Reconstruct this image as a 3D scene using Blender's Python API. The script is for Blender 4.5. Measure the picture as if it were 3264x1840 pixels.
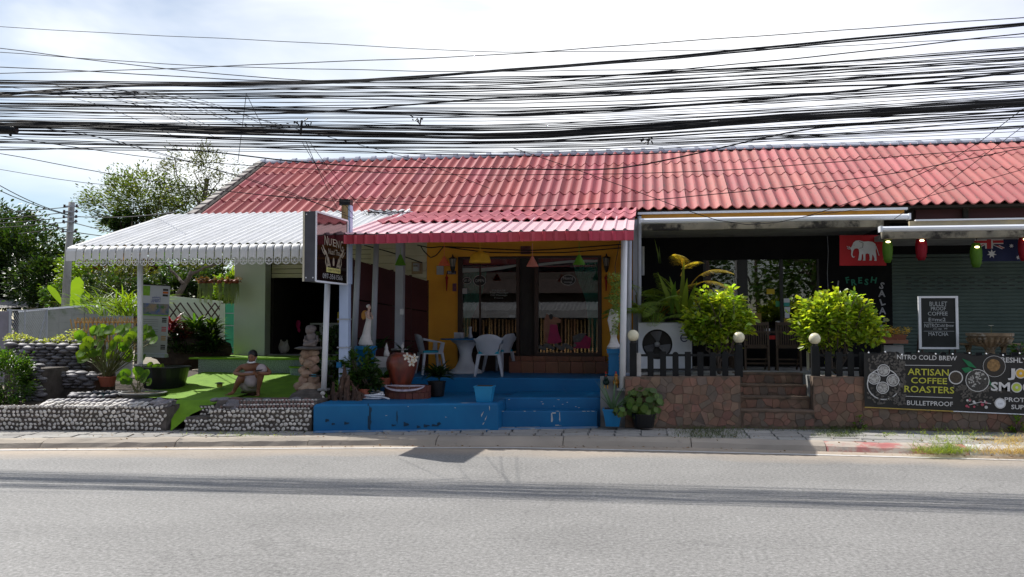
import bpy, math, random
import numpy as np
from mathutils import Vector, Matrix, Euler
random.seed(7); rng = np.random.default_rng(7)
PI = math.pi; R = math.radians
sc = bpy.context.scene
for o in list(bpy.data.objects): bpy.data.objects.remove(o)
C = sc.collection
# ------------------------------------------------------------------ camera
F = 2800.0; YAW = R(8.5); PITCH = R(2.25); EYE = 1.9
cd = bpy.data.cameras.new('camera'); cam = bpy.data.objects.new('camera', cd); C.objects.link(cam)
cam.location = (0, 0, EYE); cam.rotation_euler = (PI/2 + PITCH, 0, YAW)
cd.sensor_width = 36; cd.lens = 36*F/3264; cd.clip_end = 2000; cd.clip_start = .1
sc.camera = cam
sc.render.resolution_x = 1024; sc.render.resolution_y = 577
# ------------------------------------------------------------------ light
SUN = Vector((-.75, .46, 1)).normalized()          # towards the sun
sd = bpy.data.lights.new('sun', 'SUN'); sd.energy = 5.0; sd.angle = R(.55); sd.color = (1, .965, .91)
sun = bpy.data.objects.new('sun', sd); C.objects.link(sun)
sun.rotation_euler = (-SUN).to_track_quat('-Z', 'Y').to_euler(); sun.location = (-8, 5, 12)
W = bpy.data.worlds.new('World'); sc.world = W; W.use_nodes = True
nt = W.node_tree; N = nt.nodes; L = nt.links; N.clear()
out = N.new('ShaderNodeOutputWorld'); bg = N.new('ShaderNodeBackground'); sky = N.new('ShaderNodeTexSky')
sky.sky_type = 'NISHITA'; sky.sun_disc = False; sky.sun_elevation = math.asin(SUN.z)
sky.sun_rotation = math.atan2(SUN.x, SUN.y); sky.air_density = 1.0; sky.dust_density = 0.1; sky.ozone_density = 1.2
tc = N.new('ShaderNodeTexCoord'); nz = N.new('ShaderNodeTexNoise'); nz.inputs['Scale'].default_value = 1.7
nz.inputs['Detail'].default_value = 6; nz.inputs['Roughness'].default_value = .52; nz.inputs['Distortion'].default_value = .4
mp = N.new('ShaderNodeMapping'); mp.inputs['Scale'].default_value = (1, 1, 2.6); mp.inputs['Location'].default_value = (.35, .2, .05)
L.new(tc.outputs['Generated'], mp.inputs[0]); L.new(mp.outputs[0], nz.inputs['Vector'])
dot = N.new('ShaderNodeVectorMath'); dot.operation = 'DOT_PRODUCT'; dot.inputs[1].default_value = (1.1, .35, .05)   # cloud bank thins towards the left and behind
L.new(tc.outputs['Generated'], dot.inputs[0])
ad = N.new('ShaderNodeMath'); ad.operation = 'MULTIPLY_ADD'; ad.inputs[1].default_value = .5
L.new(dot.outputs['Value'], ad.inputs[0]); L.new(nz.outputs['Fac'], ad.inputs[2])
rp = N.new('ShaderNodeValToRGB'); rp.color_ramp.elements[0].position = .36; rp.color_ramp.elements[1].position = .63
rp.color_ramp.elements[0].color = (.12, .12, .12, 1); rp.color_ramp.elements[1].color = (1, 1, 1, 1)
L.new(ad.outputs[0], rp.inputs[0])
mx = N.new('ShaderNodeMixRGB'); mx.inputs[2].default_value = (11.5, 11.7, 12, 1)
cn = N.new('ShaderNodeTexNoise'); cn.inputs['Scale'].default_value = 2.6; cn.inputs['Detail'].default_value = 5; L.new(mp.outputs[0], cn.inputs['Vector'])
dx = N.new('ShaderNodeSeparateXYZ'); L.new(tc.outputs['Generated'], dx.inputs[0]); cs = N.new('ShaderNodeMath'); cs.operation = 'MULTIPLY_ADD'; cs.inputs[1].default_value = -.75; L.new(dx.outputs[0], cs.inputs[0]); L.new(cn.outputs['Fac'], cs.inputs[2])
cr = N.new('ShaderNodeValToRGB'); cr.color_ramp.elements[0].position = .15; cr.color_ramp.elements[1].position = .5; cr.color_ramp.elements[0].color = (.62, .66, .82, 1); cr.color_ramp.elements[1].color = (1, 1, 1, 1); L.new(cs.outputs[0], cr.inputs[0])
cm = N.new('ShaderNodeMixRGB'); cm.blend_type = 'MULTIPLY'; cm.inputs[0].default_value = 1; cm.inputs[1].default_value = (12.3, 12.5, 12.8, 1); L.new(cr.outputs[0], cm.inputs[2]); L.new(cm.outputs[0], mx.inputs[2])
L.new(rp.outputs[0], mx.inputs[0]); L.new(sky.outputs[0], mx.inputs[1]); L.new(mx.outputs[0], bg.inputs[0])
bg.inputs[1].default_value = .084; L.new(bg.outputs[0], out.inputs[0])
sc.view_settings.view_transform = 'Standard'; sc.view_settings.look = 'None'; sc.view_settings.gamma = 1
sc.view_settings.use_curve_mapping = False; sc.view_settings.exposure = .3
sc.cycles.max_bounces = 8; sc.cycles.transparent_max_bounces = 12; sc.cycles.sample_clamp_indirect = 6; sc.cycles.caustics_reflective = False

# ------------------------------------------------------------------ measuring: a pixel of the photo to a point at a known depth / height
def ray(px, py):
    x = (px-1632)/F; z = -(py-920)/F; y = 1.0
    y, z = y*math.cos(PITCH)-z*math.sin(PITCH), y*math.sin(PITCH)+z*math.cos(PITCH)
    x, y = x*math.cos(YAW)-y*math.sin(YAW), x*math.sin(YAW)+y*math.cos(YAW)
    return x, y, z
def P(px, py, Y): r = ray(px, py); return Vector((r[0]/r[1]*Y, Y, EYE+r[2]/r[1]*Y))
def G(px, py, z=0.0): r = ray(px, py); t = (z-EYE)/r[2]; return Vector((r[0]*t, r[1]*t, z))
def PX(px, Y): return P(px, 1000, Y).x
def PZ(px, py, Y): return P(px, py, Y).z
def lerp(a, b, t): return a+(b-a)*t

# ------------------------------------------------------------------ materials
MC = {}
def M(name, c, c2=None, scale=6, rough=.6, bump=0, bscale=60, metal=0, spec=.35, island=0, stain=None, sscale=2.5, sth=.55, stretch=None, emit=0, leaf=0, detail=4, coat=0, alpha=1):
    if name in MC: return MC[name]
    m = bpy.data.materials.new(name); m.use_nodes = True; nt = m.node_tree; N = nt.nodes; L = nt.links
    b = N['Principled BSDF']; o = N['Material Output']
    b.inputs['Roughness'].default_value = rough; b.inputs['Metallic'].default_value = metal
    b.inputs['Specular IOR Level'].default_value = spec
    if coat: b.inputs['Coat Weight'].default_value = coat
    tc = N.new('ShaderNodeTexCoord'); v = tc.outputs['Object']
    if stretch:
        mp = N.new('ShaderNodeMapping'); mp.inputs['Scale'].default_value = stretch; L.new(v, mp.inputs[0]); v = mp.outputs[0]
    col = None
    if c2 is None: c2 = tuple(x*.8 for x in c)
    n = N.new('ShaderNodeTexNoise'); n.inputs['Scale'].default_value = scale; n.inputs['Detail'].default_value = detail; L.new(v, n.inputs['Vector'])
    r = N.new('ShaderNodeMapRange'); r.inputs[1].default_value = .32; r.inputs[2].default_value = .68; L.new(n.outputs['Fac'], r.inputs[0])
    mix = N.new('ShaderNodeMixRGB'); mix.inputs[1].default_value = (*c, 1); mix.inputs[2].default_value = (*c2, 1); L.new(r.outputs[0], mix.inputs[0]); col = mix.outputs[0]
    if stain:
        n2 = N.new('ShaderNodeTexNoise'); n2.inputs['Scale'].default_value = sscale; n2.inputs['Detail'].default_value = 8; n2.inputs['Roughness'].default_value = .65; L.new(v, n2.inputs['Vector'])
        r2 = N.new('ShaderNodeMapRange'); r2.inputs[1].default_value = sth; r2.inputs[2].default_value = sth+.1; L.new(n2.outputs['Fac'], r2.inputs[0])
        mi = N.new('ShaderNodeMixRGB'); L.new(r2.outputs[0], mi.inputs[0]); L.new(col, mi.inputs[1]); mi.inputs[2].default_value = (*stain, 1); col = mi.outputs[0]
    if island:
        g = N.new('ShaderNodeNewGeometry'); oi = N.new('ShaderNodeObjectInfo'); a = N.new('ShaderNodeMath'); a.operation = 'ADD'
        L.new(g.outputs['Random Per Island'], a.inputs[0]); L.new(oi.outputs['Random'], a.inputs[1])
        fr = N.new('ShaderNodeMath'); fr.operation = 'FRACT'; L.new(a.outputs[0], fr.inputs[0])
        hs = N.new('ShaderNodeHueSaturation'); mr = N.new('ShaderNodeMapRange'); mr.inputs[3].default_value = 1-island; mr.inputs[4].default_value = 1+island
        L.new(fr.outputs[0], mr.inputs[0]); L.new(mr.outputs[0], hs.inputs['Value']); L.new(col, hs.inputs['Color'])
        m2 = N.new('ShaderNodeMapRange'); m2.inputs[3].default_value = .5-island*.05; m2.inputs[4].default_value = .5+island*.05
        f2 = N.new('ShaderNodeMath'); f2.operation = 'MULTIPLY'; f2.inputs[1].default_value = 7.13; f3 = N.new('ShaderNodeMath'); f3.operation = 'FRACT'
        L.new(fr.outputs[0], f2.inputs[0]); L.new(f2.outputs[0], f3.inputs[0]); L.new(f3.outputs[0], m2.inputs[0]); L.new(m2.outputs[0], hs.inputs['Hue']); col = hs.outputs[0]
    L.new(col, b.inputs['Base Color'])
    if bump:
        nb = N.new('ShaderNodeTexNoise'); nb.inputs['Scale'].default_value = bscale; nb.inputs['Detail'].default_value = 5; L.new(tc.outputs['Object'] if not stretch else v, nb.inputs['Vector'])
        bp = N.new('ShaderNodeBump'); bp.inputs['Strength'].default_value = bump; bp.inputs['Distance'].default_value = .02; L.new(nb.outputs['Fac'], bp.inputs['Height']); L.new(bp.outputs[0], b.inputs['Normal'])
    if emit:
        L.new(col, b.inputs['Emission Color']); b.inputs['Emission Strength'].default_value = emit
    if leaf:
        tr = N.new('ShaderNodeBsdfTranslucent'); hs2 = N.new('ShaderNodeMixRGB'); hs2.blend_type = 'MULTIPLY'; hs2.inputs[0].default_value = 1
        hs2.inputs[2].default_value = (2.6, 2.3, .7, 1) if leaf > 0 else (1, 1, 1, 1); L.new(col, hs2.inputs[1]); L.new(hs2.outputs[0], tr.inputs[0])
        ms = N.new('ShaderNodeMixShader'); ms.inputs[0].default_value = abs(leaf); L.new(b.outputs[0], ms.inputs[1]); L.new(tr.outputs[0], ms.inputs[2]); L.new(ms.outputs[0], o.inputs['Surface'])
    if alpha < 1: b.inputs['Alpha'].default_value = alpha
    MC[name] = m; return m
def glass_mat(name, tint=(.02, .025, .025), tr=.5, rough=.01):
    if name in MC: return MC[name]
    m = bpy.data.materials.new(name); m.use_nodes = True; N = m.node_tree.nodes; L = m.node_tree.links; N.clear()
    o = N.new('ShaderNodeOutputMaterial'); t = N.new('ShaderNodeBsdfTransparent'); t.inputs[0].default_value = (tr, tr, tr, 1)
    g = N.new('ShaderNodeBsdfGlossy'); g.inputs['Roughness'].default_value = rough; g.inputs[0].default_value = (1, 1, 1, 1)
    f = N.new('ShaderNodeFresnel'); f.inputs[0].default_value = 1.75; mr = N.new('ShaderNodeMath'); mr.operation = 'MULTIPLY'; mr.inputs[1].default_value = .85
    L.new(f.outputs[0], mr.inputs[0]); ms = N.new('ShaderNodeMixShader'); L.new(mr.outputs[0], ms.inputs[0]); L.new(t.outputs[0], ms.inputs[1]); L.new(g.outputs[0], ms.inputs[2]); L.new(ms.outputs[0], o.inputs[0])
    MC[name] = m; return m

# ------------------------------------------------------------------ mesh builder
def wmat(o):
    m = Matrix.Identity(4)
    while o is not None: m = o.matrix_basis @ m; o = o.parent
    return m
def tag(o, label=None, cat=None, group=None, kind=None):
    if label: o['label'] = label
    if cat: o['category'] = cat
    if group: o['group'] = group
    if kind: o['kind'] = kind
    return o
def mesh_obj(name, V, Fc, mat, parent=None, smooth=False):
    me = bpy.data.meshes.new(name); 
    if parent is not None:
        im = wmat(parent).inverted(); A = np.array(im); V = np.asarray(V, float).reshape(-1, 3)@A[:3, :3].T + A[:3, 3]
    else: V = np.asarray(V, float).reshape(-1, 3)
    me.from_pydata(V.tolist(), [], Fc) if not isinstance(Fc, np.ndarray) else fast(me, V, Fc)
    if smooth: me.polygons.foreach_set('use_smooth', [True]*len(me.polygons))
    me.materials.append(mat); me.update()
    o = bpy.data.objects.new(name, me); C.objects.link(o)
    if parent is not None: o.parent = parent
    return o
def fast(me, V, Fc):
    n, k = Fc.shape
    me.vertices.add(len(V)); me.vertices.foreach_set('co', V.astype(np.float32).ravel())
    me.loops.add(n*k); me.loops.foreach_set('vertex_index', Fc.astype(np.int32).ravel())
    me.polygons.add(n); me.polygons.foreach_set('loop_start', np.arange(0, n*k, k, dtype=np.int32)); me.polygons.foreach_set('loop_total', np.full(n, k, dtype=np.int32))
    me.update(calc_edges=True); me.validate()
class MB:
    def __init__(s): s.V = []; s.F = []
    def add(s, V, Fc):
        b = len(s.V); s.V += [tuple(v) for v in V]; s.F += [tuple(i+b for i in f) for f in Fc]; return s
    def box(s, a, b, rz=0, piv=None):
        x0, y0, z0 = a; x1, y1, z1 = b
        V = [(x0, y0, z0), (x1, y0, z0), (x1, y1, z0), (x0, y1, z0), (x0, y0, z1), (x1, y0, z1), (x1, y1, z1), (x0, y1, z1)]
        if rz:
            px, py = piv or ((x0+x1)/2, (y0+y1)/2); c, q = math.cos(rz), math.sin(rz)
            V = [(px+(x-px)*c-(y-py)*q, py+(x-px)*q+(y-py)*c, z) for x, y, z in V]
        return s.add(V, [(0, 3, 2, 1), (4, 5, 6, 7), (0, 1, 5, 4), (1, 2, 6, 5), (2, 3, 7, 6), (3, 0, 4, 7)])
    def hexa(s, B, T):   # 4 bottom pts, 4 top pts, counter-clockwise
        return s.add(list(B)+list(T), [(0, 3, 2, 1), (4, 5, 6, 7), (0, 1, 5, 4), (1, 2, 6, 5), (2, 3, 7, 6), (3, 0, 4, 7)])
    def prism(s, pts, z0, z1):   # footprint polygon (ccw)
        n = len(pts); z0s = z0 if hasattr(z0, '__len__') else [z0]*n; z1s = z1 if hasattr(z1, '__len__') else [z1]*n
        V = [(p[0], p[1], z) for p, z in zip(pts, z0s)]+[(p[0], p[1], z) for p, z in zip(pts, z1s)]
        return s.add(V, [tuple(range(n))[::-1], tuple(range(n, 2*n))]+[(i, (i+1) % n, n+(i+1) % n, n+i) for i in range(n)])
    def plate(s, pts, y, t):     # outline in X,Z extruded along Y from y to y+t
        n = len(pts)
        V = [(p[0], y, p[1]) for p in pts]+[(p[0], y+t, p[1]) for p in pts]
        return s.add(V, [tuple(range(n)), tuple(range(n, 2*n))[::-1]]+[(i, n+i, n+(i+1) % n, (i+1) % n) for i in range(n)])
    def tube(s, pts, r, n=6, cap=True):
        pts = [Vector(p) for p in pts]; rs = r if hasattr(r, '__len__') else [r]*len(pts); b = len(s.V); up = Vector((0, 0, 1))
        for i, p in enumerate(pts):
            t = (pts[min(i+1, len(pts)-1)]-pts[max(i-1, 0)]); t = t.normalized() if t.length else up
            a = t.cross(Vector((.13, .97, .2)) if abs(t.z) > .8 else up).normalized(); c = t.cross(a)
            for k in range(n):
                q = 2*PI*k/n; s.V.append(tuple(p+(a*math.cos(q)+c*math.sin(q))*rs[i]))
        for i in range(len(pts)-1):
            for k in range(n):
                A = b+i*n+k; B_ = b+i*n+(k+1) % n; s.F.append((A, B_, B_+n, A+n))
        if cap: s.F.append(tuple(b+k for k in range(n))[::-1]); s.F.append(tuple(b+(len(pts)-1)*n+k for k in range(n)))
        return s
    def lathe(s, prof, c=(0, 0, 0), n=16, sx=1, sy=1, wob=0):
        b = len(s.V)
        for i, (r, z) in enumerate(prof):
            for k in range(n):
                a = 2*PI*k/n; rr = r*(1+wob*math.sin(a*3+i)); s.V.append((c[0]+rr*sx*math.cos(a), c[1]+rr*sy*math.sin(a), c[2]+z))
        for i in range(len(prof)-1):
            for k in range(n):
                A = b+i*n+k; B_ = b+i*n+(k+1) % n; s.F.append((A, B_, B_+n, A+n))
        s.F.append(tuple(b+k for k in range(n))[::-1]); s.F.append(tuple(b+(len(prof)-1)*n+k for k in range(n)))
        return s
    def ball(s, c, r, n=8, m=5, jit=0, rot=None):
        rx, ry, rz = r if hasattr(r, '__len__') else (r, r, r); b = len(s.V); c = Vector(c)
        def put(x, y, z):
            k = 1+random.uniform(-jit, jit); v = Vector((x*rx*k, y*ry*k, z*rz*k))
            if rot: v.rotate(rot)
            s.V.append(tuple(c+v))
        put(0, 0, -1)
        for j in range(1, m):
            ph = -PI/2+PI*j/m
            for i in range(n): a = 2*PI*i/n; put(math.cos(ph)*math.cos(a), math.cos(ph)*math.sin(a), math.sin(ph))
        put(0, 0, 1); t = b+1+(m-1)*n
        for i in range(n): s.F.append((b, b+1+(i+1) % n, b+1+i)); s.F.append((t, t-n+i, t-n+(i+1) % n))
        for j in range(m-2):
            for i in range(n):
                A = b+1+j*n+i; B_ = b+1+j*n+(i+1) % n; s.F.append((A, B_, B_+n, A+n))
        return s
    def grid(s, f, nu, nv):
        b = len(s.V)
        for j in range(nv+1):
            for i in range(nu+1): s.V.append(tuple(f(i/nu, j/nv)))
        for j in range(nv):
            for i in range(nu): A = b+j*(nu+1)+i; s.F.append((A, A+1, A+nu+2, A+nu+1))
        return s
    def blade(s, base, d, ln, w, bend=.5, n=4, fold=.15, side=None, shape=None):   # strap leaf bending down
        base = Vector(base); d = Vector(d).normalized(); b = len(s.V)
        hd = Vector((d.x, d.y, 0)); hd = hd.normalized() if hd.length > .01 else Vector((1, 0, 0))
        sd_ = Vector(side) if side else Vector((-hd.y, hd.x, 0)); p = base.copy(); v = d.copy()
        for i in range(n+1):
            t = i/n; ww = w*(shape(t) if shape else (math.sin(PI*(.12+.86*t))**.7 if t < 1 else .03))
            s.V += [tuple(p-sd_*ww/2), tuple(p-Vector((0, 0, fold*ww))), tuple(p+sd_*ww/2)]
            v = (v+Vector((0, 0, -1))*bend/n+hd*bend*.5/n).normalized(); p = p+v*ln/n
        for i in range(n):
            A = b+i*3; s.F += [(A, A+1, A+4, A+3), (A+1, A+2, A+5, A+4)]
        return s
    def build(s, name, mat, parent=None, smooth=False, **kw):
        return tag(mesh_obj(name, s.V, s.F, mat, parent, smooth), **kw)
def empty(name, loc, label, cat, group=None, rz=0):
    o = bpy.data.objects.new(name, None); C.objects.link(o); o.location = loc; o.rotation_euler = (0, 0, rz); o.empty_display_size = .1
    return tag(o, label, cat, group)
def dup(o, loc=None, rz=None, label=None, group=None, parent=None, scale=None):
    c = o.copy(); C.objects.link(c); c.parent = parent
    for ch in [x for x in bpy.data.objects if x.parent == o]: dup(ch, parent=c)
    if loc is not None: c.location = loc
    if rz is not None: c.rotation_euler.z = rz
    if scale is not None: c.scale = (scale,)*3 if not hasattr(scale, '__len__') else scale
    if label: c['label'] = label
    if group: c['group'] = group
    return c
def inst(o, name, loc, rot=(0, 0, 0), scale=(1, 1, 1), parent=None):   # alike piece sharing mesh data
    c = bpy.data.objects.new(name, o.data if hasattr(o, 'data') else o); C.objects.link(c)
    if parent is not None: c.parent = parent; m = wmat(parent).inverted(); c.location = m @ Vector(loc)
    else: c.location = loc
    c.rotation_euler = rot; c.scale = scale
    return c
def smesh(mb, name, mat, smooth=True):     # mesh data only
    me = bpy.data.meshes.new(name); me.from_pydata(mb.V, [], mb.F); me.materials.append(mat)
    if smooth: me.polygons.foreach_set('use_smooth', [True]*len(me.polygons))
    return me
TXN = 0
def text(s, loc, h, mat, parent, name='lettering', w=None, rz=0, bold=0, align='CENTER', ext=.002, tilt=0, shear=0):
    cu = bpy.data.curves.new('t', 'FONT'); cu.body = s; cu.align_x = align; cu.align_y = 'CENTER'; cu.size = 1; cu.offset = bold; cu.resolution_u = 2; cu.shear = shear
    o = bpy.data.objects.new('t', cu); me = bpy.data.meshes.new_from_object(o)
    n = len(me.vertices); v = np.empty(n*3, np.float32); me.vertices.foreach_get('co', v); v = v.reshape(-1, 3); fcs = [tuple(p.vertices) for p in me.polygons]
    bpy.data.objects.remove(o); bpy.data.curves.remove(cu); bpy.data.meshes.remove(me)
    if n == 0: return None
    lo, hi = v.min(0), v.max(0); k = h/.73; kx = k if w is None else w/(hi[0]-lo[0])
    cx = (lo[0]+hi[0])/2 if align == 'CENTER' else 0
    x = (v[:, 0]-cx)*kx; z = (v[:, 1]-(0 if w is None and align != 'CENTER' else (lo[1]+hi[1])/2))*k
    ct, st = math.cos(tilt), math.sin(tilt); x, z = x*ct-z*st, x*st+z*ct
    c, q = math.cos(rz), math.sin(rz)
    Vv = np.stack([loc[0]+x*c, loc[1]+x*q, loc[2]+z], 1)
    return mesh_obj(name, Vv, fcs, mat, parent)

# ------------------------------------------------------------------ foliage
def leaves(name, pts, size, mat, parent, dirs=None, aspect=.5, jit=.35, up=.35, droop=.2, kind=None, nrm=None):
    pts = np.asarray(pts); n = len(pts); sz = size*(1+rng.uniform(-jit, jit, n))[:, None]
    d = rng.normal(size=(n, 3)) if dirs is None else dirs+rng.normal(size=(n, 3))*.45
    d[:, 2] = d[:, 2]*.6+up-droop; d /= np.linalg.norm(d, axis=1)[:, None]+1e-6
    s = np.cross(d, rng.normal(size=(n, 3))*.5+np.array([0, 0, 1.])); s /= np.linalg.norm(s, axis=1)[:, None]+1e-6
    u = np.cross(s, d)
    w = sz*aspect/2
    a = pts; t = pts+d*sz-u*sz*.08
    V = np.stack([a, a+d*sz*.3+s*w*.85+u*w*.25, a+d*sz*.65+s*w*.9+u*w*.25, t, a+d*sz*.65-s*w*.9+u*w*.25, a+d*sz*.3-s*w*.85+u*w*.25], 1).reshape(-1, 3)
    b = (np.arange(n)*6)[:, None]
    Fc = np.concatenate([b+np.array([0, 1, 2, 3]), b+np.array([0, 3, 4, 5])], 0)
    return tag(mesh_obj(name, V, Fc.astype(np.int32), mat, parent), kind=kind)
def clump_pts(c, r, nc, per, cr=.28, shell=.55, flat=1.0):
    c = np.array(c); r = np.array(r)
    d = rng.normal(size=(nc, 3)); d /= np.linalg.norm(d, axis=1)[:, None]
    cc = c+d*r*(shell+(1-shell)*rng.random(nc)[:, None]**.6)
    k = rng.normal(size=(nc*per, 3))*.5*cr*r.mean()*np.array([1, 1, flat])
    p = np.repeat(cc, per, 0)+k
    dr = p-c; dr /= np.linalg.norm(dr, axis=1)[:, None]+1e-6
    return p, dr
def limb(mb, p0, p1, r0, r1, wob=.06, n=5, k=5):
    p0, p1 = Vector(p0), Vector(p1); ln = (p1-p0).length
    pts = [p0.lerp(p1, i/k)+Vector([random.uniform(-1, 1)*wob*ln*(0 < i < k) for _ in range(3)]) for i in range(k+1)]
    mb.tube(pts, [lerp(r0, r1, i/k) for i in range(k+1)], n); return pts
# ------------------------------------------------------------------ colours
m_white = M('white_paint', (.72, .73, .74), (.6, .61, .63), 3, .5, stain=(.3, .27, .22), sscale=3, sth=.66)
m_cream = M('cream_wall', (.62, .58, .44), (.52, .48, .36), 2, .8, bump=.1)
m_pale = M('pale_green_wall', (.62, .68, .6), (.55, .6, .54), 1.2, .8, bump=.08)
m_orange = M('orange_wall', (.85, .4, .04), (.72, .32, .035), 1.5, .75, bump=.1, stain=(.35, .15, .03), sscale=1.5, sth=.7)
m_dark = M('black_wall', (.007, .007, .008), (.011, .011, .011), 3, .8, spec=.12)
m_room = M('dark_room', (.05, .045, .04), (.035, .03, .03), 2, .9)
m_brown = M('dark_wood_frame', (.045, .02, .014), (.03, .014, .01), 8, .4)
m_maroon = M('maroon_panel', (.085, .024, .026), (.06, .018, .02), 2, .6)
m_blue = M('blue_floor_paint', (.002, .14, .32), (.002, .105, .26), 1.6, .5, bump=.15, bscale=14, stain=(.1, .2, .34), sscale=3.2, sth=.7)
m_blueold = M('worn_blue_paint', (.002, .14, .32), (.002, .1, .25), 1.3, .55, bump=.2, bscale=12, stain=(.02, .05, .09), sscale=1.3, sth=.6, stretch=(1, 1, .5))
m_tile = M('roof_tile_red', (.31, .054, .057), (.23, .036, .042), .8, .66, island=.16, stain=(.13, .05, .05), sscale=7, sth=.6, stretch=(2, .7, 1), spec=.3)
m_tile2 = M('roof_tile_salmon', (.4, .115, .108), (.29, .077, .075), .8, .66, island=.14, stain=(.17, .11, .09), sscale=6, sth=.56, stretch=(2.4, .5, 1))
m_tile3 = M('porch_tile_rose', (.44, .1, .125), (.34, .075, .1), 1.2, .6, island=.1, stain=(.3, .12, .13), sscale=7, sth=.66)
m_sheet = M('pink_sheet_metal', (.68, .42, .44), (.6, .35, .38), 2, .5, island=.04, stain=(.5, .3, .3), sscale=6, sth=.7)
m_fascia = M('rose_fascia_metal', (.5, .062, .09), (.43, .05, .075), 3, .4, island=.1)
m_awn = M('white_awning_metal', (.68, .68, .67), (.6, .6, .58), 3, .5, stain=(.5, .48, .45), sscale=5, sth=.68)
m_ridge = M('grey_ridge_cement', (.42, .44, .5), (.33, .35, .4), 3, .8, island=.1, stain=(.7, .7, .7), sscale=5, sth=.6)
m_verge = M('verge_cement', (.36, .33, .3), (.22, .2, .18), 4, .85, island=.15)
m_under = M('roof_underlay', (.05, .04, .035), None, 3, .9)
m_conc = M('stained_concrete', (.32, .29, .22), (.17, .16, .13), 2, .9, bump=.25, stain=(.03, .028, .025), sscale=1.6, sth=.47)
m_concg = M('grey_concrete', (.3, .3, .29), (.22, .22, .21), 3, .85, bump=.3, stain=(.12, .11, .1), sscale=3, sth=.6)
m_gutter = M('white_aluminium', (.78, .8, .84), (.72, .74, .78), 2, .3)
m_metal = M('galvanised_and_shaded_post', (.36, .38, .42), (.3, .32, .36), 4, .45, stain=(.3, .27, .24), sscale=6, sth=.66)  # also colours white porch posts: their shade is put into this lower grey
m_bluepost = M('pale_blue_post', (.45, .54, .72), (.38, .47, .64), 3, .5, stain=(.3, .25, .2), sscale=5, sth=.68)
m_black = M('black_plastic', (.012, .012, .013), None, 4, .4)
m_rubber = M('black_cable_sheath', (.02, .02, .022), (.032, .032, .034), 2, .7, spec=.12)
m_slab = M('pavement_slab', (.36, .34, .31), (.27, .26, .24), 3, .9, bump=.35, bscale=40, island=.14, stain=(.16, .15, .13), sscale=4, sth=.6)
m_kerb = M('kerb_concrete', (.42, .36, .29), (.27, .24, .2), .8, .9, bump=.35, bscale=30, island=.06, stain=(.14, .13, .12), sscale=3, sth=.62)
m_kerbw = M('kerb_white_paint', (.6, .58, .54), (.45, .43, .4), 3, .85, bump=.3, stain=(.3, .28, .26), sscale=5, sth=.52)
m_kerbr = M('kerb_red_paint', (.42, .15, .14), (.4, .24, .2), 3, .85, bump=.3, stain=(.42, .36, .3), sscale=3, sth=.45)
m_soil = M('soil', (.07, .05, .035), (.04, .03, .022), 8, .95, bump=.5)
m_text_w = M('white_print', (.72, .72, .72), None, 3, .6)
m_green1 = M('leaf_green', (.055, .12, .018), (.04, .09, .014), 3, .42, island=.45, leaf=.42)
m_green2 = M('leaf_yellow_green', (.12, .2, .02), (.08, .15, .016), 3, .4, island=.4, leaf=.45)
m_green3 = M('leaf_dark_green', (.026, .055, .014), (.018, .04, .01), 3, .4, island=.5, leaf=.3)
m_olive = M('leaf_olive', (.07, .09, .025), (.05, .06, .018), 3, .5, island=.5, leaf=.35)
m_dry = M('leaf_dry_brown', (.16, .09, .035), (.1, .06, .025), 3, .6, island=.45, leaf=.3)
m_red = M('leaf_crimson', (.28, .02, .02), (.14, .012, .015), 3, .35, island=.5, leaf=-.35)
m_stem = M('plant_stem', (.12, .14, .04), (.1, .08, .03), 6, .6)
m_bark = M('bark', (.13, .1, .075), (.07, .055, .045), 6, .9, bump=.5, stretch=(1, 1, .3))
m_terra = M('terracotta', (.36, .1, .055), (.25, .07, .04), 4, .6, bump=.15)
m_glass = glass_mat('window_glass', tr=.8)

# ------------------------------------------------------------------ ground, road, kerb, pavement
PAV = .12
gm = M('bare_earth', (.24, .2, .15), (.17, .15, .1), .6, .95, bump=.3, bscale=8)
MB().add([(-400, -60, -.06), (400, -60, -.06), (400, 500, -.06), (-400, 500, -.06)], [(0, 1, 2, 3)]).build('ground', gm, kind='structure')
KB = [G(a, b, 0) for a, b in ((0, 1430), (500, 1426), (1000, 1421), (1632, 1420), (2100, 1424), (2650, 1440), (3264, 1456))]
def ext(pl, e=14):
    a, b = pl[0], pl[1]; c, d = pl[-2], pl[-1]
    return [a+(a-b).normalized()*e]+pl+[d+(d-c).normalized()*e]
KBX = ext([Vector((p.x, p.y, 0)) for p in KB])
def along(pl, x):
    for a, b in zip(pl, pl[1:]):
        if x <= b.x: t = (x-a.x)/(b.x-a.x); return lerp(a.y, b.y, t)
    return pl[-1].y
def kerb_y(x): return along(KBX, x)
V = []; Fc = []; xs = np.linspace(-24, 20, 45); vs = [0, .4, .8, 1.2, 2, 3.5, 6, 10, 16, 17]
for v_ in vs:
    for x in xs: V.append((x, kerb_y(x)+.02-v_*(1), .0))
nx = len(xs)
for j in range(len(vs)-1):
    for i in range(nx-1): Fc.append((j*nx+i, (j+1)*nx+i, (j+1)*nx+i+1, j*nx+i+1))
m = bpy.data.materials.new('asphalt'); m.use_nodes = True; nt = m.node_tree; N = nt.nodes; L = nt.links; b = N['Principled BSDF']; b.inputs['Roughness'].default_value = .75; b.inputs['Specular IOR Level'].default_value = .35
tc = N.new('ShaderNodeTexCoord'); uv = N.new('ShaderNodeUVMap'); sx = N.new('ShaderNodeSeparateXYZ'); L.new(uv.outputs[0], sx.inputs[0])
n1 = N.new('ShaderNodeTexNoise'); n1.inputs['Scale'].default_value = 26; n1.inputs['Detail'].default_value = 8; n1.inputs['Roughness'].default_value = .82; L.new(tc.outputs['Object'], n1.inputs['Vector'])
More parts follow.
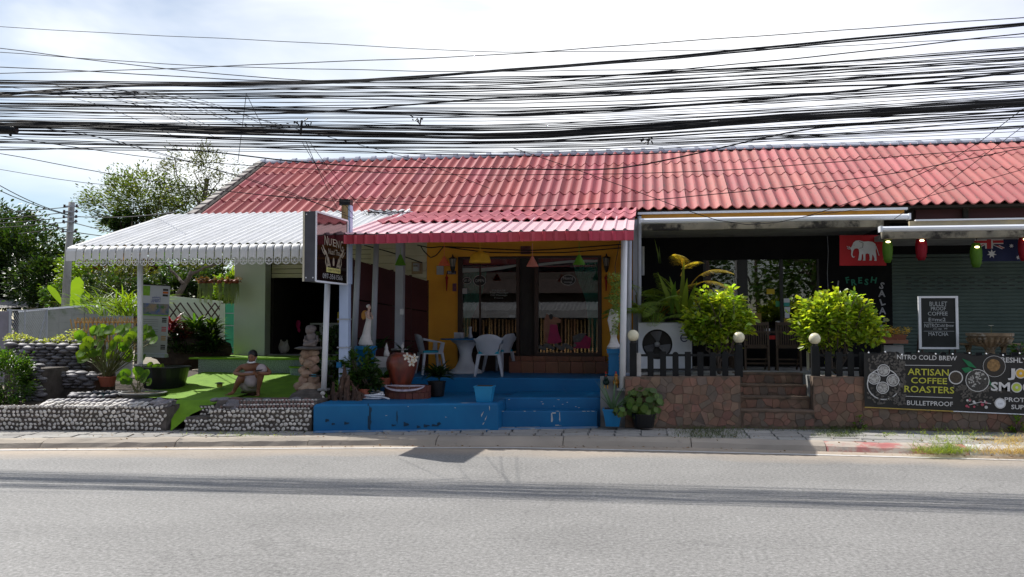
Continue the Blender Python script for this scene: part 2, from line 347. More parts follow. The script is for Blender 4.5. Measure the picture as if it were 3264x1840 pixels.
c1 = N.new('ShaderNodeValToRGB'); e = c1.color_ramp.elements; e[0].position = .3; e[0].color = (.07, .07, .07, 1); e[1].position = .7; e[1].color = (.42, .412, .395, 1); e2 = e.new(.5); e2.color = (.225, .218, .205, 1); L.new(n1.outputs['Fac'], c1.inputs[0])
mp = N.new('ShaderNodeMapping'); mp.inputs['Scale'].default_value = (.45, 1.0, 1); L.new(tc.outputs['Object'], mp.inputs[0])
n2 = N.new('ShaderNodeTexNoise'); n2.inputs['Scale'].default_value = 1.1; n2.inputs['Detail'].default_value = 5; L.new(mp.outputs[0], n2.inputs['Vector'])
r2 = N.new('ShaderNodeMapRange'); r2.inputs[1].default_value = .35; r2.inputs[2].default_value = .7; r2.inputs[3].default_value = .94; r2.inputs[4].default_value = 1.05; L.new(n2.outputs['Fac'], r2.inputs[0])
hs = N.new('ShaderNodeHueSaturation'); L.new(c1.outputs[0], hs.inputs['Color']); L.new(r2.outputs[0], hs.inputs['Value'])
n3 = N.new('ShaderNodeTexNoise'); n3.inputs['Scale'].default_value = 1.4; n3.inputs['Detail'].default_value = 7; L.new(mp.outputs[0], n3.inputs['Vector'])
a1 = N.new('ShaderNodeMath'); a1.operation = 'MULTIPLY_ADD'; a1.inputs[1].default_value = 1.3; L.new(n3.outputs['Fac'], a1.inputs[0]); L.new(sx.outputs[1], a1.inputs[2])
r3 = N.new('ShaderNodeMapRange'); r3.inputs[1].default_value = 1.0; r3.inputs[2].default_value = 1.9; r3.inputs[3].default_value = .95; r3.inputs[4].default_value = 0; L.new(a1.outputs[0], r3.inputs[0])
sd2 = N.new('ShaderNodeTexNoise'); sd2.inputs['Scale'].default_value = 9; sd2.inputs['Detail'].default_value = 6; L.new(tc.outputs['Object'], sd2.inputs['Vector'])
sr = N.new('ShaderNodeValToRGB'); sr.color_ramp.elements[0].color = (.3, .245, .185, 1); sr.color_ramp.elements[1].color = (.45, .37, .29, 1); L.new(sd2.outputs['Fac'], sr.inputs[0])
mxr = N.new('ShaderNodeMixRGB'); L.new(r3.outputs[0], mxr.inputs[0]); L.new(hs.outputs[0], mxr.inputs[1]); L.new(sr.outputs[0], mxr.inputs[2]); vo = N.new('ShaderNodeTexVoronoi'); vo.feature = 'DISTANCE_TO_EDGE'; vo.inputs['Scale'].default_value = .2
nw = N.new('ShaderNodeTexNoise'); nw.inputs['Scale'].default_value = 1.6; nw.inputs['Detail'].default_value = 6; L.new(tc.outputs['Object'], nw.inputs['Vector'])
vm = N.new('ShaderNodeVectorMath'); vm.operation = 'MULTIPLY_ADD'; vm.inputs[1].default_value = (1.6, 1.6, 0); L.new(nw.outputs['Color'], vm.inputs[0]); L.new(tc.outputs['Object'], vm.inputs[2]); L.new(vm.outputs[0], vo.inputs['Vector'])
ck = N.new('ShaderNodeMapRange'); ck.inputs[1].default_value = .0; ck.inputs[2].default_value = .004; ck.inputs[3].default_value = .8; ck.inputs[4].default_value = 1; L.new(vo.outputs['Distance'], ck.inputs[0])
np_ = N.new('ShaderNodeTexNoise'); np_.inputs['Scale'].default_value = .45; np_.inputs['Detail'].default_value = 9; np_.inputs['Roughness'].default_value = .6; L.new(tc.outputs['Object'], np_.inputs['Vector'])
pr_ = N.new('ShaderNodeMapRange'); pr_.inputs[1].default_value = .35; pr_.inputs[2].default_value = .7; pr_.inputs[3].default_value = 1.05; pr_.inputs[4].default_value = .82; L.new(np_.outputs['Fac'], pr_.inputs[0])
mm_ = N.new('ShaderNodeMath'); mm_.operation = 'MULTIPLY'; L.new(ck.outputs[0], mm_.inputs[0]); L.new(pr_.outputs[0], mm_.inputs[1])
hv = N.new('ShaderNodeHueSaturation'); L.new(mxr.outputs[0], hv.inputs['Color']); L.new(mm_.outputs[0], hv.inputs['Value']); L.new(hv.outputs[0], b.inputs['Base Color'])
bp = N.new('ShaderNodeBump'); bp.inputs['Strength'].default_value = .55; bp.inputs['Distance'].default_value = .015; L.new(n1.outputs['Fac'], bp.inputs['Height']); L.new(bp.outputs[0], b.inputs['Normal'])
road = tag(mesh_obj('road', V, Fc, m), kind='structure')
u = road.data.uv_layers.new(name='UVMap')
for lp in road.data.loops: u.data[lp.index].uv = (V[lp.vertex_index][0]/10, vs[lp.vertex_index//nx])
m_line = M('worn_white_line', (.62, .6, .57), (.5, .48, .45), 12, .6, stain=(.36, .33, .3), sscale=3, sth=.58)
LN = ext([Vector((p.x, p.y, 0)) for p in [G(a, b) for a, b in ((0, 1436), (500, 1433), (1000, 1430), (1632, 1428), (2100, 1438), (2650, 1452), (3264, 1468))]])
V = []; 
for i, p in enumerate(LN): V += [(p.x, p.y-.05, .006), (p.x, p.y+.05, .006)]
tag(mesh_obj('edge_line', V, [(i*2, i*2+2, i*2+3, i*2+1) for i in range(len(LN)-1)], m_line), kind='structure')
# pavement base and slabs
V = []; xs = np.linspace(-24, 20, 45)
mb = MB()
for i in range(len(xs)-1):
    x0, x1 = xs[i], xs[i+1]; y0, y1 = kerb_y(x0)+.3, kerb_y(x1)+.3
    mb.add([(x0, y0, PAV-.03), (x1, y1, PAV-.03), (x1, 19.5, PAV-.03), (x0, 19.5, PAV-.03)], [(0, 1, 2, 3)])
pv = mb.build('pavement', m_concg, kind='structure')
sl = MB().box((-.5, -.5, -.02), (.5, .5, 0)); sl.V = [(x*(1 if z < 0 else .97), y*(1 if z < 0 else .97), z) for x, y, z in sl.V]
slm = smesh(sl, 'slab', m_slab, False)
x = -11.6
while x < 8.5:
    w = .42
    for r_ in range(3):
        d = .36; yy = kerb_y(x)+.3+.2+d*r_
        sl = math.atan2(kerb_y(x+.3)-kerb_y(x-.3), .6)
        if x > 4 and random.random() < .35: continue
        inst(slm, 'slab', (x, yy+random.uniform(-.008, .008), PAV+random.uniform(-.008, .006)), (random.uniform(-.02, .02), random.uniform(-.02, .02), sl), (w-.015, d-.012, 1), pv)
    x += w
kroot = empty('kerb', (0, kerb_y(0), 0), None, None); kroot['kind'] = 'structure'
x = -13.0; k = 0
while x < 10:
    w = 1.96; x1 = x+w; y0, y1 = kerb_y(x), kerb_y(x1-.012); dz = random.uniform(-.01, .01)
    mm = m_kerb if x < 1.9 else m_kerbw
    if PX(2700, 13.3) < x+w/2 < PX(3060, 13.3): mm = m_kerbr
    sg = 8; mbk = MB(); prof = [(.0, .0), (.05, PAV*.62+dz), (.16, PAV*.95+dz), (.3, PAV+.004+dz), (.3, 0)]
    Vk = []
    for i in range(sg+1):
        t = i/sg; X_ = lerp(x, x1-.012, t); Y_ = lerp(y0, y1, t)
        Vk += [(X_, Y_+a+random.uniform(-.006, .006), z+(random.uniform(-.01, .004) if z > .05 else 0)) for a, z in prof]
    Fk = [(i*5+j, i*5+5+j, i*5+6+j, i*5+1+j) for i in range(sg) for j in range(4)]+[(0, 1, 2, 3, 4), tuple(sg*5+j for j in (4, 3, 2, 1, 0))]
    mbk.add(Vk, Fk).build('kerb_block', mm, kroot); x = x1; k += 1
    if k % 9 == 8: pass

# ------------------------------------------------------------------ main roof
EY, EZ, RY, RZ = 18.3, 4.26, 21.95, 6.14
XL, XM, XR = -9.95, 0.0, 11.2
shop = empty('shop_building', (-5, 19.2, .12), 'single storey orange and cream shop with dark red wave tiled roof and glass front', 'building')
cafe = empty('cafe_building', (5, 19.4, .12), 'single storey black fronted cafe with faded salmon tiled roof and shutter', 'building')
def ribz(x, per, h): # trapezoid like wave
    t = (x/per) % 1.0
    return h*(.5+.5*math.cos(2*PI*t))**1.5
PER = .223
def tile_mesh(name, mat, per=PER, ribs=2, ln=1.1, h=.068, th=.012, seg=6):
    mb = MB(); n = ribs*seg
    xs_ = [i*per/seg for i in range(n+1)]
    V = []
    for y, dz in ((0, 0), (ln, 0)):
        for x in xs_: V.append((x, y, ribz(x, per, h)+dz))
    for x in xs_: V.append((x, 0, ribz(x, per, h)-th*1.8))
    for x in xs_: V.append((x, 0, ribz(x, per, h)))
    q = n+1
    Fc = [(i, i+1, q+i+1, q+i) for i in range(n)]+[(2*q+i, 2*q+i+1, 3*q+i+1, 3*q+i) for i in range(n)]
    mb.add(V, Fc); return smesh(mb, name, mat)
slope = math.atan2(RZ-EZ, RY-EY); SL = math.hypot(RZ-EZ, RY-EY)
tA = tile_mesh('tile', m_tile); tB = tile_mesh('tile', m_tile2)
def rf(x, s, up=0): return (x, EY+math.cos(slope)*s-math.sin(slope)*up, EZ+math.sin(slope)*s+math.cos(slope)*up)
for rt, x0, x1, tm in ((shop, XL, XM, tA), (cafe, XM, XR, tB)):
    mb = MB(); a, b_, c, d = rf(x0, -.02, -.03), rf(x1, -.02, -.03), rf(x1, SL, -.03), rf(x0, SL, -.03)
    mb.hexa([Vector(v)-Vector((0, 0, .05)) for v in (a, b_, c, d)], [a, b_, c, d])
    mb.hexa([(x0, RY, RZ-.1), (x1, RY, RZ-.1), (x1, RY+3.6, EZ-.1), (x0, RY+3.6, EZ-.1)], [(x0, RY, RZ-.03), (x1, RY, RZ-.03), (x1, RY+3.6, EZ-.03), (x0, RY+3.6, EZ-.03)])
    ro = mb.build('roof', m_under, rt)
    nt_ = int(round((x1-x0)/(2*PER)))
    pw_ = (x1-x0)/nt_
    for r_ in range(4):
        for i in range(nt_):
            s = r_*SL/4; p = rf(x0+i*pw_+random.uniform(-.006, .006), s-(.1 if r_ == 0 else .04), .004+.016*(1) )
            inst(tm, 'tile', p, (slope-.013, 0, random.uniform(-.005, .005)), (pw_/(2*PER), 1, 1), ro)
    # ridge caps
    n = int((x1-x0)/.42)
    for i in range(n):
        xa = x0+i*(x1-x0)/n; xb = xa+(x1-x0)/n; mbr = MB(); rr = .1
        for (A, B_, r1) in ((xa, xb, rr), (xa-.03, xa+.07, rr+.025)):
            Vr = []; K = 8
            for xx in (A, B_):
                for k in range(K+1):
                    q = PI*k/K; Vr.append((xx, RY-.02-math.cos(q)*r1*1.25, RZ-.04+math.sin(q)*r1*1.2))
            mbr.add(Vr, [(k, k+1, K+2+k, K+1+k) for k in range(K)]+[tuple(range(K+1)), tuple(range(2*K+1, K, -1))])
        mbr.build('ridge_cap', m_ridge, ro, smooth=False)
# verge capping of the left gable
vg = None; nseg = 12
for i in range(nseg):
    s0 = i*SL/nseg; s1 = s0+SL/nseg+.05
    a, b_ = rf(XL-.14, s0, .1), rf(XL+.04, s0, .11); c, d = rf(XL+.04, s1, .075), rf(XL-.14, s1, .065)
    lo = [Vector(v)-Vector((0, 0, .17)) for v in (a, b_, c, d)]
    MB().hexa(lo, [a, b_, c, d]).build('verge_cap', m_verge, shop)
MB().hexa([rf(XL+.04, -.05, -.02), rf(XL+.13, -.05, -.02), rf(XL+.13, SL, -.02), rf(XL+.04, SL, -.02)], [rf(XL+.04, -.05, .08), rf(XL+.13, -.05, .05), rf(XL+.13, SL, .05), rf(XL+.04, SL, .08)]).build('verge_flashing', m_under, shop)
# eave edge boards
MB().box((XL, EY+.03, EZ-.16), (XM-.05, EY+.08, EZ-.03)).build('eave_board', m_under, shop)

# ------------------------------------------------------------------ shop walls
FY = 19.2
def wallbox(name, x0, x1, z0, z1, mat, root, y0=FY, y1=FY+.15, **kw): return MB().box((x0, y0, z0), (x1, y1, z1)).build(name, mat, root, **kw)
xa, xb, xc, xd, xe, xf = PX(765, FY), PX(862, FY), PX(1345, FY), PX(1360, FY), PX(1460, FY), PX(1918, FY)
wallbox('pillar', xa, xb, .9, 4.3, m_pale, shop, 18.9, 19.2)
MB().box((xa, 19.2, .9), (xa+.14, 25.5, 4.3)).build('wall', m_pale, shop, label='pale green side wall')
zsh0, zsh1 = PZ(900, 887, FY+.1), 3.72
wallbox('wall', xb, -6.1, zsh1, 4.3, m_cream, shop)
mbS = MB()
k = 0; z = zsh0
while z < zsh1: MB().box((xb, FY+.05, z+.006), (-6.1, FY+.09, z+.1)).build('slat', m_cream, shop); z += .106
wallbox('sill', xb, -5.2, .95, 1.19, m_concg, shop, 18.95, 19.3)
# siding wall behind the porch
z = 2.4; k = 0
while z < 4.25: MB().hexa([(-6.1, 19.17, z), (xd, 19.17, z), (xd, 19.3, z), (-6.1, 19.3, z)], [(-6.1, 19.2, z+.165), (xd, 19.2, z+.165), (xd, 19.3, z+.165), (-6.1, 19.3, z+.165)]).build('siding_board', m_cream, shop); z += .17
wallbox('wall', xd+.0, xe, .8, 4.25, m_orange, shop, label='orange plastered wall left of the glass front')
wallbox('wall', xf, -.22, .8, 4.25, m_orange, shop, label='orange plastered wall right of the glass front')
zg1 = PZ(1690, 817, FY); zg0 = PZ(1690, 1134, FY)
wallbox('wall', xe, xf, zg1, 4.25, m_orange, shop, label='orange band above the glass front')
# dark interiors
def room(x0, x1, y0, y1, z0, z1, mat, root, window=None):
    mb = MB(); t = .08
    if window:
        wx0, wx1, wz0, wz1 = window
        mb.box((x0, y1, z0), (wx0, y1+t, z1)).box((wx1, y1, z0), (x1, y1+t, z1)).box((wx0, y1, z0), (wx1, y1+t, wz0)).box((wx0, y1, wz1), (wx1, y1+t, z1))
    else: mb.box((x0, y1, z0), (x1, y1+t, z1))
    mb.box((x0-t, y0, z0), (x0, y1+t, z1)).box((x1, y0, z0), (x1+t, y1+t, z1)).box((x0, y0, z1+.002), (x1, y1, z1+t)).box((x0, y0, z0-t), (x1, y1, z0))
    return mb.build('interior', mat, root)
w0, w1 = P(950, 1008, 24.0), P(968, 900, 24.0)
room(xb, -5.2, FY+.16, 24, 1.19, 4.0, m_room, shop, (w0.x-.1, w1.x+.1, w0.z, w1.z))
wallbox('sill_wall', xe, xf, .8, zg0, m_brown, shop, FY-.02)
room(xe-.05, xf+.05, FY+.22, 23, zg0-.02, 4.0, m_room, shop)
MB().box((xa, 25.5, -.05), (11, 25.6, 4.4)).build('rear_wall', m_pale, shop)
# party pillar and orange strip
wallbox('party_pillar', -.2, -.04, .1, 4.0, m_metal, shop, 17.9, 19.3)
# glass front
gf = empty('glass_front', (PX(1690, FY), FY, zg0), None, None)
gf.parent = shop; gf.location = shop.matrix_basis.inverted() @ Vector((PX(1690, FY), FY, zg0))
def gx(p): return PX(p, FY)
def gz(q): return PZ(1690, q, FY)
fr = lambda a, b, c, d, y=FY-.03, t=.1, mm=m_brown, nm='frame': MB().box((gx(a), y, gz(d)), (gx(b), y+t, gz(c))).build(nm, mm, gf)
fr(1460, 1474, 817, 1134); fr(1906, 1918, 817, 1134); fr(1474, 1906, 817, 824); fr(1646, 1656, 824, 1134); fr(1704, 1716, 824, 1134); fr(1474, 1646, 1124, 1134); fr(1716, 1906, 1124, 1134); fr(1527, 1533, 840, 1124, FY+.0, .05)
fr(1656, 1704, 824, 1134, FY+.09, .04, m_room, 'dark_doorway_sheet')  # dark sheet filling the open doorway, its shade put into the colour
m_redf = M('red_film', (.5, .04, .03), None, 3, .5)
fr(1474, 1646, 824, 842, FY+.05, .01, m_redf, 'transom_film'); fr(1716, 1906, 824, 836, FY+.05, .01, m_redf, 'transom_film')
for a, b_ in ((1474, 1527), (1533, 1646), (1716, 1906)): MB().box((gx(a), FY+.015, gz(1124)), (gx(b_), FY+.021, gz(824))).build('pane', m_glass, gf)
# frosted wave bands on the panes
m_film = M('white_film', (.35, .38, .36), None, 3, .7)
def wave(p0, p1, f, th, mm=m_film, nm='film_band', y=FY+.008):
    K = 14; top = [(gx(lerp(p0, p1, i/K)), gz(f(i/K))) for i in range(K+1)]; bot = [(x, z-th(i/K)) for i, (x, z) in enumerate(top)]
    Vv = [(x, y, z) for x, z in top]+[(x, y, z) for x, z in bot]
    tag(mesh_obj(nm, Vv, [(i, K+1+i, K+2+i, i+1) for i in range(K)], mm, gf))
wave(1474, 1646, lambda t: 852-10*t*t+2*math.sin(t*3), lambda t: lerp(.11, .05, t)); wave(1716, 1906, lambda t: 838-11*math.sin(t*PI*.62)+3, lambda t: .055)
# curtains
m_curt = M('teal_curtain', (.1, .55, .45), (.08, .45, .37), 5, .8)
def curtain(c, w, name='curtain'):   # c: list of (px left, px right, py)
    K = 44
    def f(u, v):
        t = v*(len(c)-1); i = min(int(t), len(c)-2); t -= i
        a = lerp(c[i][0], c[i+1][0], t); b_ = lerp(c[i][1], c[i+1][1], t); y = lerp(c[i][2], c[i+1][2], t)
        return (gx(lerp(a, b_, u)), FY+.12+.03*math.sin(u*w), gz(y))
    MB().grid(f, K, 12).build(name, m_curt, shop, smooth=True)
curtain([(1474, 1548, 865), (1474, 1540, 910), (1474, 1530, 950), (1474, 1510, 990), (1474, 1497, 1020), (1474, 1497, 1100)], 60)
curtain([(1824, 1906, 836), (1836, 1906, 880), (1852, 1906, 920), (1866, 1906, 960), (1872, 1906, 1000), (1872, 1906, 1120)], 70)
# stickers
m_ring = M('sticker_ring', (.5, .5, .48), None, 3, .6); m_stk = M('sticker_dark', (.02, .02, .02), None, 3, .5)
def disc(px, py, rx, ry, mat, name, y, parent, n=24, scal=0, Y=FY):
    c = P(px, py, Y); s = 1/2800*Y*1.0
    pts = [(c.x+rx*s*(1+scal*math.cos(8*2*PI*k/n))*math.cos(2*PI*k/n), c.z+ry*s*(1+scal*math.cos(8*2*PI*k/n))*math.sin(2*PI*k/n)) for k in range(n)]
    return MB().plate(pts[::-1], y, .003).build(name, mat, parent)
for px, py, rx, ry in ((1488, 895, 15, 11), (1529, 895, 21, 18), (1811, 893, 24, 17)):
    disc(px, py, rx, ry, m_ring, 'sticker', FY+.006, gf); disc(px, py, rx-1.7, ry-1.7, m_stk, 'sticker', FY+.002, gf)
text('Wi Fi', P(1488, 895, FY-.002), .07, m_ring, gf, 'sticker_lettering', w=.15); text('OPEN', P(1529, 895, FY-.002), .07, m_ring, gf, 'sticker_lettering', w=.2)
text('Nueng', P(1811, 888, FY-.002), .07, m_ring, gf, 'sticker_lettering', w=.22); text('massage', P(1811, 901, FY-.002), .045, m_ring, gf, 'sticker_lettering', w=.18)
for i, (s, w) in enumerate((('MASSAGE', .3), ('Thai Massage', .42), ('Oil Massage', .38), ('Foot', .2))): text(s, P(1590, 926+i*8, FY-.0), .04, m_film, gf, 'window_lettering', w=w)
fr(1472, 1489, 918, 936, FY-.002, .006, m_ring, 'notice'); fr(1622, 1642, 1003, 1012, FY-.002, .006, m_ring, 'notice')
# printed cut-outs stuck on the right pane
m_pink = M('pink_print', (.42, .03, .11), (.3, .03, .1), 6, .7); m_skin = M('skin_print', (.32, .16, .1), (.22, .1, .07), 6, .7); m_grey = M('grey_print', (.16, .16, .15), (.09, .09, .09), 12, .7)
def poly(pts, mat, name, y): MB().plate([(gx(a), gz(b)) for a, b in pts], y, .003).build(name, mat, gf)
poly([(1742, 1000), (1750, 1006), (1762, 1010), (1776, 1012), (1788, 1020), (1786, 1030), (1774, 1030), (1778, 1092), (1756, 1096), (1738, 1092), (1734, 1040), (1736, 1015)], m_skin, 'printed_cutout', FY+.004)
poly([(1754, 1034), (1776, 1036), (1780, 1060), (1790, 1090), (1770, 1096), (1744, 1094), (1750, 1060)], m_pink, 'printed_cutout', FY+.0)
disc(1756, 1010, 6, 9, m_stk, 'printed_cutout', FY+.0, gf); disc(1768, 1020, 7, 9, m_skin, 'printed_cutout', FY-.002, gf)
for i in range(12): disc(1722+i*10, 1106+6*math.sin(i*2.1), 8+3*math.sin(i), 6, m_grey, 'printed_cutout', FY+.002-.0005*i, gf)
poly([(1830, 1090), (1845, 1070), (1862, 1066), (1884, 1078), (1880, 1110), (1828, 1110)], m_pink, 'printed_cutout', FY+.0); poly([(1825, 1072), (1850, 1062), (1870, 1062), (1850, 1090), (1828, 1092)], m_grey, 'printed_cutout', FY-.002)
# brown tiled door steps
m_btile = M('brown_step_tile', (.22, .09, .05), (.17, .07, .04), 3, .35, island=.15)
st = None
z0, z1, z2 = .84, PZ(1800, 1152, 18.75), zg0
for (ya, yb, za, zb, p0, p1) in ((18.5, 18.86, z0-.05, z1, 1622, 1938), (18.86, 19.17, z0-.05, z2, 1622, 1930)):
    q0, q1 = PX(p0, ya), PX(p1, ya); n = 8
    for i in range(n): MB().box((lerp(q0, q1, i/n)+.004, ya, za), (lerp(q0, q1, (i+1)/n)-.004, yb-.003, zb)).build('step_tile', m_btile, shop)
# ------------------------------------------------------------------ maroon partition with posts
A0, A1 = P(1118, 825, 16.9), P(1361, 896, 19.15)
prt = empty('partition_fence', (A1.x, A1.y, .84), 'tall dark maroon panel partition along the left side of the blue porch', 'fence')
for i in range(4):
    p, q = A0.lerp(A1, i/4+.006), A0.lerp(A1, (i+1)/4-.006)
    for (u0, u1) in ((0, .33), (.34, .66), (.67, 1)):
        zp0, zp1 = lerp(.8, p.z, u0), lerp(.8, p.z, u1); zq0, zq1 = lerp(.8, q.z, u0), lerp(.8, q.z, u1)
        MB().hexa([(p.x, p.y, zp0), (q.x, q.y, zq0), (q.x+.02, q.y+.04, zq0), (p.x+.02, p.y+.04, zp0)], [(p.x, p.y, zp1-.006), (q.x, q.y, zq1-.006), (q.x+.02, q.y+.04, zq1-.006), (p.x+.02, p.y+.04, zp1-.006)]).build('panel', m_maroon, prt)
for i in range(5):
    p = A0.lerp(A1, i/4); MB().box((p.x-.03, p.y+.05, .8), (p.x+.03, p.y+.1, p.z+.02)).build('post', m_brown, prt)

# ------------------------------------------------------------------ porch roof
FYP = 14.72; zf = 3.452; xl, xr = -5.3, -.15
porch = empty('porch_roof', (-2.7, 16.5, 3.4), 'porch roof of pale pink metal sheets and rose tiles over the blue steps', 'porch roof')
y1 = 16.25; z1p = 3.79
def sheetz(x, per=.195, h=.032): t = (x/per) % 1; return h*max(0, min(1, (abs(t-.5)*-1+.16)*12))
nS = 7
for i in range(nS):
    a, b_ = lerp(xl, xr, i/nS), lerp(xl, xr, (i+1)/nS); K = 32; YE, ZE = (y1+.4, z1p+.1) if i else (18.0, 4.197)
    MB().grid(lambda u, v: (lerp(a, b_, u), lerp(FYP, YE, v), lerp(zf, ZE, v)+sheetz(lerp(a, b_, u))), K, 1).build('roof_sheet', m_sheet, porch)
    MB().grid(lambda u, v: (lerp(a, b_, u), FYP-.012-sheetz(lerp(a, b_, u)), zf-.01-.16*v+.006*math.sin(lerp(a, b_, u)*3)), K, 1).build('fascia_sheet', m_fascia, porch)
tC = tile_mesh('tile', m_tile3, per=PER, ribs=2, ln=1.12, h=.055)
xt0 = PX(1195, 16.3); n = int((xr+.08-xt0)/(2*PER))
sl2 = math.atan2(.44, 2.05)
for r_ in range(2):
    for i in range(n):
        s = r_*1.0; inst(tC, 'tile', (xr+.02-(i+1)*2*PER, 16.22+s*math.cos(sl2), 3.82+s*math.sin(sl2)+.0), (sl2-.012, 0, random.uniform(-.006, .006)), (1, 1, 1), porch)
MB().box((xl, FYP+.02, zf-.14), (xr, FYP+.07, zf-.03)).box((xl, 16.4, 3.6), (xr, 16.46, 3.7)).build('beam', m_metal, porch)
MB().box((xl, FYP+.07, 3.42), (xr, 19.1, 3.45)).build('ceiling', M('porch_ceiling', (.1, .09, .08), None, 2, .9), porch) if False else None
for X_ in (xl+.1, -3.6, -1.9, xr-.1): MB().hexa([(X_-.03, FYP, zf-.12), (X_+.03, FYP, zf-.12), (X_+.03, 18.3, 4.05), (X_-.03, 18.3, 4.05)], [(X_-.03, FYP, zf-.04), (X_+.03, FYP, zf-.04), (X_+.03, 18.3, 4.13), (X_-.03, 18.3, 4.13)]).build('rafter', m_metal, porch)

# ------------------------------------------------------------------ white awning over the garden
ax0, ax1 = P(236, 790, 14.95).x, -5.32
awn = empty('corrugated_awning', (-8, 16.6, 3), 'white corrugated metal awning with scalloped flower valance over the garden', 'awning')
AY0, AZ0, AY1, AZ1 = 14.9, PZ(700, 783, 14.9), 18.25, PZ(800, 683, 18.25)
per = .16
def aw(x): t = (x/per) % 1; return .05*(.5+.5*math.cos(2*PI*t))
nS = 7
for i in range(nS):
    a, b_ = lerp(ax0, ax1+.4, i/nS), lerp(ax0, ax1+.4, (i+1)/nS); K = int((b_-a)/per*6)
    MB().grid(lambda u, v: (lerp(a, b_, u), lerp(AY0, AY1, v), lerp(AZ0, AZ1, v)+aw(lerp(a, b_, u))), K, 1).build('roof_sheet', m_awn, awn)
# valance piece: rolled nose, lobe with a pierced flower
vm = MB(); hw = per*.44; arc = []
for k in range(8): q = PI/2*k/7; arc.append((-.13*math.sin(q), -.13+.13*math.cos(q)))
arc.append((-.133, -.24))
for k in range(len(arc)-1):
    for sgn in (0, 1, 2):
        xs2 = [-hw, -hw*.55, hw*.55, hw]; hts = [0, .014, .014, 0]
        (ya, za), (yb, zb) = arc[k], arc[k+1]
        x0_, x1_ = xs2[sgn], xs2[sgn+1]; h0, h1 = hts[sgn], hts[sgn+1]
        vm.add([(x0_, ya-h0, za), (x1_, ya-h1, za), (x1_, yb-h1, zb), (x0_, yb-h0, zb)], [(0, 3, 2, 1)])
cz = -.30; yv = -.14; ro_, ri_ = hw*1.05, hw*.84; K = 12
Vv = []; 
for k in range(K): q = 2*PI*k/K; Vv += [(ro_*math.cos(q), yv, cz+ro_*math.sin(q)), (ri_*math.cos(q), yv, cz+ri_*math.sin(q)), (ri_*.45*math.cos(q), yv, cz+ri_*.45*math.sin(q)), (ri_*.2*math.cos(q), yv, cz+ri_*.2*math.sin(q))]
Fv = []
for k in range(K):
    a = k*4; b_ = ((k+1) % K)*4; Fv += [(a, b_, b_+1, a+1)]
    if k % 2 == 0: Fv += [(a+1, b_+1, b_+2, a+2)] if False else []
    Fv += [(a+2, b_+2, b_+3, a+3)] if False else []
vm.add(Vv, Fv)
for k in range(6):
    q = 2*PI*k/6; d = .075*hw; c, s_ = math.cos(q), math.sin(q)
    vm.add([(-s_*d, yv, cz+c*d), (ri_*1.02*c-s_*d*1.1, yv, cz+ri_*1.02*s_+c*d*1.1), (ri_*1.02*c+s_*d*1.1, yv, cz+ri_*1.02*s_-c*d*1.1), (s_*d, yv, cz-c*d)], [(0, 1, 2, 3)])
vm.add([(hw*.22*math.cos(2*PI*k/8), yv-.002, cz+hw*.22*math.sin(2*PI*k/8)) for k in range(8)], [tuple(range(8))])
vm.add([(-hw, -.133, -.23), (hw, -.133, -.23), (hw, yv, cz+.03), (hw*.55, yv, cz+ro_*.86), (-hw*.55, yv, cz+ro_*.86), (-hw, yv, cz+.03)], [(0, 5, 4, 3, 2, 1)])
vme = smesh(vm, 'valance_piece', m_awn, False)
x = ax0+per*1.5
while x < ax1-.05: inst(vme, 'valance_piece', (x, AY0, AZ0+.012), (0, 0, 0), (1, 1, 1), awn); x += per
MB().box((ax0-.03, AY0-.14, AZ0-.26), (ax0+per, AY0-.1, AZ0-.08)).hexa([(ax0-.03, AY0-.14, AZ0-.08), (ax0+per, AY0-.14, AZ0-.08), (ax0+per, AY0, AZ0), (ax0-.03, AY0, AZ0)], [(ax0-.03, AY0-.11, AZ0-.02), (ax0+per, AY0-.11, AZ0-.02), (ax0+per, AY0, AZ0+.03), (ax0-.03, AY0, AZ0+.03)]).hexa([(ax0-.03, AY0, AZ0-.1), (ax0, AY0, AZ0-.1), (ax0, AY1, AZ1-.1), (ax0-.03, AY1, AZ1-.1)], [(ax0-.03, AY0, AZ0+.03), (ax0, AY0, AZ0+.03), (ax0, AY1, AZ1+.03), (ax0-.03, AY1, AZ1+.03)]).build('end_flashing', m_awn, awn)
MB().box((ax0, AY0+.05, AZ0-.1), (ax1, AY0+.1, AZ0-.02)).box((ax0, 16.8, 3.45), (ax1, 16.85, 3.53)).build('purlin', m_metal, awn)
def post(name, px, ytop, ybot, Y, r, mat, label, cat='post', sq=False, group=None, lean=0):
    a, b_ = P(px, ybot, Y), P(px+lean, ytop, Y); o = empty(name, (a.x, a.y, a.z), label, cat, group)
    mb = MB()
    if sq: mb.hexa([(a.x-r, a.y-r, a.z), (a.x+r, a.y-r, a.z), (a.x+r, a.y+r, a.z), (a.x-r, a.y+r, a.z)], [(b_.x-r, b_.y-r, b_.z), (b_.x+r, b_.y-r, b_.z), (b_.x+r, b_.y+r, b_.z), (b_.x-r, b_.y+r, b_.z)])
    else: mb.tube([a, b_], r, 10)
    mb.build('shaft', mat, o, smooth=not sq)
    MB().box((a.x-r*1.7, a.y-r*1.7, a.z-.01), (a.x+r*1.7, a.y+r*1.7, a.z+.025)).build('base_plate', m_concg, o)
    return o
post('awning_post', 447, 815, 1165, 15.2, .05, m_white, 'round white post holding up the left end of the scalloped awning')
post('porch_post', 1032, 905, 1243, 14.75, .05, m_white, 'round white post in front of the blue porch beside the sign column', lean=12)
post('porch_post', 1128, 775, 1125, 15.9, .055, m_metal, 'grey round porch post left of the angel statue', lean=16)
post('porch_post', 1188, 775, 1140, 16.4, .055, m_metal, 'flaking white porch post just right of the angel statue', lean=12)
post('porch_post', 1273, 775, 1115, 17.4, .08, m_metal, 'thick square white porch column carrying the meter cable', sq=True, lean=4)  # white column in the darker grey, porch shade put into its colour
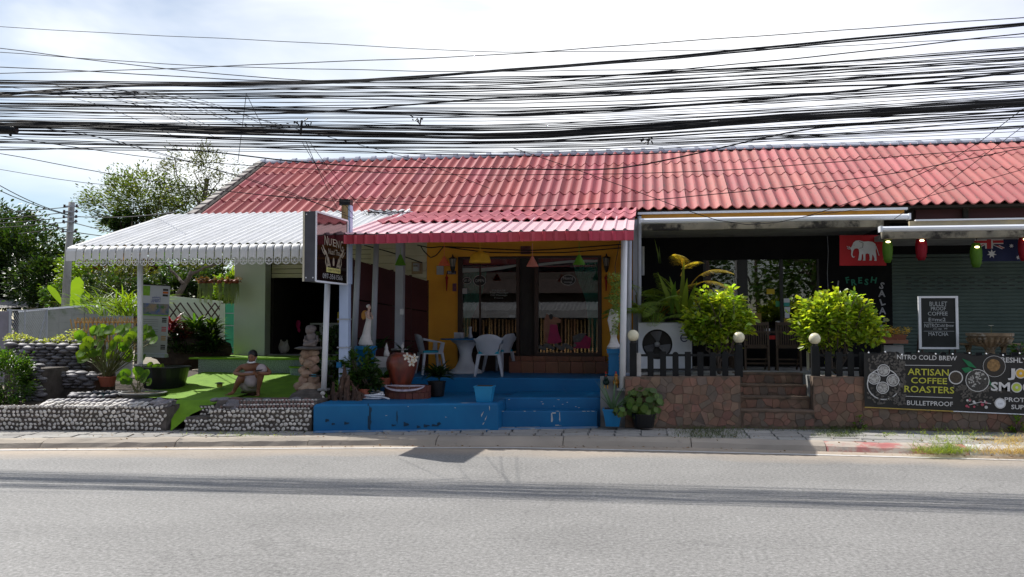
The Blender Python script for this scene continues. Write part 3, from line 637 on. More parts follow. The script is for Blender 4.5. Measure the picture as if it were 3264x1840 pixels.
post('porch_post', 1984, 768, 1243, 15.25, .055, m_white, 'round white post at the front right corner of the porch', lean=6)
post('porch_post', 2004, 768, 1190, 16.9, .05, m_metal, 'thin grey post behind the front right corner post', lean=2)
# ------------------------------------------------------------------ blue porch platform and steps
def zat(px, py, depth): return P(px, py, 1).z  # unused
B0, B1 = G(999, 1377, PAV), G(1588, 1371, PAV)
S0, S1 = G(1588, 1362, PAV), G(1903, 1362, PAV)
plat = empty('porch_platform', (-2.8, 15.6, PAV), 'bright blue painted concrete porch platform with steps and chipped paint', 'platform')
zl = .565
dk = MB()
def bevbox(mb, pts, z0, z1, bv=.03):
    n = len(pts); cx = sum(p[0] for p in pts)/n; cy = sum(p[1] for p in pts)/n
    ins = []
    for p in pts:
        d = Vector((cx-p[0], cy-p[1])); d = d.normalized()*bv*1.3; ins.append((p[0]+d.x, p[1]+d.y))
    V = [(p[0], p[1], z0) for p in pts]+[(p[0], p[1], z1-bv) for p in pts]+[(p[0], p[1], z1) for p in ins]
    F_ = [tuple(range(n))[::-1], tuple(range(2*n, 3*n))]
    for i in range(n):
        j = (i+1) % n; F_ += [(i, j, n+j, n+i), (n+i, n+j, 2*n+j, 2*n+i)]
    mb.add(V, F_)
mb = MB(); bevbox(mb, [(B0.x, B0.y), (B1.x, B1.y), (B1.x+.0, 16.72), (B0.x-.1, 16.72)], PAV-.05, zl); mb.build('lower_terrace', m_blueold, plat)
mb = MB(); bevbox(mb, [(B1.x+.004, S0.y+.0), (S1.x, S1.y), (S1.x, S1.y+.36), (B1.x+.004, S0.y+.36)], PAV-.05, .395, .02); mb.build('step', m_blue, plat)
mb = MB(); bevbox(mb, [(B1.x+.004, S0.y+.364), (S1.x+.28, S1.y+.364), (S1.x+.28, 16.72), (B1.x+.004, 16.72)], PAV-.05, .595, .02); mb.build('step', m_blue, plat)
mb = MB(); bevbox(mb, [(-5.75, 16.724), (-.06, 16.724), (-.06, 19.19), (-5.2, 19.19)], PAV-.05, .845, .02); mb.build('deck', m_blue, plat)
MB().prism([(B0.x+.05, B0.y-.14), (S1.x+.02, S1.y-.16), (S1.x+.02, S1.y-.002), (B0.x+.05, B0.y-.002)], PAV, PAV+.018).build('apron', M('apron_blue', (.07, .2, .42), (.2, .27, .33), 3, .6, bump=.2, stain=(.38, .4, .4), sscale=4, sth=.56), plat)
m_chip = M('bare_plaster_chip', (.55, .55, .53), (.4, .42, .42), 20, .9)
def chip(cx, cz, rx, rz_, y, n=9, tilt=0):
    pts = []
    for k in range(n):
        q = 2*PI*k/n; r_ = random.uniform(.45, 1.1); x = rx*r_*math.cos(q); z = rz_*r_*math.sin(q); pts.append((cx+x*math.cos(tilt)-z*math.sin(tilt), cz+x*math.sin(tilt)+z*math.cos(tilt)))
    MB().plate(pts[::-1], y, .003).build('paint_chip', m_chip, plat)
for (px, py, rx, rz_, t) in ((1536, 1322, .012, .10, -.5), (1548, 1335, .01, .06, -.4), (1541, 1350, .008, .05, -.6), (1560, 1300, .008, .05, .1)):
    q = G(px, 1371, PAV); p = P(px, py, lerp(B0.y, B1.y, (px-999)/589)-.004); chip(p.x, p.z, rx, rz_, p.y, 8, t)
for (px, py, rx, rz_) in ((1758, 1330, .04, .09), (1784, 1328, .012, .1), (1772, 1356, .14, .012), (1762, 1316, .07, .015)):
    p = P(px, py, lerp(S0.y, S1.y, (px-1588)/315)-.004); chip(p.x, p.z, rx, rz_, p.y-.002, 10)
m_grime = M('black_grime', (.012, .035, .06), (.02, .05, .09), 12, .9)
def grime(px, py, rx, rz_, n=12):
    p = P(px, py, lerp(B0.y, B1.y, (px-999)/589)-.004); pts = []
    for k in range(n): q = 2*PI*k/n; r_ = random.uniform(.45, 1.15); pts.append((p.x+rx*r_*math.cos(q), p.z+rz_*r_*math.sin(q)))
    MB().plate(pts[::-1], p.y-.001, .002).build('grime_stain', m_grime, plat)
for a_ in ((1352, 1358, .09, .025), (1378, 1356, .07, .03), (1395, 1352, .05, .035), (1330, 1361, .06, .02), (1288, 1352, .06, .03), (1250, 1356, .05, .02), (1178, 1310, .035, .12), (1174, 1345, .045, .13), (1100, 1350, .07, .03), (1040, 1340, .05, .03), (1060, 1352, .04, .02), (1265, 1330, .012, .12)): grime(a_[0], a_[1], a_[2]*1.4, a_[3]*1.15)
for (px, py) in ((1450, 1300), (1300, 1296), (1230, 1325), (1420, 1330)): p = P(px, py, lerp(B0.y, B1.y, (px-999)/589)-.004); chip(p.x, p.z, .03, .006, p.y, 8)
for k in range(9): q = random.uniform(1620, 1895); p = P(q, random.uniform(1272, 1300), S0.y+.36); chip(p.x, p.z, random.uniform(.008, .03), .006, p.y-.003, 7)
for k in range(7): q = random.uniform(1600, 1890); p = P(q, 1311, lerp(S0.y, S1.y, (q-1588)/315)-.004); chip(p.x, p.z, random.uniform(.02, .06), .008, p.y-.002, 9)
mbc = MB(); p = G(1485, 1288, zl); 
def flatchip(px, py, z, rx, ry, ang=0, n=10):
    p = G(px, py, z); V = []
    for k in range(n):
        q = 2*PI*k/n; r_ = random.uniform(.4, 1.1); V.append((p.x+rx*r_*math.cos(q), p.y+ry*r_*math.sin(q), z+.003))
    mesh_obj('paint_chip', V, [tuple(range(n))], m_chip, plat)
flatchip(1482, 1285, zl, .14, .07); flatchip(1510, 1285, zl, .12, .02); flatchip(1600, 1270, .595, .1, .015)
# ------------------------------------------------------------------ cafe forecourt wall with crazy paving
ms = [M('stone_pink', (.25, .13, .09), (.17, .1, .07), 7, .75, bump=.3, island=.2, stain=(.1, .09, .07), sscale=2, sth=.64), M('stone_tan', (.23, .145, .1), (.16, .11, .075), 7, .75, bump=.3, island=.2), M('stone_grey', (.17, .125, .095), (.12, .095, .075), 6, .75, bump=.3, island=.2)]
m_mortar = M('mortar', (.19, .13, .095), (.1, .075, .055), 5, .95, bump=.4, stain=(.05, .045, .035), sscale=3, sth=.58)
WQ = [G(1992, 1364, PAV), G(2362, 1361, PAV), G(2594, 1362, PAV), G(3264, 1374, PAV)]; WQ.append(WQ[3]+(WQ[3]-WQ[2])*1.0)
def wy(x):
    for a, b in zip(WQ, WQ[1:]):
        if x <= b.x: return lerp(a.y, b.y, (x-a.x)/(b.x-a.x))
    return WQ[-1].y
def clip(poly, a, b):   # keep points nearer to a than to b
    mx_, my = (a[0]+b[0])/2, (a[1]+b[1])/2; nx_, ny = b[0]-a[0], b[1]-a[1]; o = []
    for i in range(len(poly)):
        p, q = poly[i], poly[(i+1) % len(poly)]; dp = (p[0]-mx_)*nx_+(p[1]-my)*ny; dq = (q[0]-mx_)*nx_+(q[1]-my)*ny
        if dp <= 0: o.append(p)
        if dp*dq < 0: t = dp/(dp-dq); o.append((lerp(p[0], q[0], t), lerp(p[1], q[1], t)))
    return o
def crazy(u0, u1, v0, v1, sz, place, root, skip=None, th=.016):
    pts = []
    nu, nv = max(1, round((u1-u0)/sz)), max(1, round((v1-v0)/sz))
    for i in range(-1, nu+1):
        for j in range(-1, nv+1): pts.append((u0+(i+.5+random.uniform(-.42, .42))*(u1-u0)/nu, v0+(j+.5+random.uniform(-.42, .42))*(v1-v0)/nv))
    for p in pts:
        if not (u0 < p[0] < u1 and v0 < p[1] < v1): continue
        pl = [(u0, v0), (u1, v0), (u1, v1), (u0, v1)]
        for q in pts:
            if q is not p and abs(q[0]-p[0]) < sz*2.6 and abs(q[1]-p[1]) < sz*2.6 and pl: pl = clip(pl, p, q)
        if len(pl) < 3: continue
        cx = sum(a for a, _ in pl)/len(pl); cy = sum(b for _, b in pl)/len(pl)
        if skip and skip(cx, cy): continue
        def sh(a, b): d = math.hypot(a-cx, b-cy)+1e-6; k = max(.3, 1-.002/d); return (cx+(a-cx)*k, cy+(b-cy)*k)
        pl2 = [sh(*q) for q in pl]; n = len(pl2); t = th+random.uniform(-.004, .004)
        V = [place(a, b, 0) for a, b in pl2]+[place(*[(cx+(a-cx)*.95), (cy+(b-cy)*.95)], t) for a, b in pl2]
        mesh_obj('stone', V, [tuple(n+k for k in range(n))]+[(k, (k+1) % n, n+(k+1) % n, n+k) for k in range(n)], random.choices(ms, (6, 4, 3))[0], root)
ZT = .985
def stone_wall(xa, xb, label, skip=None):
    o = empty('stone_wall', (xa, wy(xa), PAV), label, 'wall')
    ya, yb = wy(xa), wy(xb)
    MB().hexa([(xa, ya+.012, PAV-.1), (xb, yb+.012, PAV-.1), (xb, yb+.3, PAV-.1), (xa, ya+.3, PAV-.1)], [(xa, ya+.012, ZT), (xb, yb+.012, ZT), (xb, yb+.3, ZT), (xa, ya+.3, ZT)]).build('core', m_mortar, o)
    crazy(xa+.01, xb-.01, PAV+.01, ZT-.01, .135, lambda u, v, t: (u, wy(u)+.012-t, v), o, skip, .008)
    return o
stone_wall(WQ[0].x, WQ[1].x, 'crazy paved reddish stone wall under the picket fence by the porch')
bx0 = PX(2745, wy(3.6)); bzb = PZ(3000, 1298, wy(4.5))
stone_wall(WQ[2].x, WQ[3].x+1.2, 'crazy paved reddish stone wall behind the coffee banner', lambda u, v: u > bx0+.12 and v > bzb+.1)
stp = empty('cafe_steps', (WQ[1].x+.6, WQ[1].y, PAV), 'four stone faced steps up to the cafe between the two walls', 'steps')
xa, xb = WQ[1].x+.004, WQ[2].x-.004
zs_ = [PAV, .4, .6, .79, .975]
for k in range(4):
    y0 = 15.42+(WQ[1].y-15.42)+.02+k*.34; y0 = WQ[1].y+.03+k*.36
    MB().box((xa, y0, PAV-.1), (xb, y0+.5, zs_[k+1])).build('step', m_mortar, stp)
    MB().box((xa, y0-.02, zs_[k+1]-.02), (xb, y0+.36, zs_[k+1]+.008)).build('nosing', m_mortar, stp)
    crazy(xa+.01, xb-.01, zs_[k]+.01, zs_[k+1]-.025, .14, lambda u, v, t: (u, y0-t, v), stp, None, .008)
# cafe terrace floor
MB().prism([(xa-2.4, WQ[0].y+.3), (WQ[1].x, WQ[1].y+.3), (WQ[1].x, WQ[1].y+1.4), (xb, WQ[1].y+1.4), (xb, WQ[2].y+.3), (10, wy(10)+.3), (10, 19.4), (-.05, 19.4), (-.05, WQ[0].y+.3)], PAV-.05, .972).build('cafe_terrace', m_concg, kind='structure')
# ------------------------------------------------------------------ cafe front
CY = 19.4
def cbox(name, p0, p1, q0, q1, mat, y0=CY, t=.1, Y=None, root=cafe): Y = Y or CY; return MB().box((PX(p0, Y), y0, PZ(2400, q1, Y)), (PX(p1, Y), y0+t, PZ(2400, q0, Y))).build(name, mat, root)
cbox('fascia_wall', 2040, 3400, 740, 828, m_dark); cbox('wall', 2040, 2242, 828, 1170, m_dark); cbox('wall', 2612, 2845, 828, 1170, m_dark); cbox('wall', 2242, 2612, 1046, 1170, m_dark)
m_cfr = M('black_window_frame', (.02, .02, .021), None, 4, .4)
for a, b_ in ((2242, 2252), (2352, 2384), (2487, 2497), (2606, 2612)): cbox('window_frame', a, b_, 828, 1046, m_cfr, CY-.02, .12)
for a, b_ in ((2252, 2352), (2384, 2487), (2497, 2606)): cbox('pane', a, b_, 828, 1046, m_glass, CY+.03, .006)
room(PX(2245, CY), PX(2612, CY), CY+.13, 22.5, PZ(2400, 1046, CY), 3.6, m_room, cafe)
# printed notices on the cafe windows
mY, mG, mT = M('yellow_notice', (.6, .42, .02), None, 3, .6), M('green_notice', (.05, .25, .1), None, 3, .6), M('teal_notice', (.05, .33, .27), None, 3, .6)
for a, b_, c, d, mm in ((2445, 2470, 922, 938, mY), (2473, 2497, 960, 978, mG), (2499, 2518, 952, 965, m_text_w), (2499, 2518, 965, 977, mT), (2501, 2519, 979, 994, m_text_w), (2502, 2517, 996, 1015, m_text_w), (2386, 2427, 999, 1030, M('amber_notice', (.3, .2, .04), None, 3, .6)), (2499, 2528, 1014, 1034, M('amber_notice', (.3, .2, .04))), (2472, 2486, 1024, 1034, m_text_w)):
    cbox('notice', a, b_, c, d, mm, CY+.015, .004)
# roller shutter
m_shut = M('green_grey_shutter', (.1, .135, .115), (.075, .105, .09), 2, .75, island=.04, spec=.2)
z = .98; SX0, SX1 = PX(2845, CY), PX(3264, CY)+1.6; zt = PZ(3000, 812, CY)
slots = {}
for r_, q in enumerate((885, 894, 903, 912, 921)): slots[q] = r_ % 2
rows = []
while z < zt:
    MB().add([(SX0, CY+.004, z), (SX1, CY+.004, z), (SX0, CY-.012, z+.024), (SX1, CY-.012, z+.024), (SX0, CY-.012, z+.05), (SX1, CY-.012, z+.05), (SX0, CY+.004, z+.072), (SX1, CY+.004, z+.072)], [(0, 1, 3, 2), (2, 3, 5, 4), (4, 5, 7, 6)]).build('shutter_slat', m_shut, cafe); z += .074
for q, par in slots.items():
    zz = PZ(3000, q, CY); x = SX0+.28+(.155 if par else 0)
    while x < SX1-.2: MB().box((x, CY-.016, zz-.008), (x+.1, CY-.011, zz+.01)).build('vent_slot', m_black, cafe); x += .31
MB().box((SX0, CY+.06, .9), (SX1, CY+.14, 4)).build('shutter_light_block', m_dark, cafe)  # unseen black board added behind the slats to stop light leaking through
cbox('shutter_head', 2845, 3400, 740, 813, m_dark, CY-.06, .06)
# soffit slab, stained lips, gutters, retracted awnings
LY = 17.75
def lip(p0, p1, q0, q1, y, name='canopy_lip', mat=m_conc, t=.12, root=cafe): a = PX(p0, y); b_ = PX(p1, y); return MB().box((a, y, PZ((p0+p1)/2, q1, y)), (b_, y+t, PZ((p0+p1)/2, q0, y))).build(name, mat, root)
z1_ = PZ(2400, 729, LY)
lip(2042, 2822, 704, 729, LY); lip(2816, 3500, 731, 757, LY-.25)
MB().box((PX(2042, LY), LY+.12, z1_), (PX(2822, LY), CY, z1_+.1)).build('soffit', m_concg, cafe)
zz1 = PZ(3000, 757, LY-.25); MB().box((PX(2822, LY-.25)+.02, LY-.13, zz1), (9, CY, zz1+.1)).build('soffit', m_concg, cafe)
m_tarp = M('orange_tarpaulin', (.62, .3, .04), (.5, .24, .04), 4, .7); m_tarp2 = M('faded_cream_tarpaulin', (.5, .42, .26), (.36, .32, .24), 3, .7)
lip(2035, 2900, 669, 676, 17.9, 'gutter', m_gutter, .1); lip(2045, 2888, 677, 694, 17.95, 'rolled_tarpaulin', m_tarp, .1)
lip(2925, 3500, 695, 700, 17.6, 'gutter', m_gutter, .1); lip(2905, 3500, 700, 717, 17.65, 'rolled_tarpaulin', m_tarp2, .1)
lip(2925, 3500, 664, 694, 18.6, 'eave_wall', m_maroon, .1)
lip(3078, 3094, 662, 694, 18.5, 'prop', m_conc, .08)
def cassette(p0, p1, q0, q1, y, label):
    o = empty('retractable_awning', (PX(p0, y), y, PZ(p0, q1, y)), label, 'awning'); a, b_ = PX(p0, y), PX(p1, y); zb, zt_ = PZ((p0+p1)/2, q1, y), PZ((p0+p1)/2, q0, y)
    h = zt_-zb; n = 6; prof = [(y, zb), (y-.02, zb+h*.3), (y-.02, zt_-.03), (y+.02, zt_), (y+.14, zt_), (y+.14, zb)]
    V = [(a, p, q) for p, q in prof]+[(b_, p, q) for p, q in prof]
    MB().add(V, [tuple(range(n)), tuple(range(2*n-1, n-1, -1))]+[(i, n+i, n+(i+1) % n, (i+1) % n) for i in range(n)]).build('cassette', m_gutter, o)
    for X_ in (a, b_-.01): MB().box((X_-.012, y-.03, zb-.01), (X_+.022, y+.15, zt_+.008)).build('end_cap', m_gutter, o)
    for t in (.1, .5, .9): MB().box((lerp(a, b_, t), y+.14, zb+.03), (lerp(a, b_, t)+.05, y+.3, zt_-.03)).build('bracket', m_metal, o)
cassette(2040, 2906, 689, 705, 17.45, 'long white rolled awning cassette over the dark cafe windows')
cassette(2812, 3460, 717, 733, 17.15, 'long white rolled awning cassette over the green shutter')
MB().tube([P(2038, 690, 17.7), P(2038, 1150, 17.7)], .04, 8).build('drain_pipe', m_metal, cafe)
MB().tube([P(2049, 786, 19.3), P(2049, 878, 19.3)], .035, 8).build('drain_pipe', m_white, cafe)
cbox('wall', 2026, 2040, 690, 1180, m_orange, CY-.05, .1)
# ------------------------------------------------------------------ the far side of the street (seen mirrored in the panes)
def tree(name, x, y, h, cr, label, mat=m_green1, trunk=.16, nc=60, per=60, ls=.16, group=None, cz=None, rot=0, z0=0, limbs=7, shell=.45, kind=None):
    o = empty(name, (x, y, z0), label, 'tree', group); mb = MB(); cz = cz or h*.66
    top = limb(mb, (x, y, z0), (x+random.uniform(-.3, .3), y, z0+cz), trunk, trunk*.45, .02, 8, 6)
    for i in range(limbs):
        q = 2*PI*i/limbs+random.random(); s = top[random.choice((3, 4, 5, 6))]
        limb(mb, s, s+Vector((math.cos(q)*cr[0]*.7, math.sin(q)*cr[1]*.7, random.uniform(.2, .8)*cr[2])), trunk*.4, trunk*.08, .08, 5, 5)
    mb.build('trunk', m_bark, o)
    p, d = clump_pts((x, y, z0+cz), cr, nc, per, .3, shell)
    leaves('crown', p, ls, mat, o, d, .5, kind='stuff'); return o
m_bamb = M('bamboo', (.8, .5, .24), (.65, .4, .18), 6, .6, island=.3)
m_corr = M('weathered_sheet', (.26, .26, .26), (.17, .17, .17), 3, .6)
opp = empty('roadside_stall', (-4, -4.5, 0), 'low bamboo fronted stall with grey corrugated roof mirrored in the shop glass', 'stall')
mb = MB(); x = -13.0
while x < 3.2:
    mb.tube([(x, -4.4+random.uniform(-.02, .02), 0), (x+random.uniform(-.03, .03), -4.4, 2.12+random.uniform(-.08, .06))], .04, 5); x += random.uniform(.13, .2)
mb.build('bamboo_poles', m_bamb, opp, kind='stuff')
MB().box((-13, -4.8, 0), (3.2, -4.6, 2.4)).build('back_wall', m_room, opp)
MB().grid(lambda u, v: (lerp(-14, 4.5, u), lerp(-3.7, -5.6, v), lerp(2.5, 2.95, v)+.03*math.sin(lerp(-14, 4.5, u)*30)), 300, 1).build('roof_sheet', m_corr, opp)
MB().box((-14, -3.74, 2.15), (4.5, -3.7, 2.5)).build('roof_fascia', m_corr, opp)
hs_ = empty('opposite_house', (2, -13, 0), 'grey roofed house beyond the stall mirrored in the shop glass', 'house')
MB().box((-24, -19, 0), (3, -12, 4.8)).build('wall', M('house_wall', (.09, .07, .06), None, 2, .8), hs_)
MB().add([(-25, -11, 3.6), (3.8, -11, 3.6), (3.8, -15.5, 7.4), (-25, -15.5, 7.4), (-25, -20, 3.6), (3.8, -20, 3.6)], [(0, 1, 2, 3), (3, 2, 5, 4), (0, 3, 4), (1, 5, 2)]).build('roof', M('house_roof', (.06, .04, .034), (.03, .022, .02), 4, .8), hs_)
MB().box((-34, -14, 0), (-26, -9, 4.0)).build('row_house', M('house_wall2', (.08, .075, .07), None, 2, .8), label='plain grey row house across the road mirrored in the glass', cat='house')
for i, (x, y, h, r_) in enumerate(((9, -9, 7.5, 3.2), (14, -12, 9, 4), (7, -17, 9, 4), (20, -10, 8, 4), (-24, -12, 9, 5), (-6.5, -18, 9, 3))):
    tree('roadside_tree', x, y, h, (r_, r_, r_*.8), 'leafy green tree across the road mirrored in the window panes', m_green1, .2, 55, 50, .3, 'trees across the road')
pl = empty('roadside_pole', (4.4, -3.4, 0), 'concrete utility pole across the road mirrored in the cafe window', 'utility pole')
MB().tube([(4.4, -3.4, 0), (4.4, -3.4, 9)], [.17, .12], 8).build('shaft', m_concg, pl); MB().box((3.6, -3.5, 8), (5.2, -3.38, 8.12)).build('crossarm', m_concg, pl)
for k in range(4):
    tag(MB().tube([(lerp(-22, 30, i/20), -3.2-.1*k, 7.2+.25*k+1.0*(2*i/20-1)**2) for i in range(21)], .02, 4).build('overhead_cable', m_rubber), 'black cable strung along the opposite kerb mirrored in the panes', 'cable', 'cables along the opposite kerb')
# ================================================================== LEFT GARDEN
m_turf = M('artificial_turf', (.17, .33, .014), (.12, .25, .01), 5, .8, bump=.5, bscale=90)
def base_y(x): a, b = GB[0], GB[1]; return lerp(a.y, b.y, (x-a.x)/(b.x-a.x))
GB = [G(0, 1373, PAV), G(992, 1376, PAV)]
def bx(px): # X on the garden front line for a photo column
    lo, hi = -14., -3.
    for _ in range(30):
        m_ = (lo+hi)/2; X_ = m_; Y_ = base_y(m_); c, s = math.cos(YAW), math.sin(YAW); xx = (X_*c+Y_*s)/(-X_*s+Y_*c)*F+1632
        if xx < px: lo = m_
        else: hi = m_
    return lo
def lawn_z(y): return .56+max(0, min(1, (y-15.0)/2.6))*.29
V = []; nx_, ny_ = 16, 10
for j in range(ny_+1):
    for i in range(nx_+1):
        x = lerp(-9.3, -5.1, i/nx_); y = lerp(14.75, 17.62, j/ny_); V.append((x, y, lawn_z(y)+.012*math.sin(x*3+y*2)))
tag(mesh_obj('lawn', V, [(j*(nx_+1)+i, j*(nx_+1)+i+1, (j+1)*(nx_+1)+i+1, (j+1)*(nx_+1)+i) for j in range(ny_) for i in range(nx_)], m_turf, None, True), kind='structure')
MB().prism([(-14, 14.3), (-9.2, 15.0), (-9.2, 26), (-14, 26)], -.05, .42).build('garden_soil', m_soil, kind='structure')
MB().prism([(-9.25, 15.2), (-5.2, 15.2), (-5.2, 17.6), (-9.25, 17.6)], .0, .5).build('garden_bed', m_soil, kind='structure')
m_rdash = M('pebbledash', (.3, .36, .33), (.13, .17, .15), 45, .9, bump=.6, bscale=60)
rw = empty('retaining_wall', (-7.3, 17.6, .85), 'low grey green pebbledash retaining wall under the upper turf', 'wall')
MB().box((-9.4, 17.6, .5), (-5.15, 17.72, 1.13)).build('face', m_rdash, rw)
MB().box((-9.6, 17.57, 1.13), (-5.15, 19.0, 1.165)).build('turf_top', m_turf, rw)
c = G(905, 1178, 1.0); mb = MB(); K = 14
mb.prism([(c.x+.42*math.cos(PI+PI*k/K), 17.59+.34*math.sin(PI+PI*k/K)) for k in range(K+1)], .7, .97); hs_ = empty('round_step', (c.x, 17.4, .8), 'half round turf topped step against the retaining wall', 'step'); mb.build('face', m_rdash, hs_)
MB().prism([(c.x+.44*math.cos(PI+PI*k/K), 17.585+.36*math.sin(PI+PI*k/K)) for k in range(K+1)], .97, 1.0).build('turf_top', m_turf, hs_)
# pebbles
m_peb = M('white_pebble', (.66, .62, .56), (.46, .43, .39), 9, .6, island=.25); m_pebr = M('brown_pebble', (.2, .12, .1), (.13, .08, .07), 9, .65, island=.25)
m_peg = M('river_stone', (.2, .19, .2), (.13, .12, .13), 7, .55, island=.35, bump=.15)
m_mud = M('dark_mortar', (.13, .11, .095), (.07, .06, .052), 9, .95, bump=.6)
def pebmesh(name, mat, n=6, m_=4, j=.06): return smesh(MB().ball((0, 0, 0), 1, n, m_, j), name, mat)
pw, pb, pg = pebmesh('pebble', m_peb), pebmesh('pebble', m_pebr), [pebmesh('stone', m_peg, 8, 5, .12) for _ in range(3)]
def pebbles(root, xa, xb, z0, z1, sz, me=pw, lean=.12, skip=None, ly=0, ztop=None):
    z = z0+sz*.6; r_ = 0
    while z < z1:
        x = xa+(sz*.5 if r_ % 2 else .1*sz)
        while x < xb:
            if not (skip and skip(x, z)):
                s = sz*random.uniform(.3, .5); t = random.uniform(-1, 1)*1.0
                inst(me, 'pebble', (x+random.uniform(-.12, .12)*sz, base_y(x)+.0+ly+(z-PAV)*lean, z+random.uniform(-.2, .2)*sz), (0, t, 0), (s*random.uniform(1.05, 1.35), s*.45, s*random.uniform(.75, .95)), root)
            x += sz*random.uniform(.92, 1.16)
        z += sz*.93; r_ += 1
def wallcore(root, xa, xb, z1, lean=.12, d=.5, back=None):
    MB().hexa([(xa, base_y(xa)+.01, PAV-.1), (xb, base_y(xb)+.01, PAV-.1), (xb, base_y(xb)+d, PAV-.1), (xa, base_y(xa)+d, PAV-.1)], [(xa, base_y(xa)+.01+lean*(z1-PAV), z1), (xb, base_y(xb)+.01+lean*(z1-PAV), z1), (xb, base_y(xb)+d, z1), (xa, base_y(xa)+d, z1)]).build('core', m_mud, root)
w1 = empty('pebble_wall', (bx(260), base_y(bx(260)), PAV), 'long white pebble faced garden wall left of the turf strip', 'wall')
a, b_ = bx(-40), bx(532); zt1 = .50; wallcore(w1, a, b_, zt1, .15, .45); pebbles(w1, a+.05, b_-.02, PAV, zt1+.03, .073, lean=.15)
w2 = empty('pebble_wall', (bx(790), base_y(bx(790)), PAV), 'white and brown banded pebble wall below the squatting woman', 'wall')
a2, m2, b2 = bx(588), bx(670), bx(994)
wallcore(w2, m2, b2, .47, .12, .5); MB().hexa([(m2, base_y(m2)+.1, .4), (b2, base_y(b2)+.1, .4), (b2, base_y(b2)+.5, .4), (m2, base_y(m2)+.5, .4)], [(m2, base_y(m2)+.3, .6), (b2, base_y(b2)+.3, .6), (b2, base_y(b2)+.9, .6), (m2, base_y(m2)+.9, .6)]).build('core', m_mud, w2)
MB().hexa([(a2, base_y(a2)+.03, PAV-.1), (m2, base_y(m2)+.03, PAV-.1), (m2, base_y(m2)+.6, PAV-.1), (a2, base_y(a2)+.6, PAV-.1)], [(a2, base_y(a2)+.1, .34), (m2, base_y(m2)+.1, .34), (m2, base_y(m2)+.6, .34), (a2, base_y(a2)+.6, .34)]).build('core', m_mud, w2)
MB().box((a2+.05, base_y(m2)+.4, .3), (m2+.02, base_y(m2)+1.0, .5)).build('core', m_mud, w2)
pebbles(w2, m2, b2-.02, PAV, .45, .073); pebbles(w2, a2+.02, m2-.03, PAV, .33, .066, ly=.02); pebbles(w2, a2+.1, m2, .33, .48, .06, lean=0, ly=.4)
for k in range(5):
    zz = .475+k*.03; x = m2+.1+.03*k
    while x < b2-.03:
        s = random.uniform(.022, .03) if k % 2 == 0 else random.uniform(.035, .05)
        inst(pw if k % 2 == 0 else pb, 'pebble', (x, base_y(x)+.1+k*.055, zz+.01*math.sin(x*2)), (0, random.uniform(-.5, .5), 0), (s*(1.1 if k % 2 == 0 else .7), s*.8, s*.75 if k % 2 == 0 else s*.9), w2); x += s*(2.1 if k % 2 == 0 else 1.6)
x = m2-.1
while x < b2-.1: s = random.uniform(.06, .1); inst(pg[0] if random.random() < .4 else pb, 'stone', (x, base_y(x)+.42, .6), (0, random.uniform(-.2, .2), random.random()), (s*1.3, s, s*.5), w2); x += s*2.2
# turf strip running down between the walls
xa_, xb_ = bx(528), bx(592)
V = [(xa_+.12, base_y(xa_)-.0, PAV+.004), (xb_-.22, base_y(xb_)+.0, PAV+.004), (xb_-.02, base_y(xb_)+.28, .37), (xa_-.02, base_y(xa_)+.28, .37), (xa_-.12, base_y(xa_)+.62, .575), (xb_+.35, base_y(xb_)+.66, .575), (xa_-.25, 15.3, .63), (xb_+.4, 15.3, .63)]
mesh_obj('turf_strip', V, [(0, 1, 2, 3), (3, 2, 5, 4), (4, 5, 7, 6)], m_turf, None); tag(bpy.data.objects['turf_strip'], kind='structure')
# top ledge of the left wall: slanted big pebbles and shelf, pond
sh = empty('pond', (bx(300), base_y(bx(300))+.7, .55), 'small blue lined pond ringed with grey river stones', 'pond')
MB().prism([(bx(80), base_y(bx(80))+.3), (bx(534), base_y(bx(534))+.3), (-8.15, 15.6), (-10.6, 15.4)], .3, .52).build('basin', m_mud, sh)
pc = G(322, 1258, .56); m_water = M('pond_water', (.03, .12, .13), (.02, .07, .08), 3, .04, spec=.6)
MB().prism([(pc.x+.34*math.cos(2*PI*k/16), pc.y+.42*math.sin(2*PI*k/16)) for k in range(16)], .5, .54).build('water', m_water, sh)
for k in range(26):
    q = 2*PI*k/26; s = random.uniform(.07, .11); inst(random.choice(pg), 'stone', (pc.x+.46*math.cos(q), pc.y+.5*math.sin(q), .56), (random.uniform(-.3, .3), random.uniform(-.3, .3), q), (s, s*.7, s*.45), sh)
for r_, (n, yy, zz, s0) in enumerate(((26, .16, .515, .05), (24, .24, .55, .06), (22, .34, .575, .075))):
    for k in range(n):
        x = lerp(bx(110), bx(520), (k+.5)/n); s = s0*random.uniform(.8, 1.2); inst((pw, pw, pg[0])[r_], 'stone', (x, base_y(x)+yy, zz+random.uniform(-.01, .012)), (.3, -.35, .3), (s*1.25, s*.7, s*.42), w1)
x = bx(495); inst(smesh(MB().ball((0, 0, 0), 1, 10, 7, .25), 'coral_rock', m_peg, False), 'coral_rock', (x, base_y(x)+.2, .54), (0, 0, 0), (.17, .12, .1), w1)
x = bx(728); inst(bpy.data.meshes['coral_rock'], 'coral_rock', (x, base_y(x)+.22, .5), (0, 0, 1), (.18, .14, .11), w2)
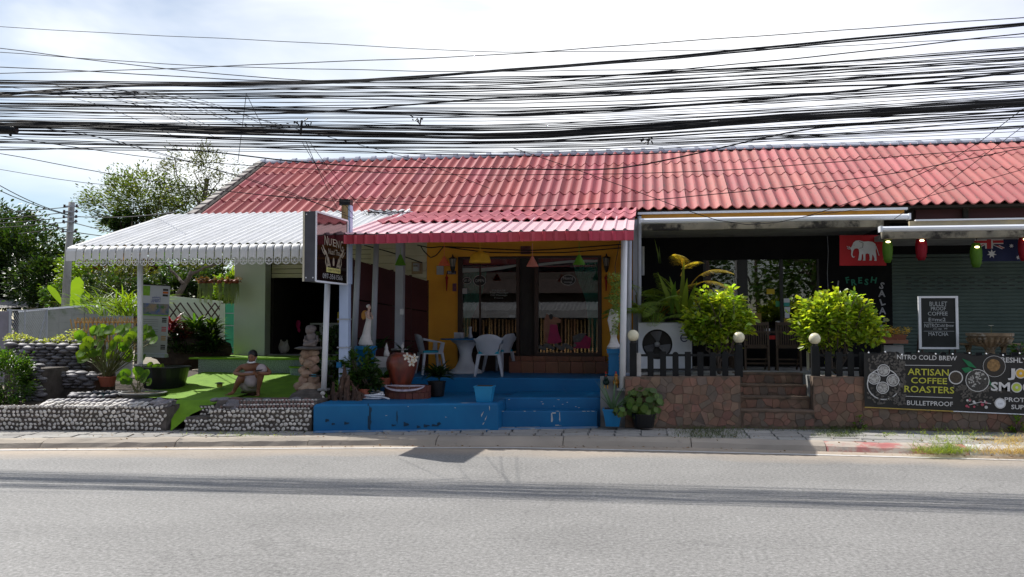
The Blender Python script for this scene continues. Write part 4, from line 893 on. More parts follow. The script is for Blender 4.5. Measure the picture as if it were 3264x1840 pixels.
# stacked stone waterfall
wf = empty('stone_waterfall', (-10.3, 16.2, .5), 'stepped waterfall wall of stacked grey river stones behind the hedge', 'rockery')
mbw = MB().box((PX(12, 16.6), 16.66, .3), (PX(268, 16.6), 17.3, PZ(140, 1098, 16.6)-.03)).box((PX(100, 15.95), 16.0, .3), (PX(300, 15.95), 16.7, PZ(200, 1190, 15.95)-.03)).box((PX(60, 15.2), 15.3, .2), (PX(125, 15.2), 16.1, PZ(100, 1170, 15.2)-.04)); mbw.build('core', m_mud, wf)
def stones(px0, px1, py0, py1, Y, dy, s0):
    z1s, z0s = PZ((px0+px1)/2, py0, Y), PZ((px0+px1)/2, py1, Y); x0s, x1s = PX(px0, Y), PX(px1, Y); z = z1s
    while z > z0s:
        x = x0s+random.uniform(0, .1)
        while x < x1s:
            s = s0*random.uniform(.7, 1.35); inst(random.choice(pg), 'stone', (x+s, Y+random.uniform(-.05, .03)+dy*(z1s-z), z), (random.uniform(-.15, .15), random.uniform(-.12, .12), random.uniform(-.3, .3)), (s, s*.8, s*.36*random.uniform(.8, 1.2)), wf); x += s*1.95
        z -= s0*.56
stones(8, 262, 1100, 1185, 16.62, .05, .115); stones(98, 300, 1188, 1240, 15.96, .05, .1); stones(58, 128, 1165, 1285, 15.25, .0, .09)
stones(12, 250, 1090, 1096, 16.85, 0, .14)
# stone pile at the right end of the wall
rk = empty('rock_pillar', (*P(985, 1250, 14.9).xy, .6), 'pillar of stacked tan rocks carrying the seated child statue', 'rock pillar')
m_rock = M('tan_rock', (.36, .25, .18), (.25, .16, .115), 6, .85, bump=.6, bscale=18, island=.2, stain=(.13, .09, .07), sscale=4, sth=.6); m_rockg = M('grey_slate', (.2, .18, .17), (.13, .12, .115), 6, .8, bump=.3)
for (px, py, w, h) in ((985, 1238, 36, 18), (955, 1232, 20, 15), (1012, 1234, 22, 17), (968, 1213, 20, 18), (1000, 1212, 22, 18), (982, 1192, 26, 16), (966, 1180, 15, 13), (1002, 1176, 17, 16), (985, 1160, 22, 14), (968, 1148, 17, 15), (1000, 1146, 19, 15), (975, 1128, 20, 15), (1000, 1126, 21, 14), (986, 1138, 17, 14)):
    p = P(px, py, 14.95+random.uniform(-.06, .06)); MB().ball(p, (w*.0053, w*.0045, h*.0056), 9, 6, .16).build('rock', m_rock, rk)
p = P(988, 1110, 14.95); MB().ball(p, (.27, .2, .035), 12, 4, .12).build('slab', m_rockg, rk)
for k in range(34):
    q = P(random.uniform(935, 1028), random.uniform(1254, 1282), 14.62); s = random.uniform(.028, .042); inst(pw, 'pebble', (q.x, 14.62+(1282-1254)*.002, q.z), (0, random.uniform(-1, 1), 0), (s*1.2, s*.6, s), rk)
MB().ball(P(982, 1268, 14.75), (.34, .2, .15), 12, 6, .08).build('mound', m_mud, rk)
st_ = empty('child_statue', (p.x, p.y, p.z+.03), 'grey carved stone statue of a seated child on the slate slab', 'statue')
m_stat = M('carved_stone', (.2, .17, .16), (.13, .11, .1), 14, .85, bump=.6, bscale=40)
def pp(px, py, dy=0): return P(px, py, 14.95+dy)
mbs = MB().ball(pp(992, 1080), (.105, .09, .13), 12, 8, .03).ball(pp(990, 1093, -.04), (.13, .1, .06), 12, 6, .05).tube([pp(975, 1072, -.05), pp(970, 1086, -.1), pp(984, 1092, -.12)], .028, 6).tube([pp(1010, 1072, -.05), pp(1013, 1086, -.1), pp(996, 1092, -.12)], .028, 6).tube([pp(1006, 1090, -.1), pp(985, 1098, -.14), pp(968, 1100, -.12)], [.045, .04, .03], 7).tube([pp(978, 1090, -.08), pp(990, 1099, -.13), pp(1008, 1101, -.1)], [.045, .04, .03], 7)
mbs.build('body', m_stat, st_, smooth=True)
MB().ball(pp(989, 1054, -.01), (.088, .085, .08), 12, 9, .02).ball(pp(983, 1057, -.085), .013, 6, 4).tube([pp(974, 1053, -.07), pp(983, 1052, -.085)], .008, 4).build('head', m_stat, st_, smooth=True)
MB().ball(pp(991, 1048, .015), (.1, .095, .065), 14, 7, .06).build('hair', m_stat, st_)

# ------------------------------------------------------------------ plants
def disc_leaf(n=12, cup=.18):
    V = [(0, 0, -cup)]; 
    for k in range(n): q = 2*PI*(k+.5)/n; r_ = 1+.05*math.sin(q*5); V.append((r_*math.cos(q), r_*math.sin(q), .06*math.sin(q*3)))
    for k in range(n): q = 2*PI*(k+.5)/n; V.insert(1+k, (.5*math.cos(q), .5*math.sin(q), -cup*.35))
    F_ = [(0, 1+k, 1+(k+1) % n) for k in range(n)]+[(1+k, 1+n+k, 1+n+(k+1) % n, 1+(k+1) % n) for k in range(n)]
    mb = MB(); mb.add(V, F_); return mb
m_lotus = M('lotus_leaf', (.12, .24, .02), (.08, .17, .015), 3, .55, island=.3, leaf=.65, spec=.3)
lme = smesh(disc_leaf(), 'leaf', m_lotus)
def lotus(name, root_p, spots, r, label):
    o = empty(name, root_p, label, 'plant')
    for (px, py, Y, s) in spots:
        p = P(px, py, Y); d = Vector((random.uniform(-.6, .6), random.uniform(-1.2, -.6), random.uniform(.2, .7))).normalized(); e_ = d.to_track_quat('Z', 'Y').to_euler()
        inst(lme, 'leaf', p, e_, (r*s, r*s*random.uniform(.85, 1.1), r*s), o)
        b0 = Vector(root_p)+Vector((random.uniform(-.07, .07), random.uniform(-.05, .05), 0)); MB().tube([b0, b0.lerp(p, .6)+Vector((0, 0, .06)), p-d*r*.15], .009, 4).build('stalk', m_stem, o)
sp = []
for k in range(58):
    a = random.uniform(0, 1); sp.append((random.uniform(255, 485), random.uniform(1045, 1150), random.uniform(15.6, 16.5), random.uniform(.75, 1.2)))
sp += [(252, 1068, 15.9, 1.1), (262, 1122, 15.8, 1.2), (490, 1085, 15.9, 1.1), (380, 1048, 16, 1.2), (405, 1042, 16, 1.1), (425, 1055, 16, 1.1), (350, 1055, 16.2, 1.1), (445, 1075, 15.9, 1.1)]
pz = P(342, 1200, 16.0); lotus('lotus_plant', tuple(pz), sp, .105, 'tall lotus plant with round backlit leaves in the brown pot')
def pot(name, px, pyt, pyb, Y, rt, rb, mat, label, soil=True, sq=False, cat='pot', lip_=.02, n=20):
    b0 = P(px, pyb, Y); t0 = P(px, pyt, Y); h = t0.z-b0.z; o = empty(name, tuple(b0), label, cat)
    if sq:
        def ring(r, z): return [(b0.x-r, b0.y-r, z), (b0.x+r, b0.y-r, z), (b0.x+r, b0.y+r, z), (b0.x-r, b0.y+r, z)]
        MB().hexa(ring(rb, b0.z), ring(rt, b0.z+h-lip_)).hexa(ring(rt+.01, b0.z+h-lip_), ring(rt+.012, b0.z+h)).build('body', mat, o)
        MB().hexa(ring(rt-.02, b0.z+h-.0), ring(rt-.02, b0.z+h+.003)).build('soil', m_soil, o)
    else:
        MB().lathe([(rb, 0), (lerp(rb, rt, .5)*1.02, h*.5), (rt, h-lip_), (rt*1.06, h-lip_), (rt*1.06, h), (rt*.93, h), (rt*.9, h-.03)], tuple(b0), n).build('body', mat, o, smooth=False)
        if soil: MB().lathe([(rt*.9, 0), (rt*.9, .004)], (b0.x, b0.y, b0.z+h-.025), n).build('soil', m_soil, o)
    return o
pot('plant_pot', 342, 1200, 1232, 16.0, .17, .12, m_terra, 'brown clay pot holding the tall lotus leaves')
m_bpot = M('black_tub_plastic', (.012, .013, .014), None, 3, .3)
pot('garden_tub', 524, 1168, 1236, 16.0, .46, .37, m_bpot, 'wide black plastic tub with a low water lily beside the banner', soil=False, n=32)
MB().lathe([(.43, 0), (.43, .004)], tuple(P(524, 1172, 16.0)-Vector((0, 0, .03))), 28).build('pond_water_surface', M('tub_water', (.02, .03, .015), None, 3, .05), None)
tag(bpy.data.objects['pond_water_surface'], 'dark water surface inside the wide black tub', 'water')
bpy.data.objects['pond_water_surface'].name = 'tub_water'
pot('low_bowl', 455, 1250, 1268, 15.1, .4, .3, m_concg, 'shallow grey bowl of lily leaves on the pebble wall', soil=True, n=28)
lotus('lily_plant', tuple(P(440, 1252, 15.1)), [(385, 1200, 15.05, 1.1), (410, 1215, 15.0, 1.0), (400, 1190, 15.1, 1.15), (440, 1182, 15.1, 1.1), (462, 1192, 15.1, 1.1), (458, 1205, 15.0, 1.2), (395, 1212, 15, 1), (475, 1218, 15.2, 1.0), (445, 1200, 15.2, 1.1)], .09, 'small lily plant with bright green round leaves in the shallow bowl')
lotus('water_lily', tuple(P(500, 1178, 16.0)), [(500, 1170, 15.9, 1.1), (478, 1166, 16.0, .9), (470, 1178, 15.7, 1.0), (515, 1172, 15.9, .9)], .085, 'flat yellow green water lily leaves in the black tub')
def shrub(name, px, py, Y, r, n, ls, mat, label, cat='shrub', aspect=.5, stems=True, zb=None, per=40, shell=.5, group=None, up=.35):
    c = P(px, py, Y); o = empty(name, (c.x, c.y, zb if zb is not None else c.z-r[2]), label, cat, group)
    if stems:
        mb = MB()
        for k in range(7): q = 2*PI*k/7; limb(mb, (c.x, c.y, (zb if zb is not None else c.z-r[2])), (c.x+math.cos(q)*r[0]*.6, c.y+math.sin(q)*r[1]*.6, c.z+r[2]*random.uniform(-.1, .6)), .02, .006, .08, 4, 4)
        mb.build('stems', m_bark, o)
    p, d = clump_pts(c, r, n, per, .3, shell)
    leaves('foliage', p, ls, mat, o, d, aspect, kind='stuff', up=up); return o
shrub('hedge', 20, 1205, 14.75, (.42, .35, .52), 70, .055, m_green1, 'dense rounded green hedge at the far left of the garden', 'hedge', .55, zb=.4, per=60)
m_varieg = M('variegated_leaf', (.34, .38, .16), (.14, .2, .04), 14, .5, island=.4, leaf=.4)
o = empty('creeper', (-10.2, 16.9, 1.5), 'pale variegated creeper spilling over the stone waterfall top', 'creeper'); pts = []
for k in range(950):
    t = random.random(); px = lerp(15, 262, t); hgt = 22+28*max(0, (t-.55))/.45*random.random()+10*math.sin(t*9); p = P(px, 1096-random.random()*hgt, random.uniform(16.7, 17.1)); pts.append(tuple(p))
leaves('foliage', pts, .055, m_varieg, o, None, .6, kind='stuff')
mbv = MB()
for k in range(14): a = P(20+k*18, 1098, 16.9); mbv.tube([a, a+Vector((.05, 0, .12)), a+Vector((.12, -.02, .16))], .006, 4)
mbv.build('stems', m_stem, o)
# croton and fern bed
def strapplant(name, px, py, Y, n, ln, w, mat, label, bend=.9, cat='plant', spread=.35, zoff=0, up0=.35, group=None, fold=.15, leafname='foliage', seed=None):
    c = P(px, py, Y); o = empty(name, tuple(c), label, cat, group); mb = MB()
    for k in range(n):
        q = random.random()*2*PI; el = random.uniform(up0, 1.35); d = (math.cos(q)*math.cos(el), math.sin(q)*math.cos(el), math.sin(el))
        b0 = c+Vector((math.cos(q)*spread*random.random(), math.sin(q)*spread*random.random(), random.random()*zoff))
        mb.blade(b0, d, ln*random.uniform(.65, 1.1), w*random.uniform(.7, 1.1), bend, 4, fold)
    mb.build(leafname, mat, o, smooth=False, kind='stuff'); return o
for i, (px, py, m_, lab) in enumerate(((545, 1062, m_red, 'crimson leaved cordyline beside the roll-up banner'), (560, 1095, m_green3, 'dark bronze leafed cordyline low beside the banner'), (592, 1085, m_red, 'cordyline with dark red and orange leaves in the bed middle'), (620, 1058, m_green1, 'tall bright green leafy shrub behind the red cordylines'), (648, 1085, m_green3, 'deep green broad leaf shrub at the bed centre'), (672, 1070, m_green1, 'glossy green rosette plant near the green screen'), (680, 1105, m_green3, 'low dark spiky plant at the right end of the bed'))):
    strapplant('cordyline', px, py, 18.1+.1*(i % 3), 90, .33, .07, m_, lab, .8, spread=.16, zoff=.25)
MB().ball(P(608, 1118, 18.45), (.95, .3, .4), 14, 8, .1).build('bed_mound', m_soil, kind='structure')
for i, (px, py) in enumerate(((560, 1125), (600, 1128), (640, 1126), (675, 1126))): strapplant('bedding_plant', px, py, 18.0, 60, .28, .05, m_green3, ('dark low plant at the bed foot right behind the tub', 'dark low plant at the bed foot, second from the banner', 'dark low plant at the bed foot, third from the banner', 'dark low plant at the bed foot nearest the pale pillar')[i], .9, spread=.15, zoff=.15, group='low plants at the foot of the shrub bed')
# lattice, block wall, screens behind the garden
m_blk = M('grey_block_wall', (.3, .31, .29), (.22, .235, .21), 1.5, .9, bump=.25, stain=(.12, .15, .09), sscale=1.2, sth=.6)
bw = empty('boundary_wall', (-14, 23, 0), 'grey concrete block boundary wall behind the garden', 'wall')
wp = [P(60, 990, 22.5), P(270, 972, 24.5), P(420, 985, 24.7)]
for a, b_ in zip(wp, wp[1:]):
    n = max(2, int((b_-a).length/.42))
    for r_ in range(8):
        for i in range(n):
            t0, t1 = i/n, (i+1)/n-.012; z1 = lerp(a.z, b_.z, t0)-.06-r_*.2; A_, B_ = a.lerp(b_, t0), a.lerp(b_, t1)
            if z1 < .3: continue
            MB().hexa([(A_.x, A_.y, z1-.188), (B_.x, B_.y, z1-.188), (B_.x, B_.y+.12, z1-.188), (A_.x, A_.y+.12, z1-.188)], [(A_.x, A_.y, z1), (B_.x, B_.y, z1), (B_.x, B_.y+.12, z1), (A_.x, A_.y+.12, z1)]).build('block', m_blk, bw)
    MB().hexa([(a.x, a.y+.02, .2), (b_.x, b_.y+.02, .2), (b_.x, b_.y+.1, .2), (a.x, a.y+.1, .2)], [(a.x, a.y+.02, a.z-.05), (b_.x, b_.y+.02, b_.z-.05), (b_.x, b_.y+.1, b_.z-.05), (a.x, a.y+.1, a.z-.05)]).build('core', m_concg, bw)
    MB().hexa([(a.x, a.y-.03, a.z-.055), (b_.x, b_.y-.03, b_.z-.055), (b_.x, b_.y+.16, b_.z-.055), (a.x, a.y+.16, a.z-.055)], [(a.x, a.y-.03, a.z), (b_.x, b_.y-.03, b_.z), (b_.x, b_.y+.16, b_.z), (a.x, a.y+.16, a.z)]).build('coping', m_gutter, bw)
cf = empty('chain_link_gate', tuple(P(90, 1080, 20.5)), 'chain link gate in a dark pipe frame at the left edge', 'gate')
m_grille = M('grey_gate_sheet', (.22, .2, .24), (.16, .15, .17), 4, .6)
A_, B_ = P(32, 990, 20.6), P(150, 986, 21.3); Az, Bz = .35, .35
def q3(u, v): p = A_.lerp(B_, u); return (p.x, p.y, lerp(.35, p.z, v))
MB().tube([q3(0, 0), q3(0, 1), q3(1, 1), q3(1, 0), q3(0, 0)], .028, 6).tube([q3(.55, .1), q3(1, 1)], .018, 5).tube([q3(.4, 0), q3(.4, 1)], .018, 5).build('frame', m_metal, cf)
mb = MB()
for k in range(-20, 22):
    for s in (1, -1):
        u0 = k/20; pts = []
        for v in (0, 1):
            pass
        a0, a1 = (u0, 0), (u0+s*.95, 1)
        def cl(p, q):
            o_ = []
            for (u, v), (u2, v2) in ((p, q), (q, p)):
                if u < 0 or u > 1:
                    ub = 0 if u < 0 else 1
                    if abs(u2-u) < 1e-6: return None
                    t = (ub-u)/(u2-u)
                    if t < 0 or t > 1: return None
                    u, v = ub, v+(v2-v)*t
                o_.append((u, v))
            return o_
        r_ = cl(a0, a1)
        if r_: mb.tube([q3(*r_[0]), q3(*r_[1])], .004, 3, False)
mb.build('chain_mesh', m_metal, cf)
MB().box((PX(-60, 20.4), 20.4, .3), (PX(24, 20.4), 20.44, PZ(10, 992, 20.4))).build('sheet_gate', m_grille, label='dull purple grey sheet metal gate at the left edge of the frame', cat='gate')
mb = MB().box((PX(-60, 20.38), 20.36, 1.0), (PX(27, 20.38), 20.4, 1.05)); mb.build('gate_rail', m_metal, bpy.data.objects['sheet_gate'])
MB().box((PX(26, 20.5), 20.45, .3), (PX(33, 20.5), 20.55, PZ(30, 985, 20.5))).build('gate_post', m_metal, label='slim grey gate post between the sheet gate and chain link', cat='post')
# far small house on the left
fh = empty('far_house', tuple(P(0, 985, 34)), 'low grey house roof beyond the left boundary gates', 'house')
r0, r1, r2 = P(-160, 985, 30), P(172, 978, 34), P(-30, 922, 38); 
MB().add([tuple(r0), tuple(r1), (r1.x-.5, r1.y+6, r1.z), tuple(r2), (r2.x-6, r2.y, r2.z)], [(0, 1, 3, 4), (1, 2, 3)]).build('roof', M('grey_tile_roof', (.26, .25, .24), (.2, .19, .19), 3, .8, bump=.4), fh)
MB().box((r0.x, r1.y, 0), (r1.x-.4, r1.y+4, r1.z-.02)).build('wall', m_blk, fh)
# yellow bamboo lattice
m_ybam = M('yellow_bamboo', (.5, .32, .1), (.42, .26, .08), 6, .5, island=.25)
bl = empty('bamboo_lattice_fence', tuple(P(335, 1100, 18.6)), 'yellow slanted bamboo pole fence behind the lotus plants', 'fence')
x0b, x1b = PX(236, 18.6), PX(438, 18.6); ztb, zbb = PZ(335, 1014, 18.6), PZ(335, 1115, 18.6); x = x0b
while x < x1b:
    for dx in (-.08, .08): MB().tube([(x-dx, 18.6+dx*.2, zbb), (x+dx, 18.6+dx*.2, ztb+random.uniform(-.03, .03))], .014, 5).build('pole', m_ybam, bl)
    x += .105
MB().tube([(x0b, 18.62, ztb-.1), (x1b, 18.62, ztb-.1)], .018, 5).tube([(x0b, 18.62, zbb+.2), (x1b, 18.62, zbb+.2)], .018, 5).build('rail', m_ybam, bl)
# beige wall with dark diamond lattice, green screen
m_screen = M('pale_screen_wall', (.5, .55, .45), (.42, .48, .38), 1, .8); m_gscr = M('green_screen', (.1, .42, .27), (.07, .34, .22), 2, .5, leaf=-.35)
sc_ = empty('screen_wall', tuple(P(640, 1060, 22)), 'pale wall panel with dark diamond lattice behind the shrubs', 'screen')
a, b_ = P(520, 942, 22), P(706, 960, 22.6)
MB().hexa([(a.x, a.y, .8), (b_.x, b_.y, .8), (b_.x, b_.y+.08, .8), (a.x, a.y+.08, .8)], [(a.x, a.y, a.z), (b_.x, b_.y, b_.z), (b_.x, b_.y+.08, b_.z), (a.x, a.y+.08, a.z)]).build('panel', m_screen, sc_)
for k in range(9):
    u = PX(528+k*22, 21.9); MB().tube([(u, 21.93, PZ(620, 965, 21.9)), (u+.42, 21.93, PZ(620, 1030, 21.9))], .02, 4).build('slat', m_brown, sc_)
    if k > 4 or k == 0: MB().tube([(u+.42, 21.9, PZ(620, 965, 21.9)), (u, 21.9, PZ(620, 1030, 21.9))], .02, 4).build('slat', m_brown, sc_)
gs = empty('green_screen', tuple(P(735, 1100, 20)), 'translucent teal green screen panels beside the pale pillar', 'screen')
for a, b_ in ((700, 716), (718, 745), (747, 768)): MB().box((PX(a, 20.2), 20.2, PZ(735, 1125, 20.2)), (PX(b_, 20.2), 20.22, PZ(735, 968, 20.2))).build('panel', m_screen if a == 700 else m_gscr, gs)
for q in (1000, 1040, 1110): MB().box((PX(716, 20.1), 20.14, PZ(735, q, 20.1)), (PX(768, 20.1), 20.18, PZ(735, q, 20.1)+.02)).build('rail', m_metal, gs)
# hanging moss pots
hm = empty('hanging_bar', tuple(P(700, 892, 18.6)), 'dark bar with a row of hanging plants beside the pillar', 'plant hanger')
MB().tube([P(628, 890, 18.6), P(768, 896, 18.6)], .012, 5).build('bar', m_black, hm)
m_moss = M('spanish_moss', (.3, .36, .24), (.22, .28, .16), 9, .8, leaf=.3)
for k, px in enumerate((640, 656, 672, 700, 722, 738, 752)):
    c = P(px, 898, 18.6); ho = empty('hanging_moss', tuple(c), '%s of the seven moss pots hanging from the dark bar' % ('leftmost', 'second from left', 'third from left', 'middle one', 'third from right', 'second from right', 'rightmost')[k], 'hanging plant', 'moss pots hanging from the bar'); mb = MB()
    for j in range(26):
        q = random.random()*6.3; r_ = .07*random.random(); l_ = random.uniform(.2, .52); b0 = c+Vector((math.cos(q)*r_, math.sin(q)*r_, -.04)); mb.tube([b0, b0+Vector((random.uniform(-.03, .03), 0, -l_*.5)), b0+Vector((random.uniform(-.04, .04), 0, -l_))], [.008, .006, .002], 3, False)
    mb.build('moss', m_moss, ho); MB().ball(c, (.07, .07, .05), 8, 5, .15).build('pot', m_terra, ho)
    p, d = clump_pts(c+Vector((0, 0, .04)), (.1, .08, .05), 6, 10, .4); leaves('foliage', p, .06, m_dry, ho, d, .35, kind='stuff')
# tall reeds and bananas
for i, (px, py, Y, n, h) in enumerate(((300, 1000, 20.6, 26, 1.3), (345, 1008, 20.2, 34, 1.5), (385, 1005, 19.8, 40, 1.7), (418, 1008, 19.6, 46, 1.5), (430, 1000, 20.4, 30, 1.7))):
    strapplant('reed_clump', px, py, Y, n, h*.75, .045, m_green2, ('arching thin reeds by the boundary wall corner', 'pale backlit reeds above the bamboo fence', 'tall bright green reed clump left of the awning post', 'dense yellow green reeds right behind the awning post', 'tallest reed clump behind the banner')[i], 1.0, up0=.9, spread=.3)
m_ban = M('banana_leaf', (.17, .3, .025), (.13, .25, .02), 2, .4, leaf=.55)
bn = empty('banana_plant', tuple(P(245, 985, 26)), 'young banana plant with backlit upright leaves above the wall', 'banana plant')
for (a, b_, w) in (((244, 985), (246, 882), .42), ((195, 968), (158, 908), .26), ((268, 985), (272, 932), .3), ((230, 985), (222, 945), .22), ((285, 985), (320, 950), .3)):
    p0, p1 = P(*a, 26), P(*b_, 26); d = p1-p0
    MB().blade(p0, d, d.length, w, .06, 6, .25, side=(1, .2, 0) if abs(d.x) < .5 else Vector((-d.z, 0, d.x)).normalized(), shape=lambda t: min(1, .35+1.5*t, (1-t)*4+.25)).build('leaf', m_ban, bn)
# ------------------------------------------------------------------ background trees
def bgtree(name, px, py, Y, r, label, mat, nc, per, ls, zc_, trunk=.18, shell=.3, aspect=.5, group=None):
    c = P(px, py, Y); o = empty(name, (c.x, c.y, 0), label, 'tree', group); mb = MB(); pts = limb(mb, (c.x, c.y, 0), (c.x+.3, c.y, c.z-.1*r[2]), trunk, trunk*.5, .03, 7, 6)
    for k in range(9):
        q = 2*PI*k/9; s = pts[random.choice((2, 3, 4, 5))]; limb(mb, s, (c.x+math.cos(q)*r[0]*.8, c.y+math.sin(q)*r[1]*.6, c.z+random.uniform(-.4, .8)*r[2]), trunk*.35, .015, .07, 5, 6)
    mb.build('trunk', m_bark, o)
    p, d = clump_pts(c, r, nc, per, .22, shell); leaves('crown', p, ls, mat, o, d, aspect, kind='stuff'); return o
m_greena = M('airy_leaf', (.085, .13, .03), (.06, .09, .02), 3, .5, island=.5, leaf=.38)
bgtree('broadleaf_tree', 60, 850, 36, (3.0, 2.4, 1.9), 'large dark broadleaf tree left of the utility pole', m_green3, 130, 110, .2, 3)
bgtree('broadleaf_tree', -40, 790, 40, (3.2, 2.4, 2.4), 'taller dark tree at the far left edge behind the house', m_green3, 110, 100, .22, 3)
bgtree('broadleaf_tree', 150, 900, 33, (1.5, 1.4, 1.1), 'lower dark tree crown just left of the utility pole foot', m_green3, 60, 80, .16, 3)
bgtree('feathery_tree', 450, 650, 34, (2.7, 2, 1.35), 'tall airy tree with loose green foliage behind the awning', m_greena, 110, 90, .13, 3, aspect=.4, shell=.1)
bgtree('feathery_tree', 640, 560, 35, (1.9, 1.5, 1.35), 'sparse open branched tree rising beside the roof verge', m_olive, 46, 60, .12, 3, aspect=.35)
bgtree('feathery_tree', 400, 705, 33, (.8, .8, .35), 'small very dark dense crown below the airy tree', m_green3, 30, 90, .13, 3)
bgtree('feathery_tree', 760, 640, 37, (2.2, 1.5, 1.2), 'pale green tree crown half hidden by the roof', m_olive, 40, 60, .13, 3, aspect=.35)
for i, (px, py, Y, r, mm, lab) in enumerate((
    (300, 880, 29, (1.3, 1, .9), m_green2, 'yellow green shrub beside the utility pole below the awning'), (390, 850, 30, (1.4, 1, .8), m_dry, 'rust brown leaved shrub seen below the awning edge'),
    (440, 930, 28, (1.5, 1, .9), m_olive, 'tangled olive shrub behind the reeds'), (520, 860, 31, (1.5, 1, 1.0), m_green1, 'leafy green tree crown behind the banner'),
    (610, 850, 30, (1.6, 1, .8), m_green1, 'spreading dark limbed tree crown above the lattice'), (700, 870, 29, (1.3, 1, 1.1), m_olive, 'olive crown right against the pale pillar'),
    (650, 920, 28, (1.2, 1, .6), m_green3, 'dark shrub just over the lattice wall'), (350, 940, 27, (1.6, 1, .7), m_green3, 'dark undergrowth shrub behind the bamboo fence'), (740, 930, 27, (.8, .8, .6), m_green2, 'bright green fern like shrub behind the moss pots'), (215, 950, 28, (.9, .8, .45), m_green1, 'low green shrub over the boundary wall coping'), (565, 915, 27.5, (1.0, .8, .5), m_green3, 'glossy dark shrub right of the banner top'))):
    bgtree('background_shrub', px, py, Y, r, lab, mm, 55, 60, .12, 2, .07, .35)
mb = MB(); limb(mb, P(545, 985, 26), P(610, 865, 26.4), .12, .07, .03, 7, 6); limb(mb, P(585, 905, 26.2), P(540, 850, 26.4), .06, .03, .05, 6, 5); limb(mb, P(600, 880, 26.2), P(690, 840, 26.6), .06, .03, .05, 6, 5); mb.build('leaning_trunk', m_bark, label='dark leaning tree trunk forking above the lattice wall', cat='tree')
p = np.stack([rng.uniform(-48, 40, 9000), rng.uniform(60, 66, 9000), rng.uniform(0, 1, 9000)**.7*3.6], 1); p[:, 2] *= .75+.3*np.sin(p[:, 0]*.7)
leaves('treeline', p, .6, m_green3, None, None, .6, kind='stuff')
# ------------------------------------------------------------------ utility pole
up_ = empty('utility_pole', tuple(P(204, 985, 24)), 'tall weathered concrete utility pole leaning behind the boundary wall', 'utility pole')
a, b_ = P(204, 1050, 24), P(229, 645, 24); MB().tube([a, b_], [.125, .09], 9).build('shaft', m_concg, up_, smooth=True)
for q in (658, 675, 692, 707, 738): c = P(228-(q-645)*.062, q, 23.85); MB().box((c.x-.22, c.y-.03, c.z-.02), (c.x+.22, c.y+.03, c.z+.02)).build('crossarm', m_metal, up_); [MB().lathe([(.02, -.04), (.04, 0), (.025, .03), (.04, .05)], (c.x+s*.2, c.y-.03, c.z), 8).build('insulator', m_brown, up_) for s in (-1, 1)]
# ================================================================== SIGN, PORCH OBJECTS
# lightbox sign standing out over the pavement
n0 = P(1013, 0, 13.5); n1 = P(1113, 0, 14.85); zt_, zb = PZ(1013, 673, 13.5), PZ(1013, 897, 13.5)
dirv = Vector((n1.x-n0.x, n1.y-n0.y, 0)); LN_ = dirv.length; dirv.normalize(); side = Vector((-dirv.y, dirv.x, 0))  # to the left
rzs = math.atan2(dirv.y, dirv.x)
sg = empty('shop_sign', (n1.x, n1.y, zb), 'black lightbox sign for a nail and massage shop standing out on its post', 'sign')
def sp_(u, w, z): p = Vector((n0.x, n0.y, 0))+dirv*u+side*w; return (p.x, p.y, z)
m_sbox = M('sign_box_grey', (.085, .085, .1), (.06, .06, .07), 3, .5, stain=(.12, .12, .13), sscale=4, sth=.6); m_sface = M('sign_face_gloss', (.014, .006, .006), (.01, .004, .004), 2, .06, spec=.8)
T_ = .2; zt2 = zt_-.0
def sbox(u0, u1, w0, w1, z0, z1): return MB().hexa([sp_(u0, w0, z0), sp_(u1, w0, z0), sp_(u1, w1, z0), sp_(u0, w1, z0)], [sp_(u0, w0, z1), sp_(u1, w0, z1), sp_(u1, w1, z1), sp_(u0, w1, z1)])
sbox(0, LN_, .006, T_, zb, zt_).build('box', m_sbox, sg)
sbox(.02, LN_-.02, -.002, .004, zb+.02, zt_-.02).build('face', m_sface, sg)
for (u0, u1, z0, z1) in ((-.008, .02, zb, zt_), (LN_-.02, LN_+.01, zb, zt_), (.02, LN_-.02, zb-.01, zb+.02), (.02, LN_-.02, zt_-.02, zt_+.008)): sbox(u0, u1, -.014, .005, z0, z1).build('trim', m_gutter, sg)
sbox(-.01, .004, T_-.01, T_+.02, zb, zt_).build('trim', m_cream, sg)
for (w, z) in ((.04, zb+.06), (.16, zb+.06), (.16, zt_-.05)): MB().ball(sp_(-.006, w, z), .012, 6, 4).build('bolt', m_gutter, sg)
m_gold = M('pale_gold_print', (.36, .3, .22), None, 3, .5); m_slab_y = M('yellow_label', (.6, .55, .2), None, 3, .5)
H_ = zt_-zb
def st(s, u, v, h, w, mat=m_gold, bold=.0, tilt=0, off=-.006): text(s, sp_(LN_*u, off, zt_-H_*v), h, mat, sg, 'sign_lettering', w=w, rz=rzs, bold=bold, tilt=tilt)
for ch, u, v, h in (("N", .3, .385, .17), ("U", .42, .395, .13), ("'", .49, .35, .03), ("E", .56, .395, .13), ("N", .67, .405, .14), ("G", .8, .425, .2)): st(ch, u, v, h, .03 if ch == "'" else .13, bold=.005)
st('Nuad Thai', .56, .535, .1, .5, bold=.004); st('097-3561566', .52, .905, .085, .85, M('pale_print', (.36, .36, .36), None, 3, .5), bold=.01)
sbox(LN_*.32, LN_*.76, -.008, -.003, zt_-H_*.845, zt_-H_*.775).build('label_plate', m_slab_y, sg); st('Original Thai Massage', .54, .81, .045, .5, m_stk, off=-.012)
